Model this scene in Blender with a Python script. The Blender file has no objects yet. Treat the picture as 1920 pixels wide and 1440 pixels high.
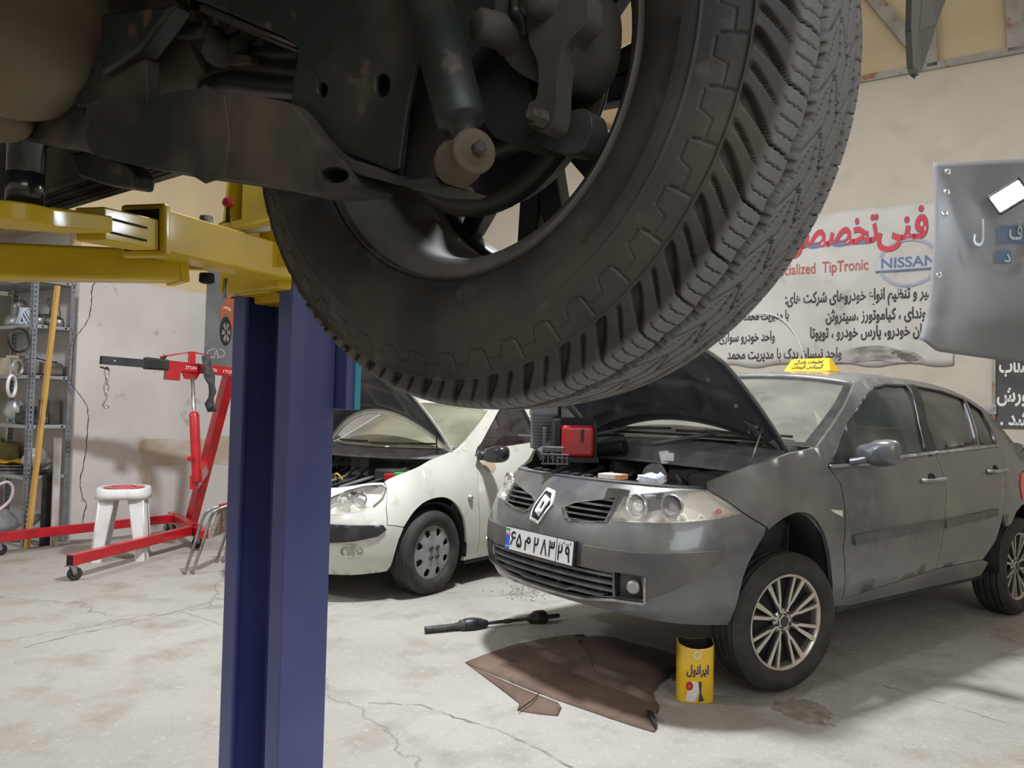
import bpy, bmesh, math, random
import numpy as np
from mathutils import Vector, Matrix
from mathutils.geometry import delaunay_2d_cdt
random.seed(7)
PI = math.pi
SC = bpy.context.scene
COL = SC.collection
V = Vector

# ------------------------------------------------------------ camera
FPX, PITCH, ROLL, EYE = 1446.7, .0294, .0228, 1.31
_cp, _sp, _cr, _sr = math.cos(PITCH), math.sin(PITCH), math.cos(ROLL), math.sin(ROLL)
FWD = V((0, _cp, _sp)); _u = V((0, -_sp, _cp)); _x = V((1, 0, 0))
RIGHT = _cr*_x + _sr*_u
UP = -_sr*_x + _cr*_u
CAMP = V((0, 0, EYE))
cam = bpy.data.cameras.new('camera')
cam.sensor_width = 36; cam.lens = FPX/1920*36; cam.clip_start = .02
camo = bpy.data.objects.new('camera', cam); COL.objects.link(camo)
M = Matrix((RIGHT, UP, -FWD)).transposed().to_4x4(); M.translation = CAMP
camo.matrix_world = M
SC.camera = camo

# ------------------------------------------------------------ world, lamps, exposure
SC.view_settings.view_transform = 'Standard'; SC.view_settings.look = 'None'
SC.view_settings.exposure = 0.16; SC.view_settings.gamma = 1; SC.view_settings.use_curve_mapping = False
wd = bpy.data.worlds.new('daylight'); SC.world = wd; wd.use_nodes = True
_bg = wd.node_tree.nodes['Background']; _bg.inputs[0].default_value = (1, .88, .71, 1); _bg.inputs[1].default_value = .42

def area_lamp(name, loc, target, size, power, col):
    l = bpy.data.lights.new(name, 'AREA'); l.energy = power; l.color = col; l.shape = 'RECTANGLE'; l.size, l.size_y = size
    o = bpy.data.objects.new(name, l); COL.objects.link(o); o.location = loc
    o.rotation_euler = (V(target)-V(loc)).to_track_quat('-Z', 'Y').to_euler()
    return o
area_lamp('lamp_side', (-5.2, 3.6, 3.7), (0.5, 4.6, 0.6), (.45, .45), 85, (.93, .96, 1))
area_lamp('lamp_ceiling', (0.02, 4.2, 5.0), (0.3, 3.9, 0), (.40, .40), 360, (.93, .96, 1))
area_lamp('lamp_door', (1.6, -3.2, 3.4), (0.6, 3.6, 0.2), (3.6, 2.2), 110, (.86, .92, 1))

# ------------------------------------------------------------ picture geometry (real points from sight lines at known distances)
def ray(px, py): return FWD + RIGHT*((px-960)/FPX) + UP*((720-py)/FPX)
def at(px, py, depth): return CAMP + ray(px, py)*depth
def on_z(px, py, z=0.0):
    d = ray(px, py); return CAMP + d*((z-EYE)/d.z)
def on_plane(px, py, p0, n):
    d = ray(px, py); return CAMP + d*((V(p0)-CAMP).dot(n)/d.dot(n))

# ------------------------------------------------------------ mesh builder
class MB:
    def __init__(s): s.v = []; s.f = []; s.sm = []
    def add(s, vs, fs, smooth=False):
        o = len(s.v); s.v += [tuple(p) for p in vs]
        for f in fs: s.f.append(tuple(i+o for i in f)); s.sm.append(smooth)
        return s
    def quadbox(s, c8):
        return s.add(c8, [(0,3,2,1),(4,5,6,7),(0,1,5,4),(1,2,6,5),(2,3,7,6),(3,0,4,7)])
    def box(s, c, size, M=None):
        x, y, z = (a/2 for a in size); c = V(c)
        p = [V(q) for q in ((-x,-y,-z),(x,-y,-z),(x,y,-z),(-x,y,-z),(-x,-y,z),(x,-y,z),(x,y,z),(-x,y,z))]
        if M is not None: p = [M @ q for q in p]
        return s.quadbox([c+q for q in p])
    def bar(s, a, b, w, h, up=(0,0,1), w2=None, h2=None):
        """box beam from a to b, w across, h along up"""
        a, b = V(a), V(b); d = (b-a).normalized(); r = d.cross(V(up)).normalized(); u = r.cross(d)
        w2 = w if w2 is None else w2; h2 = h if h2 is None else h2
        q = []
        for p, ww, hh in ((a, w, h), (b, w2, h2)):
            q += [p - r*ww/2 - u*hh/2, p + r*ww/2 - u*hh/2, p + r*ww/2 + u*hh/2, p - r*ww/2 + u*hh/2]
        return s.quadbox(q)
    def tube(s, pts, r, n=10, caps=True, closed=False, smooth=True, flat=None):
        pts = [V(p) for p in pts]; m = len(pts)
        rs = r if isinstance(r, (list, tuple)) else [r]*m
        vs = []; fs = []; prev = None
        for i, p in enumerate(pts):
            if closed: t = pts[(i+1) % m]-pts[i-1]
            else: t = pts[min(i+1, m-1)]-pts[max(i-1, 0)]
            t = t.normalized() if t.length > 1e-9 else V((0, 0, 1))
            if prev is None:
                g = V((0, 0, 1)) if abs(t.z) < .9 else V((1, 0, 0)); u = t.cross(g).normalized()
            else:
                u = prev - t*prev.dot(t)
                u = u.normalized() if u.length > 1e-6 else t.orthogonal().normalized()
            prev = u; w = t.cross(u)
            for k in range(n):
                a = 2*PI*k/n; fw = 1 if flat is None else flat
                vs.append(p + (u*math.cos(a) + w*math.sin(a)*fw)*rs[i])
        for i in range(m if closed else m-1):
            j = (i+1) % m
            for k in range(n): fs.append((i*n+k, i*n+(k+1) % n, j*n+(k+1) % n, j*n+k))
        s.add(vs, fs, smooth)
        if caps and not closed:
            o = len(s.v)-len(vs)
            s.f.append(tuple(o+k for k in reversed(range(n)))); s.sm.append(False)
            s.f.append(tuple(o+(m-1)*n+k for k in range(n))); s.sm.append(False)
        return s
    def lathe(s, prof, org, axis, n=32, smooth=True, caps=False, squash=None):
        """prof: (radius, height along axis)"""
        org = V(org); axis = V(axis).normalized(); u = axis.orthogonal().normalized(); w = axis.cross(u)
        m = len(prof); vs = []; fs = []
        for r, h in prof:
            for k in range(n):
                a = 2*PI*k/n; vs.append(org + axis*h + (u*math.cos(a)+w*math.sin(a))*r)
        for i in range(m-1):
            for k in range(n): fs.append((i*n+k, i*n+(k+1) % n, (i+1)*n+(k+1) % n, (i+1)*n+k))
        s.add(vs, fs, smooth)
        if caps:
            o = len(s.v)-len(vs)
            s.f.append(tuple(o+k for k in reversed(range(n)))); s.sm.append(False)
            s.f.append(tuple(o+(m-1)*n+k for k in range(n))); s.sm.append(False)
        return s
    def prism(s, poly, depth, smooth=False):
        """poly: 3D outline, extruded by the vector depth"""
        p = [V(q) for q in poly]; d = V(depth); n = len(p)
        vs = p + [q+d for q in p]
        fs = [tuple(range(n-1, -1, -1)), tuple(range(n, 2*n))] + [(i, (i+1) % n, n+(i+1) % n, n+i) for i in range(n)]
        return s.add(vs, fs, smooth)
    def grid(s, fn, nu, nv, smooth=True, cu=False):
        vs = [fn(i/(nu-1 if not cu else nu), j/(nv-1)) for i in range(nu) for j in range(nv)]; fs = []
        for i in range(nu if cu else nu-1):
            for j in range(nv-1):
                a = i*nv+j; b = ((i+1) % nu)*nv+j; fs.append((a, b, b+1, a+1))
        return s.add(vs, fs, smooth)
    def ball(s, c, r, n=16, sq=(1, 1, 1), fn=None):
        c = V(c)
        def f(u, v):
            a = 2*PI*u; b = PI*(v-.5)*.9999
            d = V((math.cos(b)*math.cos(a), math.cos(b)*math.sin(a), math.sin(b)))
            k = 1 if fn is None else fn(d)
            return c + V((d.x*sq[0], d.y*sq[1], d.z*sq[2]))*r*k
        return s.grid(f, n, n//2+1, True, True)
    def mesh(s, name):
        me = bpy.data.meshes.new(name); me.from_pydata(s.v, [], s.f)
        me.polygons.foreach_set('use_smooth', s.sm); me.update()
        return me

def obj(name, mb, m, parent=None, bevel=0, seg=2, solid=0, soff=-1, subd=0, fixn=True):
    me = mb.mesh(name) if isinstance(mb, MB) else mb
    if fixn and len(me.polygons) < 60000:
        b = bmesh.new(); b.from_mesh(me); bmesh.ops.recalc_face_normals(b, faces=b.faces); b.to_mesh(me); b.free()
    if m is not None: me.materials.append(m)
    o = bpy.data.objects.new(name, me); COL.objects.link(o)
    if parent is not None: o.parent = parent
    if solid:
        d = o.modifiers.new('thickness', 'SOLIDIFY'); d.thickness = solid; d.offset = soff
    if bevel:
        d = o.modifiers.new('bevel', 'BEVEL'); d.width = bevel; d.segments = seg; d.limit_method = 'ANGLE'; d.angle_limit = .6
        if seg > 1:
            for p in me.polygons: p.use_smooth = True
            d.harden_normals = True
    if subd:
        d = o.modifiers.new('smooth', 'SUBSURF'); d.levels = subd; d.render_levels = subd
        for p in me.polygons: p.use_smooth = True
    return o
def tag(o, label, cat, group=None, kind=None):
    o['label'] = label; o['category'] = cat
    if group: o['group'] = group
    if kind: o['kind'] = kind
    return o
def thing(name, label, cat, loc=(0, 0, 0), group=None):
    o = bpy.data.objects.new(name, None); COL.objects.link(o); o.location = loc; o.empty_display_size = .1
    return tag(o, label, cat, group)
def struct(name, mb, m, **k):
    o = obj(name, mb, m, **k); o['kind'] = 'structure'; return o
def lab(o, t): o['label'] = t; return o
def spline(pts, n=8, closed=False):
    """Catmull-Rom through points of any dimension"""
    P = [np.array(p, float) for p in pts]; m = len(P); out = []
    for i in range(m if closed else m-1):
        if closed: a, b, c, d = P[i-1], P[i], P[(i+1) % m], P[(i+2) % m]
        else: a, b, c, d = P[max(i-1, 0)], P[i], P[i+1], P[min(i+2, m-1)]
        for k in range(n):
            t = k/n; out.append(.5*(2*b + (c-a)*t + (2*a-5*b+4*c-d)*t*t + (3*b-a-3*c+d)*t**3))
    if not closed: out.append(P[-1])
    return [tuple(o) for o in out]
def lerp(a, b, t): return a+(b-a)*t
def sstep(a, b, x):
    t = min(1, max(0, (x-a)/(b-a))); return t*t*(3-2*t)

# ------------------------------------------------------------ materials
def mat(name, c, rough=.5, metal=0, c2=None, scale=6, lo=.4, hi=.65, detail=6, bump=0, bscale=40, coat=0, spec=.5, c3=None, scale3=20, lo3=.55, hi3=.7, emit=0, alpha=1, stretch=None, rough2=None):
    m = bpy.data.materials.new(name); m.use_nodes = True
    nt = m.node_tree; N = nt.nodes; L = nt.links; bs = N['Principled BSDF']
    tc = N.new('ShaderNodeTexCoord'); mp = N.new('ShaderNodeMapping'); L.new(tc.outputs['Object'], mp.inputs[0])
    if stretch: mp.inputs['Scale'].default_value = stretch
    bs.inputs['Roughness'].default_value = rough; bs.inputs['Metallic'].default_value = metal
    bs.inputs['Coat Weight'].default_value = coat; bs.inputs['Coat Roughness'].default_value = .08
    bs.inputs['Specular IOR Level'].default_value = spec
    src = None
    def layer(src, base, cc, sc, l, h):
        nz = N.new('ShaderNodeTexNoise'); nz.inputs['Scale'].default_value = sc; nz.inputs['Detail'].default_value = detail
        L.new(mp.outputs[0], nz.inputs['Vector'])
        rp = N.new('ShaderNodeMapRange'); rp.inputs[1].default_value = l; rp.inputs[2].default_value = h
        L.new(nz.outputs['Fac'], rp.inputs[0])
        mx = N.new('ShaderNodeMix'); mx.data_type = 'RGBA'; L.new(rp.outputs[0], mx.inputs[0])
        if src is None: mx.inputs[6].default_value = (*base, 1)
        else: L.new(src, mx.inputs[6])
        mx.inputs[7].default_value = (*cc, 1)
        return mx.outputs[2], rp.outputs[0]
    if c2 is not None:
        src, fac = layer(None, c, c2, scale, lo, hi)
        if rough2 is not None:
            rr = N.new('ShaderNodeMapRange'); rr.inputs[3].default_value = rough; rr.inputs[4].default_value = rough2
            L.new(fac, rr.inputs[0]); L.new(rr.outputs[0], bs.inputs['Roughness'])
    if c3 is not None: src, _ = layer(src, c, c3, scale3, lo3, hi3)
    if src is None: bs.inputs['Base Color'].default_value = (*c, 1)
    else: L.new(src, bs.inputs['Base Color'])
    if bump:
        nb = N.new('ShaderNodeTexNoise'); nb.inputs['Scale'].default_value = bscale; nb.inputs['Detail'].default_value = 5
        L.new(mp.outputs[0], nb.inputs['Vector'])
        b = N.new('ShaderNodeBump'); b.inputs['Strength'].default_value = min(1, bump*4); b.inputs['Distance'].default_value = .02*bump*4
        L.new(nb.outputs['Fac'], b.inputs['Height']); L.new(b.outputs[0], bs.inputs['Normal'])
    if emit:
        bs.inputs['Emission Color'].default_value = (*c, 1); bs.inputs['Emission Strength'].default_value = emit
    if alpha < 1: bs.inputs['Alpha'].default_value = alpha
    return m
def glass(name, c, alpha, rough=.06, dust=None):
    """window pane: tinted mix of transparent and glossy, with dust"""
    m = bpy.data.materials.new(name); m.use_nodes = True
    nt = m.node_tree; N = nt.nodes; L = nt.links; bs = N['Principled BSDF']
    bs.inputs['Base Color'].default_value = (*c, 1); bs.inputs['Roughness'].default_value = rough
    bs.inputs['Specular IOR Level'].default_value = .8
    tc = N.new('ShaderNodeTexCoord'); nz = N.new('ShaderNodeTexNoise'); nz.inputs['Scale'].default_value = 3.5; nz.inputs['Detail'].default_value = 7
    L.new(tc.outputs['Object'], nz.inputs['Vector'])
    rp = N.new('ShaderNodeMapRange'); rp.inputs[1].default_value = .35; rp.inputs[2].default_value = .75
    rp.inputs[3].default_value = alpha*.8; rp.inputs[4].default_value = min(1, alpha*1.5)
    L.new(nz.outputs['Fac'], rp.inputs[0]); L.new(rp.outputs[0], bs.inputs['Alpha'])
    if dust:
        mx = N.new('ShaderNodeMix'); mx.data_type = 'RGBA'; L.new(nz.outputs['Fac'], mx.inputs[0])
        mx.inputs[6].default_value = (*c, 1); mx.inputs[7].default_value = (*dust, 1); L.new(mx.outputs[2], bs.inputs['Base Color'])
    return m

MT = {}
MT['floor'] = None
MT['black'] = mat('black_plastic', (.012, .013, .014), .45, c2=(.05, .047, .042), scale=9, lo=.45, hi=.8)
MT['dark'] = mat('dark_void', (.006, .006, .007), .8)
MT['rubber'] = mat('tyre_rubber', (.018, .0175, .017), .75, c2=(.075, .066, .055), scale=14, lo=.4, hi=.75)
MT['steel'] = mat('bare_steel', (.45, .45, .46), .35, .9, c2=(.25, .24, .23), scale=12)
MT['chrome'] = mat('chrome', (.75, .76, .78), .15, 1)
MT['alu'] = mat('dull_aluminium', (.5, .5, .5), .45, .7, c2=(.3, .29, .27), scale=14)
MT['white'] = mat('white_plastic', (.72, .73, .73), .45, c2=(.5, .48, .43), scale=7, lo=.5, hi=.8)
MT['red'] = mat('red_paint', (.52, .012, .02), .32, c2=(.36, .01, .016), scale=10, coat=.4)
MT['letter_black'] = mat('black_lettering', (.02, .022, .025), .6)
MT['letter_white'] = mat('white_lettering', (.75, .75, .73), .6)

# ------------------------------------------------------------ Persian lettering (joined letter forms, written right to left)
_F = {}
for _ch, _base, _dual in (('ا', 0xFE8D, 0), ('ب', 0xFE8F, 1), ('ت', 0xFE95, 1), ('ح', 0xFEA1, 1), ('خ', 0xFEA5, 1), ('د', 0xFEA9, 0), ('ر', 0xFEAD, 0),
    ('ز', 0xFEAF, 0), ('س', 0xFEB1, 1), ('ش', 0xFEB5, 1), ('ص', 0xFEB9, 1), ('ض', 0xFEBD, 1), ('ظ', 0xFEC5, 1), ('ع', 0xFEC9, 1), ('ف', 0xFED1, 1),
    ('ق', 0xFED5, 1), ('ل', 0xFEDD, 1), ('م', 0xFEE1, 1), ('ن', 0xFEE5, 1), ('ه', 0xFEE9, 1), ('و', 0xFEED, 0), ('ی', 0xFBFC, 1), ('ک', 0xFB8E, 1),
    ('پ', 0xFB56, 1), ('ئ', 0xFE89, 1), ('گ', 0xFB92, 1)):
    _F[_ch] = (_base, _dual)
def persian(t):
    out = []
    for i, ch in enumerate(t):
        if ch not in _F: out.append(ch); continue
        b, dual = _F[ch]
        pj = i > 0 and t[i-1] in _F and _F[t[i-1]][1]
        nj = dual and i+1 < len(t) and t[i+1] in _F
        out.append(chr(b + (3 if pj and nj else 1 if pj else 2 if nj else 0)))
    return ''.join(reversed(out))
def lettering(name, s, m, parent, org, xd, yd, size, width=None, bold=0, align='CENTER', lift=0, depth=.0006):
    """flat letters on a surface; org = anchor, xd = reading direction, yd = up"""
    xd = V(xd).normalized(); yd = V(yd).normalized(); zd = xd.cross(yd)
    c = bpy.data.curves.new(name, 'FONT'); c.body = s; c.size = 1; c.align_x = align; c.align_y = 'CENTER'
    c.offset = bold; c.extrude = depth/size; c.resolution_u = 3
    o = bpy.data.objects.new(name, c); COL.objects.link(o)
    bpy.context.view_layer.update()
    sx = size
    if width and o.dimensions.x > 1e-6: sx = width/o.dimensions.x
    me = bpy.data.meshes.new_from_object(o.evaluated_get(bpy.context.evaluated_depsgraph_get()))
    bpy.data.objects.remove(o)
    R = Matrix((xd*sx, yd*size, zd*size)).transposed().to_4x4(); R.translation = V(org)+zd*lift
    me.transform(R); me.materials.clear(); me.materials.append(m); me.name = name
    o = bpy.data.objects.new(name, me); COL.objects.link(o); o.parent = parent
    return o
def strokes(mb, lines, org, xd, yd, sx, sy, w, depth=.0015):
    """thick pen strokes: polylines in 0..1 glyph space"""
    xd = V(xd).normalized(); yd = V(yd).normalized(); zd = xd.cross(yd)
    for ln in lines:
        P = [V((x*sx, y*sy)) for x, y in ln]
        for i in range(len(P)-1):
            a, b = P[i], P[i+1]; d = (b-a)
            if d.length < 1e-7: continue
            d = d.normalized()*w*.45; n = V((-d.y, d.x))/.9
            q = [a-d-n, b+d-n, b+d+n, a-d+n]
            mb.prism([V(org)+xd*c.x+yd*c.y for c in q], zd*depth)
    return mb
# ------------------------------------------------------------ the room
NB = V((.523, .852, 0)).normalized()          # towards the banner wall
TB = V((-NB.y, NB.x, 0))                      # towards the left wall
DB, DL = 8.4, 7.0
ZUP = V((0, 0, 1))
def room(a, b, z=0): return NB*a + TB*b + ZUP*z   # a: towards the banner wall, b: towards the left wall

def floor_material():
    m = bpy.data.materials.new('concrete_floor'); m.use_nodes = True
    nt = m.node_tree; N = nt.nodes; L = nt.links; bs = N['Principled BSDF']
    tc = N.new('ShaderNodeTexCoord')
    def noise(sc, det=8, rough=.6, dist=0):
        n = N.new('ShaderNodeTexNoise'); n.inputs['Scale'].default_value = sc; n.inputs['Detail'].default_value = det
        n.inputs['Roughness'].default_value = rough; n.inputs['Distortion'].default_value = dist; L.new(tc.outputs['Object'], n.inputs['Vector']); return n
    def rng(src, a, b, c=0, d=1):
        r = N.new('ShaderNodeMapRange'); r.inputs[1].default_value = a; r.inputs[2].default_value = b; r.inputs[3].default_value = c; r.inputs[4].default_value = d
        L.new(src, r.inputs[0]); return r.outputs[0]
    def mix(f, a, b):
        x = N.new('ShaderNodeMix'); x.data_type = 'RGBA'; L.new(f, x.inputs[0])
        for s, i in ((a, 6), (b, 7)):
            if isinstance(s, tuple): x.inputs[i].default_value = (*s, 1)
            else: L.new(s, x.inputs[i])
        return x.outputs[2]
    n1 = noise(.55, 5); n2 = noise(3.2, 9); n3 = noise(26, 8); n4 = noise(90, 4)
    c = mix(rng(n1.outputs['Fac'], .38, .62), (.33, .31, .275), (.40, .385, .355))
    c = mix(rng(n2.outputs['Fac'], .5, .72, 0, .75), c, (.235, .205, .165))
    c = mix(rng(n3.outputs['Fac'], .56, .72, 0, .6), c, (.47, .455, .43))
    c = mix(rng(n4.outputs['Fac'], .60, .70, 0, .55), c, (.15, .135, .115))
    # cracks
    w = N.new('ShaderNodeTexVoronoi'); w.feature = 'DISTANCE_TO_EDGE'; w.inputs['Scale'].default_value = .30
    wn = noise(2.2, 6); ad = N.new('ShaderNodeVectorMath'); ad.operation = 'MULTIPLY_ADD'
    L.new(wn.outputs['Color'], ad.inputs[0]); ad.inputs[1].default_value = (.55, .55, 0); L.new(tc.outputs['Object'], ad.inputs[2]); L.new(ad.outputs[0], w.inputs['Vector'])
    ck = rng(w.outputs['Distance'], 0, .0035, .42, 0)
    c = mix(ck, c, (.12, .105, .09))
    L.new(c, bs.inputs['Base Color'])
    bs.inputs['Roughness'].default_value = .62; bs.inputs['Specular IOR Level'].default_value = .35
    hm = N.new('ShaderNodeMath'); hm.operation = 'MULTIPLY_ADD'; L.new(n3.outputs['Fac'], hm.inputs[0]); hm.inputs[1].default_value = .55; L.new(n2.outputs['Fac'], hm.inputs[2])
    h2 = N.new('ShaderNodeMath'); h2.operation = 'MULTIPLY_ADD'; L.new(n4.outputs['Fac'], h2.inputs[0]); h2.inputs[1].default_value = .28; L.new(hm.outputs[0], h2.inputs[2])
    h3 = N.new('ShaderNodeMath'); h3.operation = 'MULTIPLY_ADD'; L.new(ck, h3.inputs[0]); h3.inputs[1].default_value = -.5; L.new(h2.outputs[0], h3.inputs[2])
    b = N.new('ShaderNodeBump'); b.inputs['Strength'].default_value = .85; b.inputs['Distance'].default_value = .018
    L.new(h3.outputs[0], b.inputs['Height']); L.new(b.outputs[0], bs.inputs['Normal'])
    return m
MT['floor'] = floor_material()
MT['plaster_warm'] = mat('warm_cream_plaster', (.50, .455, .385), .8, c2=(.54, .495, .425), scale=.8, c3=(.465, .42, .355), scale3=4, lo3=.5, hi3=.75, bump=.02, bscale=14)
MT['plaster_upper'] = mat('ochre_upper_wall', (.52, .425, .27), .8, c2=(.55, .45, .30), scale=1.2, bump=.02, bscale=14)
MT['plaster_left'] = mat('grey_white_plaster', (.60, .575, .56), .85, c2=(.52, .49, .475), scale=1.6, lo=.4, hi=.7, c3=(.30, .28, .27), scale3=6.5, lo3=.66, hi3=.78, bump=.05, bscale=9)
MT['plaster_yellow'] = mat('yellow_cream_wall', (.60, .48, .30), .85, c2=(.55, .44, .28), scale=1.5, bump=.02)
MT['steel_old'] = mat('old_grey_painted_steel', (.34, .33, .31), .6, .2, c2=(.27, .255, .23), scale=5, c3=(.26, .12, .07), scale3=7, lo3=.58, hi3=.66)
MT['plaster_scar'] = mat('brown_plaster_patch', (.46, .38, .28), .9, c2=(.55, .50, .44), scale=3, stretch=(1, 1, 3))
MT['crack'] = mat('plaster_crack', (.06, .05, .045), .9)

mb = MB(); mb.box((0, 3, -.06), (30, 26, .12)); struct('floor', mb, MT['floor'])
def floor_crack(n, P, w0, w1):
    random.seed(n); mb = MB(); Q = []
    for i in range(len(P)-1):
        for k in range(8): Q.append((lerp(P[i][0], P[i+1][0], k/8)+random.uniform(-2, 2), lerp(P[i][1], P[i+1][1], k/8)+random.uniform(-1.2, 1.2)))
    Q = [on_z(*q) for q in Q]; W = [random.uniform(w0, w1) for _ in Q]
    for i in range(len(Q)-1):
        d = (Q[i+1]-Q[i]).normalized().cross(ZUP); mb.prism([Q[i]-d*W[i], Q[i+1]-d*W[i+1], Q[i+1]+d*W[i+1], Q[i]+d*W[i]], ZUP*.0008)
    struct('trim_%d' % n, mb, MT['floor_crack'])
MT['floor_crack'] = mat('floor_crack', (.16, .14, .12), .9, c2=(.36, .34, .31), scale=9)
floor_crack(8, [(45, 1214), (140, 1190), (240, 1170), (330, 1146), (412, 1124)], .003, .008)
floor_crack(9, [(1655, 1285), (1720, 1305), (1790, 1325), (1850, 1345), (1960, 1376)], .002, .005)
floor_crack(10, [(690, 1318), (790, 1322), (850, 1344), (930, 1368), (1010, 1404), (1090, 1450)], .003, .009)
# banner wall, split at the steel beam
def wb(px, py, off=0.0): return on_plane(px, py, NB*(DB-off), NB)
bz = wb(1762, 122).z
mb = MB(); mb.quadbox([room(DB, 7, 0), room(DB, -9, 0), room(DB+.25, -9, 0), room(DB+.25, 7, 0), room(DB, 7, bz), room(DB, -9, bz), room(DB+.25, -9, bz), room(DB+.25, 7, bz)])
struct('wall_back', mb, MT['plaster_warm'])
mb = MB(); mb.quadbox([room(DB+.05, 7, bz), room(DB+.05, -9, bz), room(DB+.25, -9, bz), room(DB+.25, 7, bz), room(DB+.05, 7, 7), room(DB+.05, -9, 7), room(DB+.25, -9, 7), room(DB+.25, 7, 7)])
struct('wall_upper', mb, MT['plaster_upper'])
# steel framing on the upper wall: sill beam, posts and a diagonal brace
mb = MB(); mb.bar(room(DB+.02, DL-.02, bz), room(DB+.02, -8, bz), .09, .075); struct('trim_1', mb, MT['steel_old'], bevel=.006)
def wpost(name, px0, py0, px1, py1, w):
    mb = MB(); a = wb(px0, py0, -.02); b = wb(px1, py1, -.02); mb.bar(a, b, w, .09, up=NB); struct(name, mb, MT['steel_old'], bevel=.005)
wpost('trim_2', 1748, 128, 1738, -140, .10)
wpost('trim_3', 1905, 98, 1893, -160, .14)
wpost('trim_4', 1722, 98, 1560, -95, .12)
# left wall and its return into the shelf recess
def wl(px, py, off=0.0): return on_plane(px, py, TB*(DL-off), TB)
c0 = wl(139, 800); a0 = c0.dot(NB)
zs = 2.42
mb = MB(); mb.quadbox([room(a0, DL, 0), room(DB, DL, 0), room(DB, DL+.2, 0), room(a0, DL+.2, 0), room(a0, DL, zs), room(DB, DL, zs), room(DB, DL+.2, zs), room(a0, DL+.2, zs)])
wall_left = struct('wall_left', mb, MT['plaster_left'])
mb = MB(); mb.quadbox([room(a0-8, DL-.0, zs+.45), room(DB, DL-.0, zs+.45), room(DB, DL+1.2, zs+.45), room(a0-8, DL+1.2, zs+.45), room(a0-8, DL-.0, 7), room(DB, DL-.0, 7), room(DB, DL+1.2, 7), room(a0-8, DL+1.2, 7)])
struct('wall_left_upper', mb, MT['plaster_yellow'])
mb = MB(); mb.quadbox([room(a0, DL, zs), room(DB, DL, zs), room(DB, DL+.2, zs), room(a0, DL+.2, zs), room(a0, DL, zs+.45), room(DB, DL, zs+.45), room(DB, DL+.2, zs+.45), room(a0, DL+.2, zs+.45)])
struct('wall_left_middle', mb, MT['plaster_yellow'])
mb = MB(); mb.quadbox([room(a0, DL+.2, 0), room(a0+.15, DL+.2, 0), room(a0+.15, DL+1.4, 0), room(a0, DL+1.4, 0), room(a0, DL+.2, zs+.45), room(a0+.15, DL+.2, zs+.45), room(a0+.15, DL+1.4, zs+.45), room(a0, DL+1.4, zs+.45)])
struct('wall_return', mb, mat('white_plaster', (.66, .65, .67), .8, c2=(.58, .57, .58), scale=2))
mb = MB(); mb.quadbox([room(a0-8, DL+1.2, 0), room(a0+.1, DL+1.2, 0), room(a0+.1, DL+1.4, 0), room(a0-8, DL+1.4, 0), room(a0-8, DL+1.2, zs+.45), room(a0+.1, DL+1.2, zs+.45), room(a0+.1, DL+1.4, zs+.45), room(a0-8, DL+1.4, zs+.45)])
struct('wall_recess', mb, MT['plaster_warm'])
# plaster crack running down the left wall, and a smeared brown band
ck = [(187, 522), (176, 532), (172, 545), (171, 570), (168, 592), (158, 612), (141, 632), (137, 650), (136, 670), (134, 700), (135, 722), (140, 728), (152, 744), (163, 762), (165, 780), (164, 800), (163, 822), (161, 846), (157, 870), (151, 895), (150, 915), (154, 932), (163, 945), (158, 962), (154, 980)]
mb = MB(); random.seed(3)
def crack(mb, P, w0, w1):
    Q = []
    for i in range(len(P)-1):
        for k in range(4): Q.append((lerp(P[i][0], P[i+1][0], k/4)+random.uniform(-.9, .9), lerp(P[i][1], P[i+1][1], k/4)))
    Q.append(P[-1]); W = [random.uniform(w0, w1) for _ in Q]
    A = [wl(x, y, .0) - NB*w for (x, y), w in zip(Q, W)]; B = [wl(x, y, .0) + NB*w for (x, y), w in zip(Q, W)]
    for i in range(len(Q)-1): mb.prism([A[i], A[i+1], B[i+1], B[i]], -TB*.0012)
crack(mb, ck, .0022, .0058)
struct('trim_5', mb, MT['crack'])
mb = MB(); crack(mb, [(143, 530), (144, 560), (142, 590), (141, 612), (141, 632)], .001, .002); struct('trim_6', mb, MT['crack'])
mb = MB()
def patch(outline, t=.002):
    P = spline(outline, 4, True); mb.prism([wl(x, y, .0) for x, y in P], -TB*t)
patch([(262, 828), (300, 822), (360, 826), (430, 818), (436, 868), (360, 868), (300, 872), (268, 866)])
patch([(268, 868), (284, 880), (282, 915), (270, 920), (262, 880)])
struct('trim_7', mb, MT['plaster_scar'])
# ------------------------------------------------------------ the vehicle on the lift
WC = V((-.0795, .8380, 1.6847)); WA = V((.60270, .79617, .05356)).normalized()
WU = WA.cross(V((0, 0, 1))).normalized(); WW = WU.cross(WA)      # forward-ish, up-ish in the wheel plane
def PL(px, py, L): return on_plane(px, py, WC + WA*L, WA)         # point on the plane at lateral offset L from the tyre's inner face
def wp(l, r, th): return WC + WA*l + (WU*math.cos(th) + WW*math.sin(th))*r
MT['dirt'] = mat('dirty_underbody', (.012, .012, .011), .75, c2=(.125, .096, .063), scale=6, lo=.44, hi=.76, c3=(.016, .019, .017), scale3=4, lo3=.5, hi3=.6, bump=.03, bscale=60)
MT['dirt_green'] = mat('black_green_frame_paint', (.009, .014, .012), .5, c2=(.050, .044, .030), scale=7, lo=.47, hi=.72, c3=(.11, .082, .052), scale3=16, lo3=.62, hi3=.72, bump=.02, bscale=80)
MT['dirt_tan'] = mat('dusty_tan_metal', (.088, .069, .045), .8, c2=(.040, .032, .023), scale=7, lo=.42, hi=.7, bump=.02, bscale=90)
MT['tank'] = mat('dusty_tan_tank', (.17, .13, .08), .75, c2=(.085, .066, .042), scale=4, lo=.38, hi=.68, bump=.02, bscale=90)
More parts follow.
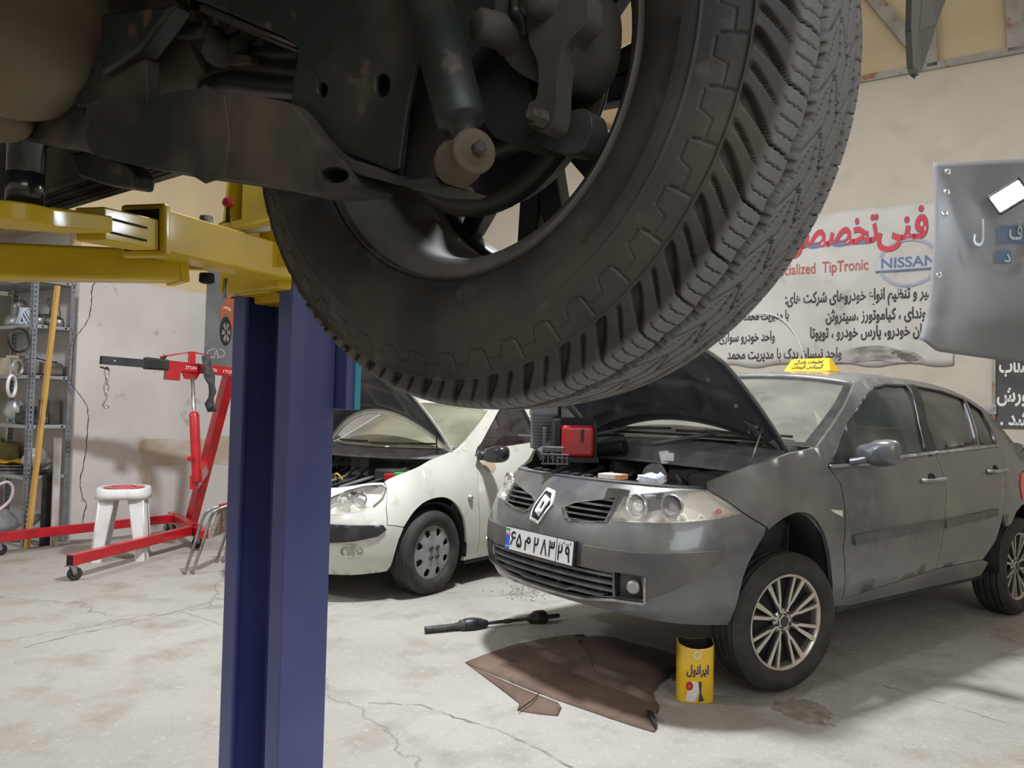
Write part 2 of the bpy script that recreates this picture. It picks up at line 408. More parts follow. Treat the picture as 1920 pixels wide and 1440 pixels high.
MT['dirt_cast'] = mat('dusty_cast_iron', (.058, .051, .041), .8, c2=(.030, .027, .023), scale=11, bump=.03, bscale=120)
MT['tyre_big'] = mat('dirty_tyre_rubber', (.026, .024, .023), .66, c2=(.100, .077, .055), scale=5, lo=.40, hi=.74, c3=(.085, .08, .075), scale3=26, lo3=.6, hi3=.75, bump=.008, bscale=240)
def _worn(m):        # scuffed grey faces of the tread blocks
    nt = m.node_tree; bs = nt.nodes['Principled BSDF']; src = bs.inputs['Base Color'].links[0].from_socket
    at_ = nt.nodes.new('ShaderNodeAttribute'); at_.attribute_name = 'worn'
    mx = nt.nodes.new('ShaderNodeMix'); mx.data_type = 'RGBA'; nt.links.new(at_.outputs['Fac'], mx.inputs[0]); nt.links.new(src, mx.inputs[6]); mx.inputs[7].default_value = (.15, .150, .148, 1)
    nt.links.new(mx.outputs[2], bs.inputs['Base Color'])
_worn(MT['tyre_big'])
MT['rim_in'] = mat('dusty_rim_inside', (.15, .14, .125), .75, .0, spec=.2, c2=(.055, .048, .040), scale=6, lo=.4, hi=.65)
MT['rim_black'] = mat('dark_wheel_back', (.030, .030, .031), .45, c2=(.06, .055, .05), scale=9)
suv = thing('lifted_vehicle', 'dirty dark underside and big wheel of the vehicle raised on the yellow lift arms', 'vehicle')

# --- wheel
wheel = bpy.data.objects.new('wheel', None); COL.objects.link(wheel); wheel.parent = suv
def make_tyre():
    NP, NT = 46, 46*42
    ctrl = [(.032, .226), (.012, .236), (-.004, .252), (-.014, .285), (-.011, .315), (-.001, .343), (.002, .349), (.011, .3605), (.022, .3700), (.034, .3770), (.046, .3805), (.085, .3838),
            (.125, .3848), (.165, .3838), (.204, .3805), (.216, .377), (.228, .370), (.248, .349), (.251, .343), (.261, .315), (.264, .285), (.254, .252), (.238, .236), (.218, .226)]
    prof = np.array(spline(ctrl, 4))
    # finer spacing across the tread
    seg = np.r_[0, np.cumsum(np.hypot(*np.diff(prof, axis=0).T))]
    i0, i1 = 6*4, len(ctrl)*4-4-6*4
    s = np.r_[np.linspace(0, seg[12], 6, endpoint=False), np.linspace(seg[12], seg[i0], 72, endpoint=False), np.linspace(seg[i0], seg[i1], 120, endpoint=False), np.linspace(seg[i1], seg[-1], 16)]
    l = np.interp(s, seg, prof[:, 0]); r = np.interp(s, seg, prof[:, 1])
    tl = np.gradient(l); tr = np.gradient(r); nn = np.hypot(tl, tr); nl, nr = -tr/nn, tl/nn        # outward normal in the section
    if nr[len(nr)//2] < 0: nl, nr = -nl, -nr
    th = np.arange(NT)/NT*2*PI
    T = (th*NP/(2*PI))[:, None]; l2 = l[None, :]; s2 = (s - np.interp(.125, l[84:190], s[84:190]))[None, :]
    H = np.zeros((NT, len(s)))
    def cut(d, w, depth, mask=1, soft=.35):
        nonlocal H
        k = np.clip((w - np.abs(d))/(w*soft), 0, 1); k = k*k*(3-2*k)
        H = np.minimum(H, -depth*k*mask)
    def fr(x): return (x+.5) % 1 - .5
    q = s2                      # arc distance across the tread, 0 at crown, negative on the inner side
    win = lambda a, b, e=.002: np.clip((q-a)/e, 0, 1)*np.clip((b-q)/e, 0, 1)
    zig = lambda amp, n: amp*(2*np.abs(fr(T*n))*2-1)
    # circumferential grooves
    cut(q+.055+.0022*np.sin(2*PI*T), .0088, .0160, 1, .16)
    cut(q+.014+zig(.0032, 1), .0030, .009, 1, .3)
    cut(q-.010+zig(.0036, 1), .0028, .009, 1, .3)
    cut(q-.050+.0022*np.sin(2*PI*T+1), .0084, .0160, 1, .16)
    # shoulder lugs, both sides: deep slots bent towards the shoulder
    for sg, ph in ((-1, 0), (1, .4)):
        x = sg*q                # grows outwards from the crown
        bend = ph + np.clip(x-.062, 0, .036)*2.5 + np.clip(x-.097, 0, .06)*17
        m1 = np.clip((x-.060)/.003, 0, 1)*np.clip((.139-x)/.005, 0, 1)
        wd = .026 + np.clip((x-.094)/.035, 0, 1)*.130
        cut(fr(T-bend), wd, .0092, m1, .4)
        m2 = np.clip((x-.100)/.006, 0, 1)*np.clip((.137-x)/.005, 0, 1)      # V notch cut into every lug
        cut(fr(T-bend-.50), .016+np.clip((x-.100)/.04, 0, 1)*.07, .0060, m2, .5)
        for k in (.25, .5, .75):
            m3 = np.clip((x-.066)/.002, 0, 1)*np.clip((.100-x)/.003, 0, 1)
            cut(fr(T-bend-k+.010*np.sign(np.sin(x*2600))), .017, .0030, m3, .6)
    # slanted slits in the centre ribs
    cut(fr(T*1-q*20-.1), .055, .0055, win(-.046, -.019))
    cut(fr(T*1-q*46-.62), .024, .0035, win(-.043, -.025))
    cut(fr(T*1+q*26-.35), .05, .0050, win(-.013, .009))
    cut(fr(T*1-q*22-.75), .05, .0055, win(.014, .042))
    cut(fr(T*1+q*40-.2), .022, .0032, win(.018, .040))
    # inner sidewall: ridge ring, raised lozenges between two rings, fine ribs near the rim
    rr = r[None, :]*np.ones((NT, 1)); side = (l2 < .012)*np.ones((NT, 1))
    H += side*.0030*np.exp(-((rr-.3455)/.0014)**2)
    H += side*.0012*np.exp(-((rr-.3020)/.0014)**2)
    lz = np.clip((rr-.311)/.002, 0, 1)*np.clip((.3425-rr)/.002, 0, 1)
    zz = .5+.5*np.clip(2.6*np.cos(2*PI*T), -1, 1)           # zigzag between wide and narrow lozenges
    edge = np.abs(rr-(.318+.013*zz)); H += -side*lz*.0017*np.clip(1-edge/.0018, 0, 1)
    H += -side*lz*.0019*np.clip(1-np.abs(fr(T+.25))/.045, 0, 1)*(rr > .320)
    H += side*.0010*np.exp(-((rr-.262)/.0013)**2) + side*.0008*np.exp(-((rr-.256)/.0012)**2) + side*.0012*np.exp(-((rr-.246)/.0016)**2)
    arcs = ((np.cos(th*2+1.0) > .72)[:, None])*side*np.exp(-((rr-.283)/.011)**2)*.0006*np.sin(rr*2600)
    H += arcs
    worn = (np.clip((H+.0022)/.0018, 0, 1)*np.clip((.106-np.abs(q))/.012, 0, 1)).astype(np.float32)
    Ln = l2 + H*nl[None, :]; Rn = r[None, :] + H*nr[None, :]
    c, sn = np.cos(th)[:, None], np.sin(th)[:, None]
    A = np.array(WA); U = np.array(WU); W = np.array(WW)
    P = np.array(WC) + Ln[..., None]*A + (Rn*c)[..., None]*U + (Rn*sn)[..., None]*W
    ns = len(s)
    ii = np.arange(NT)[:, None]; jj = np.arange(ns-1)[None, :]
    a = ii*ns+jj; b = ((ii+1) % NT)*ns+jj
    F = np.stack([a, a+1, b+1, b], -1).reshape(-1, 4)
    me = bpy.data.meshes.new('tyre'); me.vertices.add(NT*ns); me.vertices.foreach_set('co', P.reshape(-1))
    me.loops.add(F.size); me.loops.foreach_set('vertex_index', F.reshape(-1).astype(np.int32))
    me.polygons.add(len(F)); me.polygons.foreach_set('loop_start', np.arange(len(F), dtype=np.int32)*4)
    me.polygons.foreach_set('use_smooth', np.ones(len(F), dtype=bool)); me.update(calc_edges=True)
    wa = me.attributes.new('worn', 'FLOAT', 'POINT'); wa.data.foreach_set('value', worn.reshape(-1))
    if me.polygons[len(F)//2].normal.dot(me.polygons[len(F)//2].center - WC) < 0: me.flip_normals()
    return me
lab(obj('tyre', make_tyre(), MT['tyre_big'], wheel, fixn=False), 'worn all terrain tyre with deep tread')
mb = MB()
mb.lathe([(.231, .008), (.236, .012), (.233, .020), (.222, .024), (.209, .036), (.205, .06), (.204, .10), (.198, .135), (.203, .165), (.209, .20), (.222, .222), (.232, .228), (.236, .238), (.228, .240), (.214, .236)], WC, WA, 72)
rim = lab(obj('rim', mb, MT['rim_in'], wheel), 'dusty alloy rim barrel seen from inside')
mb = MB()
mb.lathe([(.215, .232), (.206, .238), (.196, .226), (.196, .196), (.203, .190)], WC, WA, 72)
mb.lathe([(0, .222), (.050, .222), (.066, .205), (.066, .165), (.0, .160)], WC, WA, 40)
ph0 = -1.64
for k in range(7):
    for d in (-.155, .155):
        t0 = ph0 + k*2*PI/7 + d
        t1 = ph0 + k*2*PI/7 + d*.55
        a = wp(.190, .060, t1); b = wp(.212, .200, t0)
        mb.bar(a, b, .034, .036, up=WA, w2=.030, h2=.026)
obj('spoke_disc', mb, MT['rim_black'], wheel, bevel=.006)

# --- brake parts behind the wheel
sp = lambda o, n, m, **k: obj(n, o, m, suv, **k)
mb = MB(); mb.lathe([(.02, .075), (.150, .070), (.157, .062), (.154, .050), (.140, .044), (.135, .050), (.02, .055)], WC, WA, 64); sp(mb, 'brake_shield', MT['rim_black'])
mb = MB(); mb.lathe([(.0, .10), (.14, .10), (.14, .075), (.0, .075)], WC, WA, 64); sp(mb, 'brake_disc', MT['alu'])
def slab(name, outline, L, depth, m, bevel=.006, smooth=4, holes=None, parent=None, seg=3):
    """plate with its outline in a plane parallel to the wheel, depth along the axle"""
    P = spline(outline, smooth, True) if smooth > 1 else outline
    P3 = [PL(x, y, L) for x, y in P]
    uv = [V(((p-WC).dot(WU), (p-WC).dot(WW))) for p in P3]
    hs = []
    for cx, cy, rx, ry in holes or []:
        hs.append([V(((q-WC).dot(WU), (q-WC).dot(WW))) for q in (PL(cx+rx*math.cos(2*PI*k/20), cy+ry*math.sin(2*PI*k/20), L) for k in range(20))])
    co = list(uv); ed = [(i, (i+1) % len(uv)) for i in range(len(uv))]
    for hh in hs:
        o = len(co); co += hh; ed += [(o+i, o+(i+1) % len(hh)) for i in range(len(hh))]
    r = delaunay_2d_cdt(co, ed, [], 0, 1e-6)
    def inside(p, poly):
        c = False; j = len(poly)-1
        for i in range(len(poly)):
            if (poly[i].y > p.y) != (poly[j].y > p.y) and p.x < (poly[j].x-poly[i].x)*(p.y-poly[i].y)/(poly[j].y-poly[i].y)+poly[i].x: c = not c
            j = i
        return c
    vs = [WC + WA*L + WU*q.x + WW*q.y for q in r[0]]
    fs = []
    for f in r[2]:
        c = sum((r[0][i] for i in f), V((0, 0)))/len(f)
        if inside(c, uv) and not any(inside(c, hh) for hh in hs): fs.append(tuple(f))
    n = len(vs); cnt = {}
    for f in fs:
        for i in range(len(f)):
            e = (f[i], f[(i+1) % len(f)]); cnt[tuple(sorted(e))] = cnt.get(tuple(sorted(e)), []) + [e]
    allf = list(fs) + [tuple(i+n for i in reversed(f)) for f in fs]
    for k, es in cnt.items():
        if len(es) == 1: a, b = es[0]; allf.append((b, a, a+n, b+n))
    mb = MB(); mb.add(vs + [v+WA*depth for v in vs], allf)
    return obj(name, mb, m, parent or suv, bevel=bevel, seg=seg)
# caliper: stepped casting with guide pin boss, ribs and a bracket bolt
slab('brake_caliper', [(925, 40), (945, -40), (1060, -60), (1088, -20), (1086, 60), (1070, 110), (1040, 150), (1000, 150), (962, 128), (935, 90)], -.045, .075, MT['dirt_cast'], .016)
slab('caliper_bracket', [(990, -10), (1040, -40), (1095, -20), (1100, 40), (1060, 84), (1046, 140), (1042, 205), (1034, 238), (1012, 246), (992, 232), (990, 196), (1006, 180), (1008, 120), (990, 70)], -.058, .025, MT['dirt_cast'], .008)
slab('shield_plate', [(1085, -40), (1138, 40), (1143, 130), (1132, 190), (1108, 252), (1040, 276), (1000, 200), (1040, -30)], .028, .006, MT['dirt_green'], .002, 1)
slab('knuckle', [(885, 110), (930, 70), (975, 120), (1000, 190), (1010, 240), (985, 268), (935, 262), (905, 225), (890, 170)], -.03, .06, MT['dirt'], .012)
slab('dust_shield_lip', [(1044, 218), (1096, 204), (1110, 235), (1100, 266), (1085, 286), (1045, 284), (1008, 268), (1022, 244)], -.015, .03, MT['rim_black'], .005)
mb = MB(); c = PL(943, 60, -.05); mb.lathe([(0, -.030), (.012, -.030), (.016, -.026), (.017, .0), (.021, .004), (.021, .03)], c, WA*.9+WU*.35, 24); sp(mb, 'guide_pin_cap', MT['dirt_cast'])
mb = MB(); c = PL(1003, 217, -.075); mb.lathe([(0, -.008), (.0050, -.008), (.0054, -.001), (.0085, -.0005), (.0085, .012)], c, WA, 6, smooth=False); sp(mb, 'bracket_bolt', MT['dirt_tan'])
mb = MB(); c = PL(1020, 6, -.06); mb.lathe([(0, -.02), (.012, -.02), (.014, -.012), (.016, .02)], c, WA, 20); sp(mb, 'bleed_cap', MT['dirt_cast'])
mb = MB(); mb.tube(spline([PL(970, -30, -.06), PL(965, 20, -.055), PL(985, 55, -.05), PL(960, 95, -.02)], 8), .006, 8); sp(mb, 'brake_hose', MT['black'])
mb = MB(); mb.tube(spline([PL(930, 280, .03), PL(985, 262, .04), PL(1035, 268, .05), PL(1100, 240, .06)], 6), .012, 10); sp(mb, 'axle_flange', MT['rim_black'])
mb = MB(); mb.tube([PL(900, 385, .11), PL(962, 352, .10), PL(1022, 306, .09), PL(1062, 262, .08)], .011, 10, flat=.5); sp(mb, 'shield_edge_strip', MT['dirt_tan'])
# shock absorber: body, narrow neck, eye with bush, end washer and nut
a, b = PL(779, -90, -.15), PL(868, 236, -.15)
shock = bpy.data.objects.new('shock_absorber', None); COL.objects.link(shock); shock.parent = suv
d = (b-a); ln = d.length
mb = MB(); mb.lathe([(0, 0), (.0205, 0), (.0212, ln*.86), (.0210, ln*.97), (.0195, ln*.985), (.0125, ln), (.0100, ln+.012)], a, d, 36); obj('shock_body', mb, MT['dirt_green'], shock)
ea = (WU*.88 - WA*.48).normalized()
ec = PL(872, 296, -.15)
mb = MB(); mb.lathe([(0, -.024), (.0185, -.024), (.0205, -.020), (.0205, -.012), (.0180, -.010), (.0180, .012), (.0170, .015), (0, .015)], ec, ea, 36); obj('shock_eye', mb, MT['dirt_tan'], shock)
mb = MB(); mb.lathe([(0, .015), (.0150, .015), (.0185, .017), (.0185, .021), (.0165, .023), (.0100, .024), (.0085, .028), (0, .028)], ec, ea, 30); obj('bush_washer', mb, MT['dirt_tan'], shock)
mb = MB(); mb.lathe([(0, .036), (.004, .036), (.0060, .034), (.0060, .028)], ec, ea, 6, smooth=False); obj('shock_nut', mb, MT['dirt_cast'], shock)
# perforated bracket plate with two holes, and the narrower plate behind it
slab('perforated_plate', [(250, -90), (300, -14), (345, -8), (385, 6), (470, 42), (540, 72), (556, 88), (557, 112), (548, 150), (545, 196), (553, 262), (600, 272), (660, 292), (735, 322), (747, 318), (762, 210), (778, 130), (797, 60), (812, -40), (826, -90)], -.135, .006, MT['dirt_green'], .002, 1, [(716, 159, 14, 22), (604, 168, 9, 13)], seg=2)
slab('shock_mount_plate', [(782, 60), (815, 60), (838, 170), (850, 250), (838, 300), (818, 330), (800, 342), (752, 340), (757, 300), (768, 200)], -.108, .012, MT['dirt'], .003, 1, seg=2)
mb = MB()
for q in ([(604, 280), (700, 312), (742, 334), (727, 340), (650, 322), (600, 306)], [(752, 338), (818, 330), (822, 342), (848, 350), (830, 356), (770, 354)]):
    mb.prism([PL(x, y, -.150) for x, y in q], WA*.05)
sp(mb, 'plate_flange', MT['dirt'], bevel=.003)
# pressed lower arm with an open scoop end
arm_out = [(158, 238), (166, 196), (205, 182), (280, 196), (290, 182), (350, 168), (420, 172), (500, 184), (545, 196), (580, 240), (604, 268), (640, 300), (657, 330), (652, 352), (600, 358), (545, 358), (500, 346), (430, 336), (360, 326), (300, 318), (220, 302), (170, 284)]
slab('lower_arm', arm_out, -.155, .055, MT['dirt'], .010, 3, [(626, 328, 27, 15)], seg=4)
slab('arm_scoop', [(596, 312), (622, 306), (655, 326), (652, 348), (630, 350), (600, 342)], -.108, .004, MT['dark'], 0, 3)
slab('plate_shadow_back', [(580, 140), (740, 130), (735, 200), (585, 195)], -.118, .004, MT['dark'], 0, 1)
slab('arm_rib', [(345, 176), (420, 178), (420, 330), (345, 320)], -.1562, .004, MT['dirt'], .0015, 2)
# frame side member passing overhead
slab('frame_rail', [(150, -120), (740, -220), (690, -40), (640, 40), (600, 74), (556, 60), (460, 20), (380, -16), (290, -26)], -.125, .04, MT['dirt_green'], .010, 1)
slab('frame_flange', [(376, 4), (460, 42), (556, 82), (553, 98), (455, 58), (370, 19)], -.1345, .05, MT['dirt'], .006, 1)
# things seen in the gap between arm and frame
mb = MB(); mb.tube([PL(250, 158, -.03), PL(420, 90, -.02)], .052, 28); sp(mb, 'axle_housing', MT['dirt_tan'])
mb = MB(); mb.tube(spline([PL(470, 60, -.06), PL(440, 95, -.07), PL(400, 92, -.07), PL(365, 60, -.06), PL(300, 46, -.06)], 6), [.010]*4+[.014]*17+[.010]*4, 12); sp(mb, 'bracket_link', MT['dirt'])
mb = MB(); mb.ball(PL(412, 98, -.08), .022, 14, (1, 1, .8)); mb.tube([PL(412, 98, -.08), PL(398, 62, -.08)], .012, 10); mb.tube([PL(398, 62, -.08), PL(330, 60, -.07)], .010, 10); sp(mb, 'ball_joint', MT['dirt_cast'])
for i, (y0, y1, r) in enumerate(((122, 140, .013), (152, 166, .015), (96, 104, .011))):
    mb = MB(); mb.tube(spline([PL(390, y0+16, -.03), PL(440, y0+2, -.045), PL(500, y0+8, -.05), PL(570, y1, -.05)], 6), r, 12); sp(mb, 'rubber_hose', MT['black'])
slab('hose_clip', [(426, 100), (466, 102), (470, 118), (430, 122)], -.075, .02, MT['dirt_tan'], .003, 1)
slab('bolt_plate', [(360, 24), (392, 8), (440, 30), (452, 48), (420, 66), (380, 58), (362, 44)], -.07, .02, MT['dirt_cast'], .004, 2)
for x, y in ((372, 34), (418, 42), (396, 54)):
    mb = MB(); mb.lathe([(0, -.01), (.008, -.01), (.009, .004)], PL(x, y, -.075), WA, 6, smooth=False); sp(mb, 'plate_bolt', MT['dirt_tan'])
slab('hanger_strut', [(186, 26), (285, 12), (326, 6), (303, 38), (258, 98), (186, 140)], -.135, .03, MT['dirt_green'], .006, 1)
slab('hanger_blade', [(140, 120), (256, 92), (272, 104), (275, 202), (205, 192), (140, 200)], -.12, .02, MT['dirt'], .004, 1)
slab('hanger_web', [(190, -60), (330, -60), (330, 8), (285, 14), (190, 28)], -.10, .02, MT['dirt'], .004, 1)
slab('body_mount_bracket', [(60, 205), (100, 180), (150, 150), (153, 232), (140, 252), (118, 276), (92, 268), (60, 266), (18, 258)], -.115, .06, MT['dirt'], .008, 1)
# rounded tan tank at the upper left and a smaller lump under it
mb = MB()
tc = PL(30, 45, -.17)
def tankf(d): return 1 + .05*math.sin(d.z*9) - .10*max(0, d.z)
mb.ball(tc, .142, 36, (1.05, 1.05, .98), tankf); sp(mb, 'fuel_tank', MT['tank'])
mb = MB(); mb.ball(PL(-8, 218, -.16), .045, 20, (1.2, 1.2, .85)); sp(mb, 'drain_sump', MT['tank'])
# floor pan, inner sill and outer skin (the bulk of the vehicle overhead)
VF = V((.8, -.6, 0)).normalized(); VL = V((.6, .8, 0)).normalized()
def veh(f, l, z): return V((WC.x, WC.y, 0)) + VF*f + VL*l + ZUP*z
def vbox(f0, f1, l0, l1, z0, z1): return [veh(f0, l0, z0), veh(f1, l0, z0), veh(f1, l1, z0), veh(f0, l1, z0), veh(f0, l0, z1), veh(f1, l0, z1), veh(f1, l1, z1), veh(f0, l1, z1)]
mb = MB(); mb.quadbox(vbox(-3.3, .36, -1.5, .20, 1.985, 2.06)); sp(mb, 'floor_pan', MT['dirt'])
mb = MB(); mb.quadbox(vbox(-3.2, -.44, .0, .10, 1.70, 2.0)); mb.quadbox(vbox(-3.2, -.46, .10, .24, 1.80, 2.0))
for k in range(3): mb.quadbox(vbox(-3.2, -.5, -.002+.028*k, .010+.028*k, 1.690, 1.705))
sp(mb, 'sill', MT['dirt'], bevel=.006)
slab('sill_bracket', [(126, 286), (180, 280), (246, 312), (258, 330), (255, 356), (200, 348), (146, 330)], -.03, .03, MT['dirt_green'], .006, 1)
mb = MB(); mb.quadbox(vbox(-3.2, -.45, .22, .27, 1.82, 3.1)); mb.quadbox(vbox(-.45, .75, .22, .27, 2.16, 3.1)); sp(mb, 'body_side', mat('silver_body_paint', (.3, .31, .32), .35, .5, coat=.5))
# mud guard behind the tyre, hanging at the outer edge
def gp(px, py, L): return PL(px, py, L)
mb = MB()
o1 = [(1700, -60), (1697, 60), (1700, 128), (1704, 140)]; o2 = [(1722, -60), (1712, 60), (1710, 136), (1706, 141)]; o3 = [(1785, -60), (1745, 46), (1716, 134), (1708, 141)]
for k in range(3):
    A = [gp(x, y, .20) for x, y in (o1[k], o1[k+1])]; B = [gp(x, y, .215) for x, y in (o2[k], o2[k+1])]; Cc = [gp(x, y, .275) for x, y in (o3[k], o3[k+1])]
    mb.add([A[0], A[1], B[1], B[0]], [(0, 1, 2, 3)]); mb.add([B[0], B[1], Cc[1], Cc[0]], [(0, 1, 2, 3)])
lab(sp(mb, 'mud_guard', mat('dusty_mud_guard', (.085, .088, .082), .6, c2=(.13, .125, .11), scale=6), solid=.006), 'grey mud guard tip')
mb = MB(); mb.quadbox(vbox(.34, .62, .20, .26, 1.88, 2.2)); sp(mb, 'mud_guard_mount', MT['black'])
# ------------------------------------------------------------ two post lift: post, carriage and swing arms
MT['lift_yellow'] = mat('yellow_lift_paint', (.62, .44, .018), .42, c2=(.50, .33, .012), scale=6, lo=.45, hi=.7, c3=(.20, .15, .04), scale3=30, lo3=.70, hi3=.78, coat=.1, spec=.3, bump=.012, bscale=140)
MT['lift_blue'] = mat('blue_lift_paint', (.060, .078, .255), .4, c2=(.085, .10, .29), scale=3, lo=.4, hi=.7, c3=(.16, .17, .26), scale3=60, lo3=.72, hi3=.78, coat=.25)
lift = thing('car_lift', 'blue post and yellow swing arms of the two post lift holding the raised vehicle', 'car lift')
PC = at(534, 985, 2.16); PC = V((PC.x, PC.y, 0))          # outer corner between open face and side face
LO = V((-.6, -.8, 0)).normalized(); LS = V((.8, -.6, 0)).normalized()   # open face normal, side face normal
def post(o, s, z): return PC + LO*o + LS*s + ZUP*z        # o: out of the open face, s: along the side normal
dp, wd_ = .165, .285
mb = MB()
tk = .012
prof = [(0, 0), (-dp, 0), (-dp, -wd_), (0, -wd_), (0, -wd_+.062), (-.018, -wd_+.062), (-.018, -wd_+tk), (-dp+tk, -wd_+tk), (-dp+tk, -tk), (-.018, -tk), (-.018, -.062), (0, -.062)]
n = len(prof); vs = [post(o, s, 0) for o, s in prof] + [post(o, s, 3.6) for o, s in prof]
mb.add(vs, [(i, (i+1) % n, n+(i+1) % n, n+i) for i in range(n)])
mb.add([post(*prof[i], 3.6) for i in (0, 1, 2, 3)], [(0, 1, 2, 3)])
lab(obj('post', mb, MT['lift_blue'], lift, bevel=.006, seg=3), 'blue open channel post')
mb = MB(); mb.quadbox([post(.10, .10, 0), post(-dp-.12, .10, 0), post(-dp-.12, -wd_-.10, 0), post(.10, -wd_-.10, 0), post(.10, .10, .018), post(-dp-.12, .10, .018), post(-dp-.12, -wd_-.10, .018), post(.10, -wd_-.10, .018)])
obj('base_plate', mb, MT['lift_blue'], lift)
# turquoise-edged control box on the back of the post
tq = mat('turquoise_paint', (.05, .36, .50), .4, c2=(.04, .30, .42), scale=5)
mb = MB(); z0, z1 = 1.29, 2.3
mb.quadbox([post(-dp-.005, -.10, z0), post(-dp-.05, -.10, z0), post(-dp-.05, .045, z0), post(-dp-.005, .045, z0), post(-dp-.005, -.10, z1), post(-dp-.05, -.10, z1), post(-dp-.05, .045, z1), post(-dp-.005, .045, z1)])
obj('control_box', mb, MT['lift_blue'], lift, bevel=.004)
mb = MB(); mb.quadbox([post(-dp-.034, .045, z0), post(-dp-.056, .045, z0), post(-dp-.056, .050, z0), post(-dp-.034, .050, z0), post(-dp-.034, .045, z1), post(-dp-.056, .045, z1), post(-dp-.056, .050, z1), post(-dp-.034, .050, z1)])
lab(obj('box_cover', mb, tq, lift), 'turquoise cover plate')
# carriage inside the channel with a yellow frame, stop block and gusset
mb = MB()
def pbox(o0, o1, s0, s1, z0, z1): mb.quadbox([post(o0, s0, z0), post(o1, s0, z0), post(o1, s1, z0), post(o0, s1, z0), post(o0, s0, z1), post(o1, s0, z1), post(o1, s1, z1), post(o0, s1, z1)])
pbox(-dp+.02, .03, -wd_+.07, -.07, 1.62, 2.6)
pbox(.0, .05, -wd_, .0, 1.625, 1.80)
pbox(-dp+.03, -.02, -wd_+.075, -.075, 1.60, 1.66)
obj('carriage', mb, MT['lift_yellow'], lift, bevel=.006)
mb = MB(); mb.prism([post(.0, -wd_+.02, 1.80), post(.062, -wd_+.02, 1.80), post(.015, -wd_+.02, 2.35), post(.0, -wd_+.02, 2.35)], LS*.014); mb.prism([post(.0, -.05, 1.80), post(.062, -.05, 1.80), post(.015, -.05, 2.35), post(.0, -.05, 2.35)], LS*.014)
obj('gusset', mb, MT['lift_yellow'], lift, bevel=.003)
# front swing arm: outer box, telescopic inner box, pad plate, pad
pv = at(545, 500, 2.22)
ae = at(268, 432, 1.62); ai = at(168, 420, 1.46); ap = at(40, 408, 1.30)
adir = (ae-pv).normalized()
mb = MB(); mb.bar(pv - adir*.06, ae, .09, .093); lab(obj('swing_arm', mb, MT['lift_yellow'], lift, bevel=.006, seg=3), 'yellow box section outer arm')
mb = MB(); mb.bar(ae - adir*.020, ae + adir*.003, .108, .112); obj('arm_collar', mb, MT['lift_yellow'], lift, bevel=.008)
mb = MB(); mb.bar(ae + adir*.0, ae + adir*.0042, .084, .086); obj('arm_mouth', mb, MT['dark'], lift)
mb = MB(); mb.bar(ae - adir*.3, ai, .064, .064); inner = obj('inner_arm', mb, MT['lift_yellow'], lift, bevel=.004)
rt = adir.cross(ZUP).normalized()
if rt.dot(CAMP-ae) < 0: rt = -rt
mb = MB()
for dz in (.012, -.014):
    a = ai + rt*.0325 + ZUP*dz - adir*.012; b = a - adir*.105
    mb.bar(a, b, .002, .004)
obj('arm_groove', mb, MT['dark'], inner)
ad2 = (ap-ai); ad2.z = 0; ad2.normalize(); r2 = ad2.cross(ZUP)
mb = MB()
pl = []
for k in range(25):
    t = -PI/2 + PI*k/24; pl.append(ap + ad2*math.cos(t)*.062 + r2*math.sin(t)*.062)
pl = [ai + r2*-.050 - ad2*.0] + pl + [ai + r2*.050 - ad2*.0]
mb.prism([p - ZUP*.018 for p in pl], ZUP*.032)
obj('pad_plate', mb, MT['lift_yellow'], lift, bevel=.004)
mb = MB(); pt = at(51, 262, 1.30); pb = V((pt.x, pt.y, ap.z+.012)); hz = pt.z-pb.z
mb.lathe([(0, 0), (.0285, 0), (.0285, hz*.5), (.0275, hz*.5+.001), (.0285, hz*.5+.002), (.0285, hz*.96), (.034, hz*.96), (.034, hz), (0, hz)], pb, ZUP, 36)
lab(obj('pad_tube', mb, mat('black_lacquered_tube', (.012, .014, .016), .22, coat=.5), lift), 'glossy black pad extension tube')
# rear arm seen below, with its end plate
a = at(-120, 489, 1.50); b = at(337, 501, 1.82)
d2 = (b-a).normalized()
mb = MB(); mb.bar(a, b, .09, .070); lab(obj('swing_arm', mb, MT['lift_yellow'], lift, bevel=.008, seg=3), 'yellow box section rear arm')
mb = MB(); mb.bar(b - d2*.018 , b + d2*.004, .096, .080); obj('arm_end_plate', mb, MT['lift_yellow'], lift, bevel=.004)
mb = MB(); q = b + ZUP*.01; mb.bar(q - d2*.1, pv - adir*.02, .05, .03); obj('arm_link', mb, MT['lift_yellow'], lift)
# pivot pins, lock lever with red ball, top plates
mb = MB(); mb.lathe([(0, .024), (.014, .024), (.0155, .021), (.0155, -.05), (0, -.05)], at(386, 424, 1.84), ZUP, 24); obj('pivot_pin', mb, MT['steel'], lift)
c = at(427, 425, 2.0); lever = bpy.data.objects.new('lock_lever', None); COL.objects.link(lever); lever.parent = lift; 
tip = at(428, 380, 2.0)
mb = MB(); mb.tube([c, tip], .0055, 10); obj('lever_rod', mb, MT['black'], lever)
mb = MB(); mb.ball(tip, .0155, 20); lab(obj('ball_knob', mb, MT['red'], lever), 'red ball knob')
mb = MB(); mb.prism([at(x, y, 2.0) for x, y in ((408, 420), (430, 408), (440, 420), (436, 436), (410, 438))], at(408, 420, 2.04)-at(408, 420, 2.0)); obj('lever_bracket', mb, MT['lift_yellow'], lift, bevel=.003)
mb = MB(); mb.prism([at(x, y, dd) for x, y, dd in ((396, 424, 1.96), (420, 431, 1.90), (519, 410, 1.96), (519, 399, 2.04), (498, 400, 2.10))], -ZUP*.012); obj('top_gusset', mb, MT['lift_yellow'], lift, bevel=.003)
mb = MB(); mb.bar(at(424, 436, 1.98), at(505, 428, 2.05), .02, .016); obj('gusset_rib', mb, MT['white'], lift, bevel=.003)
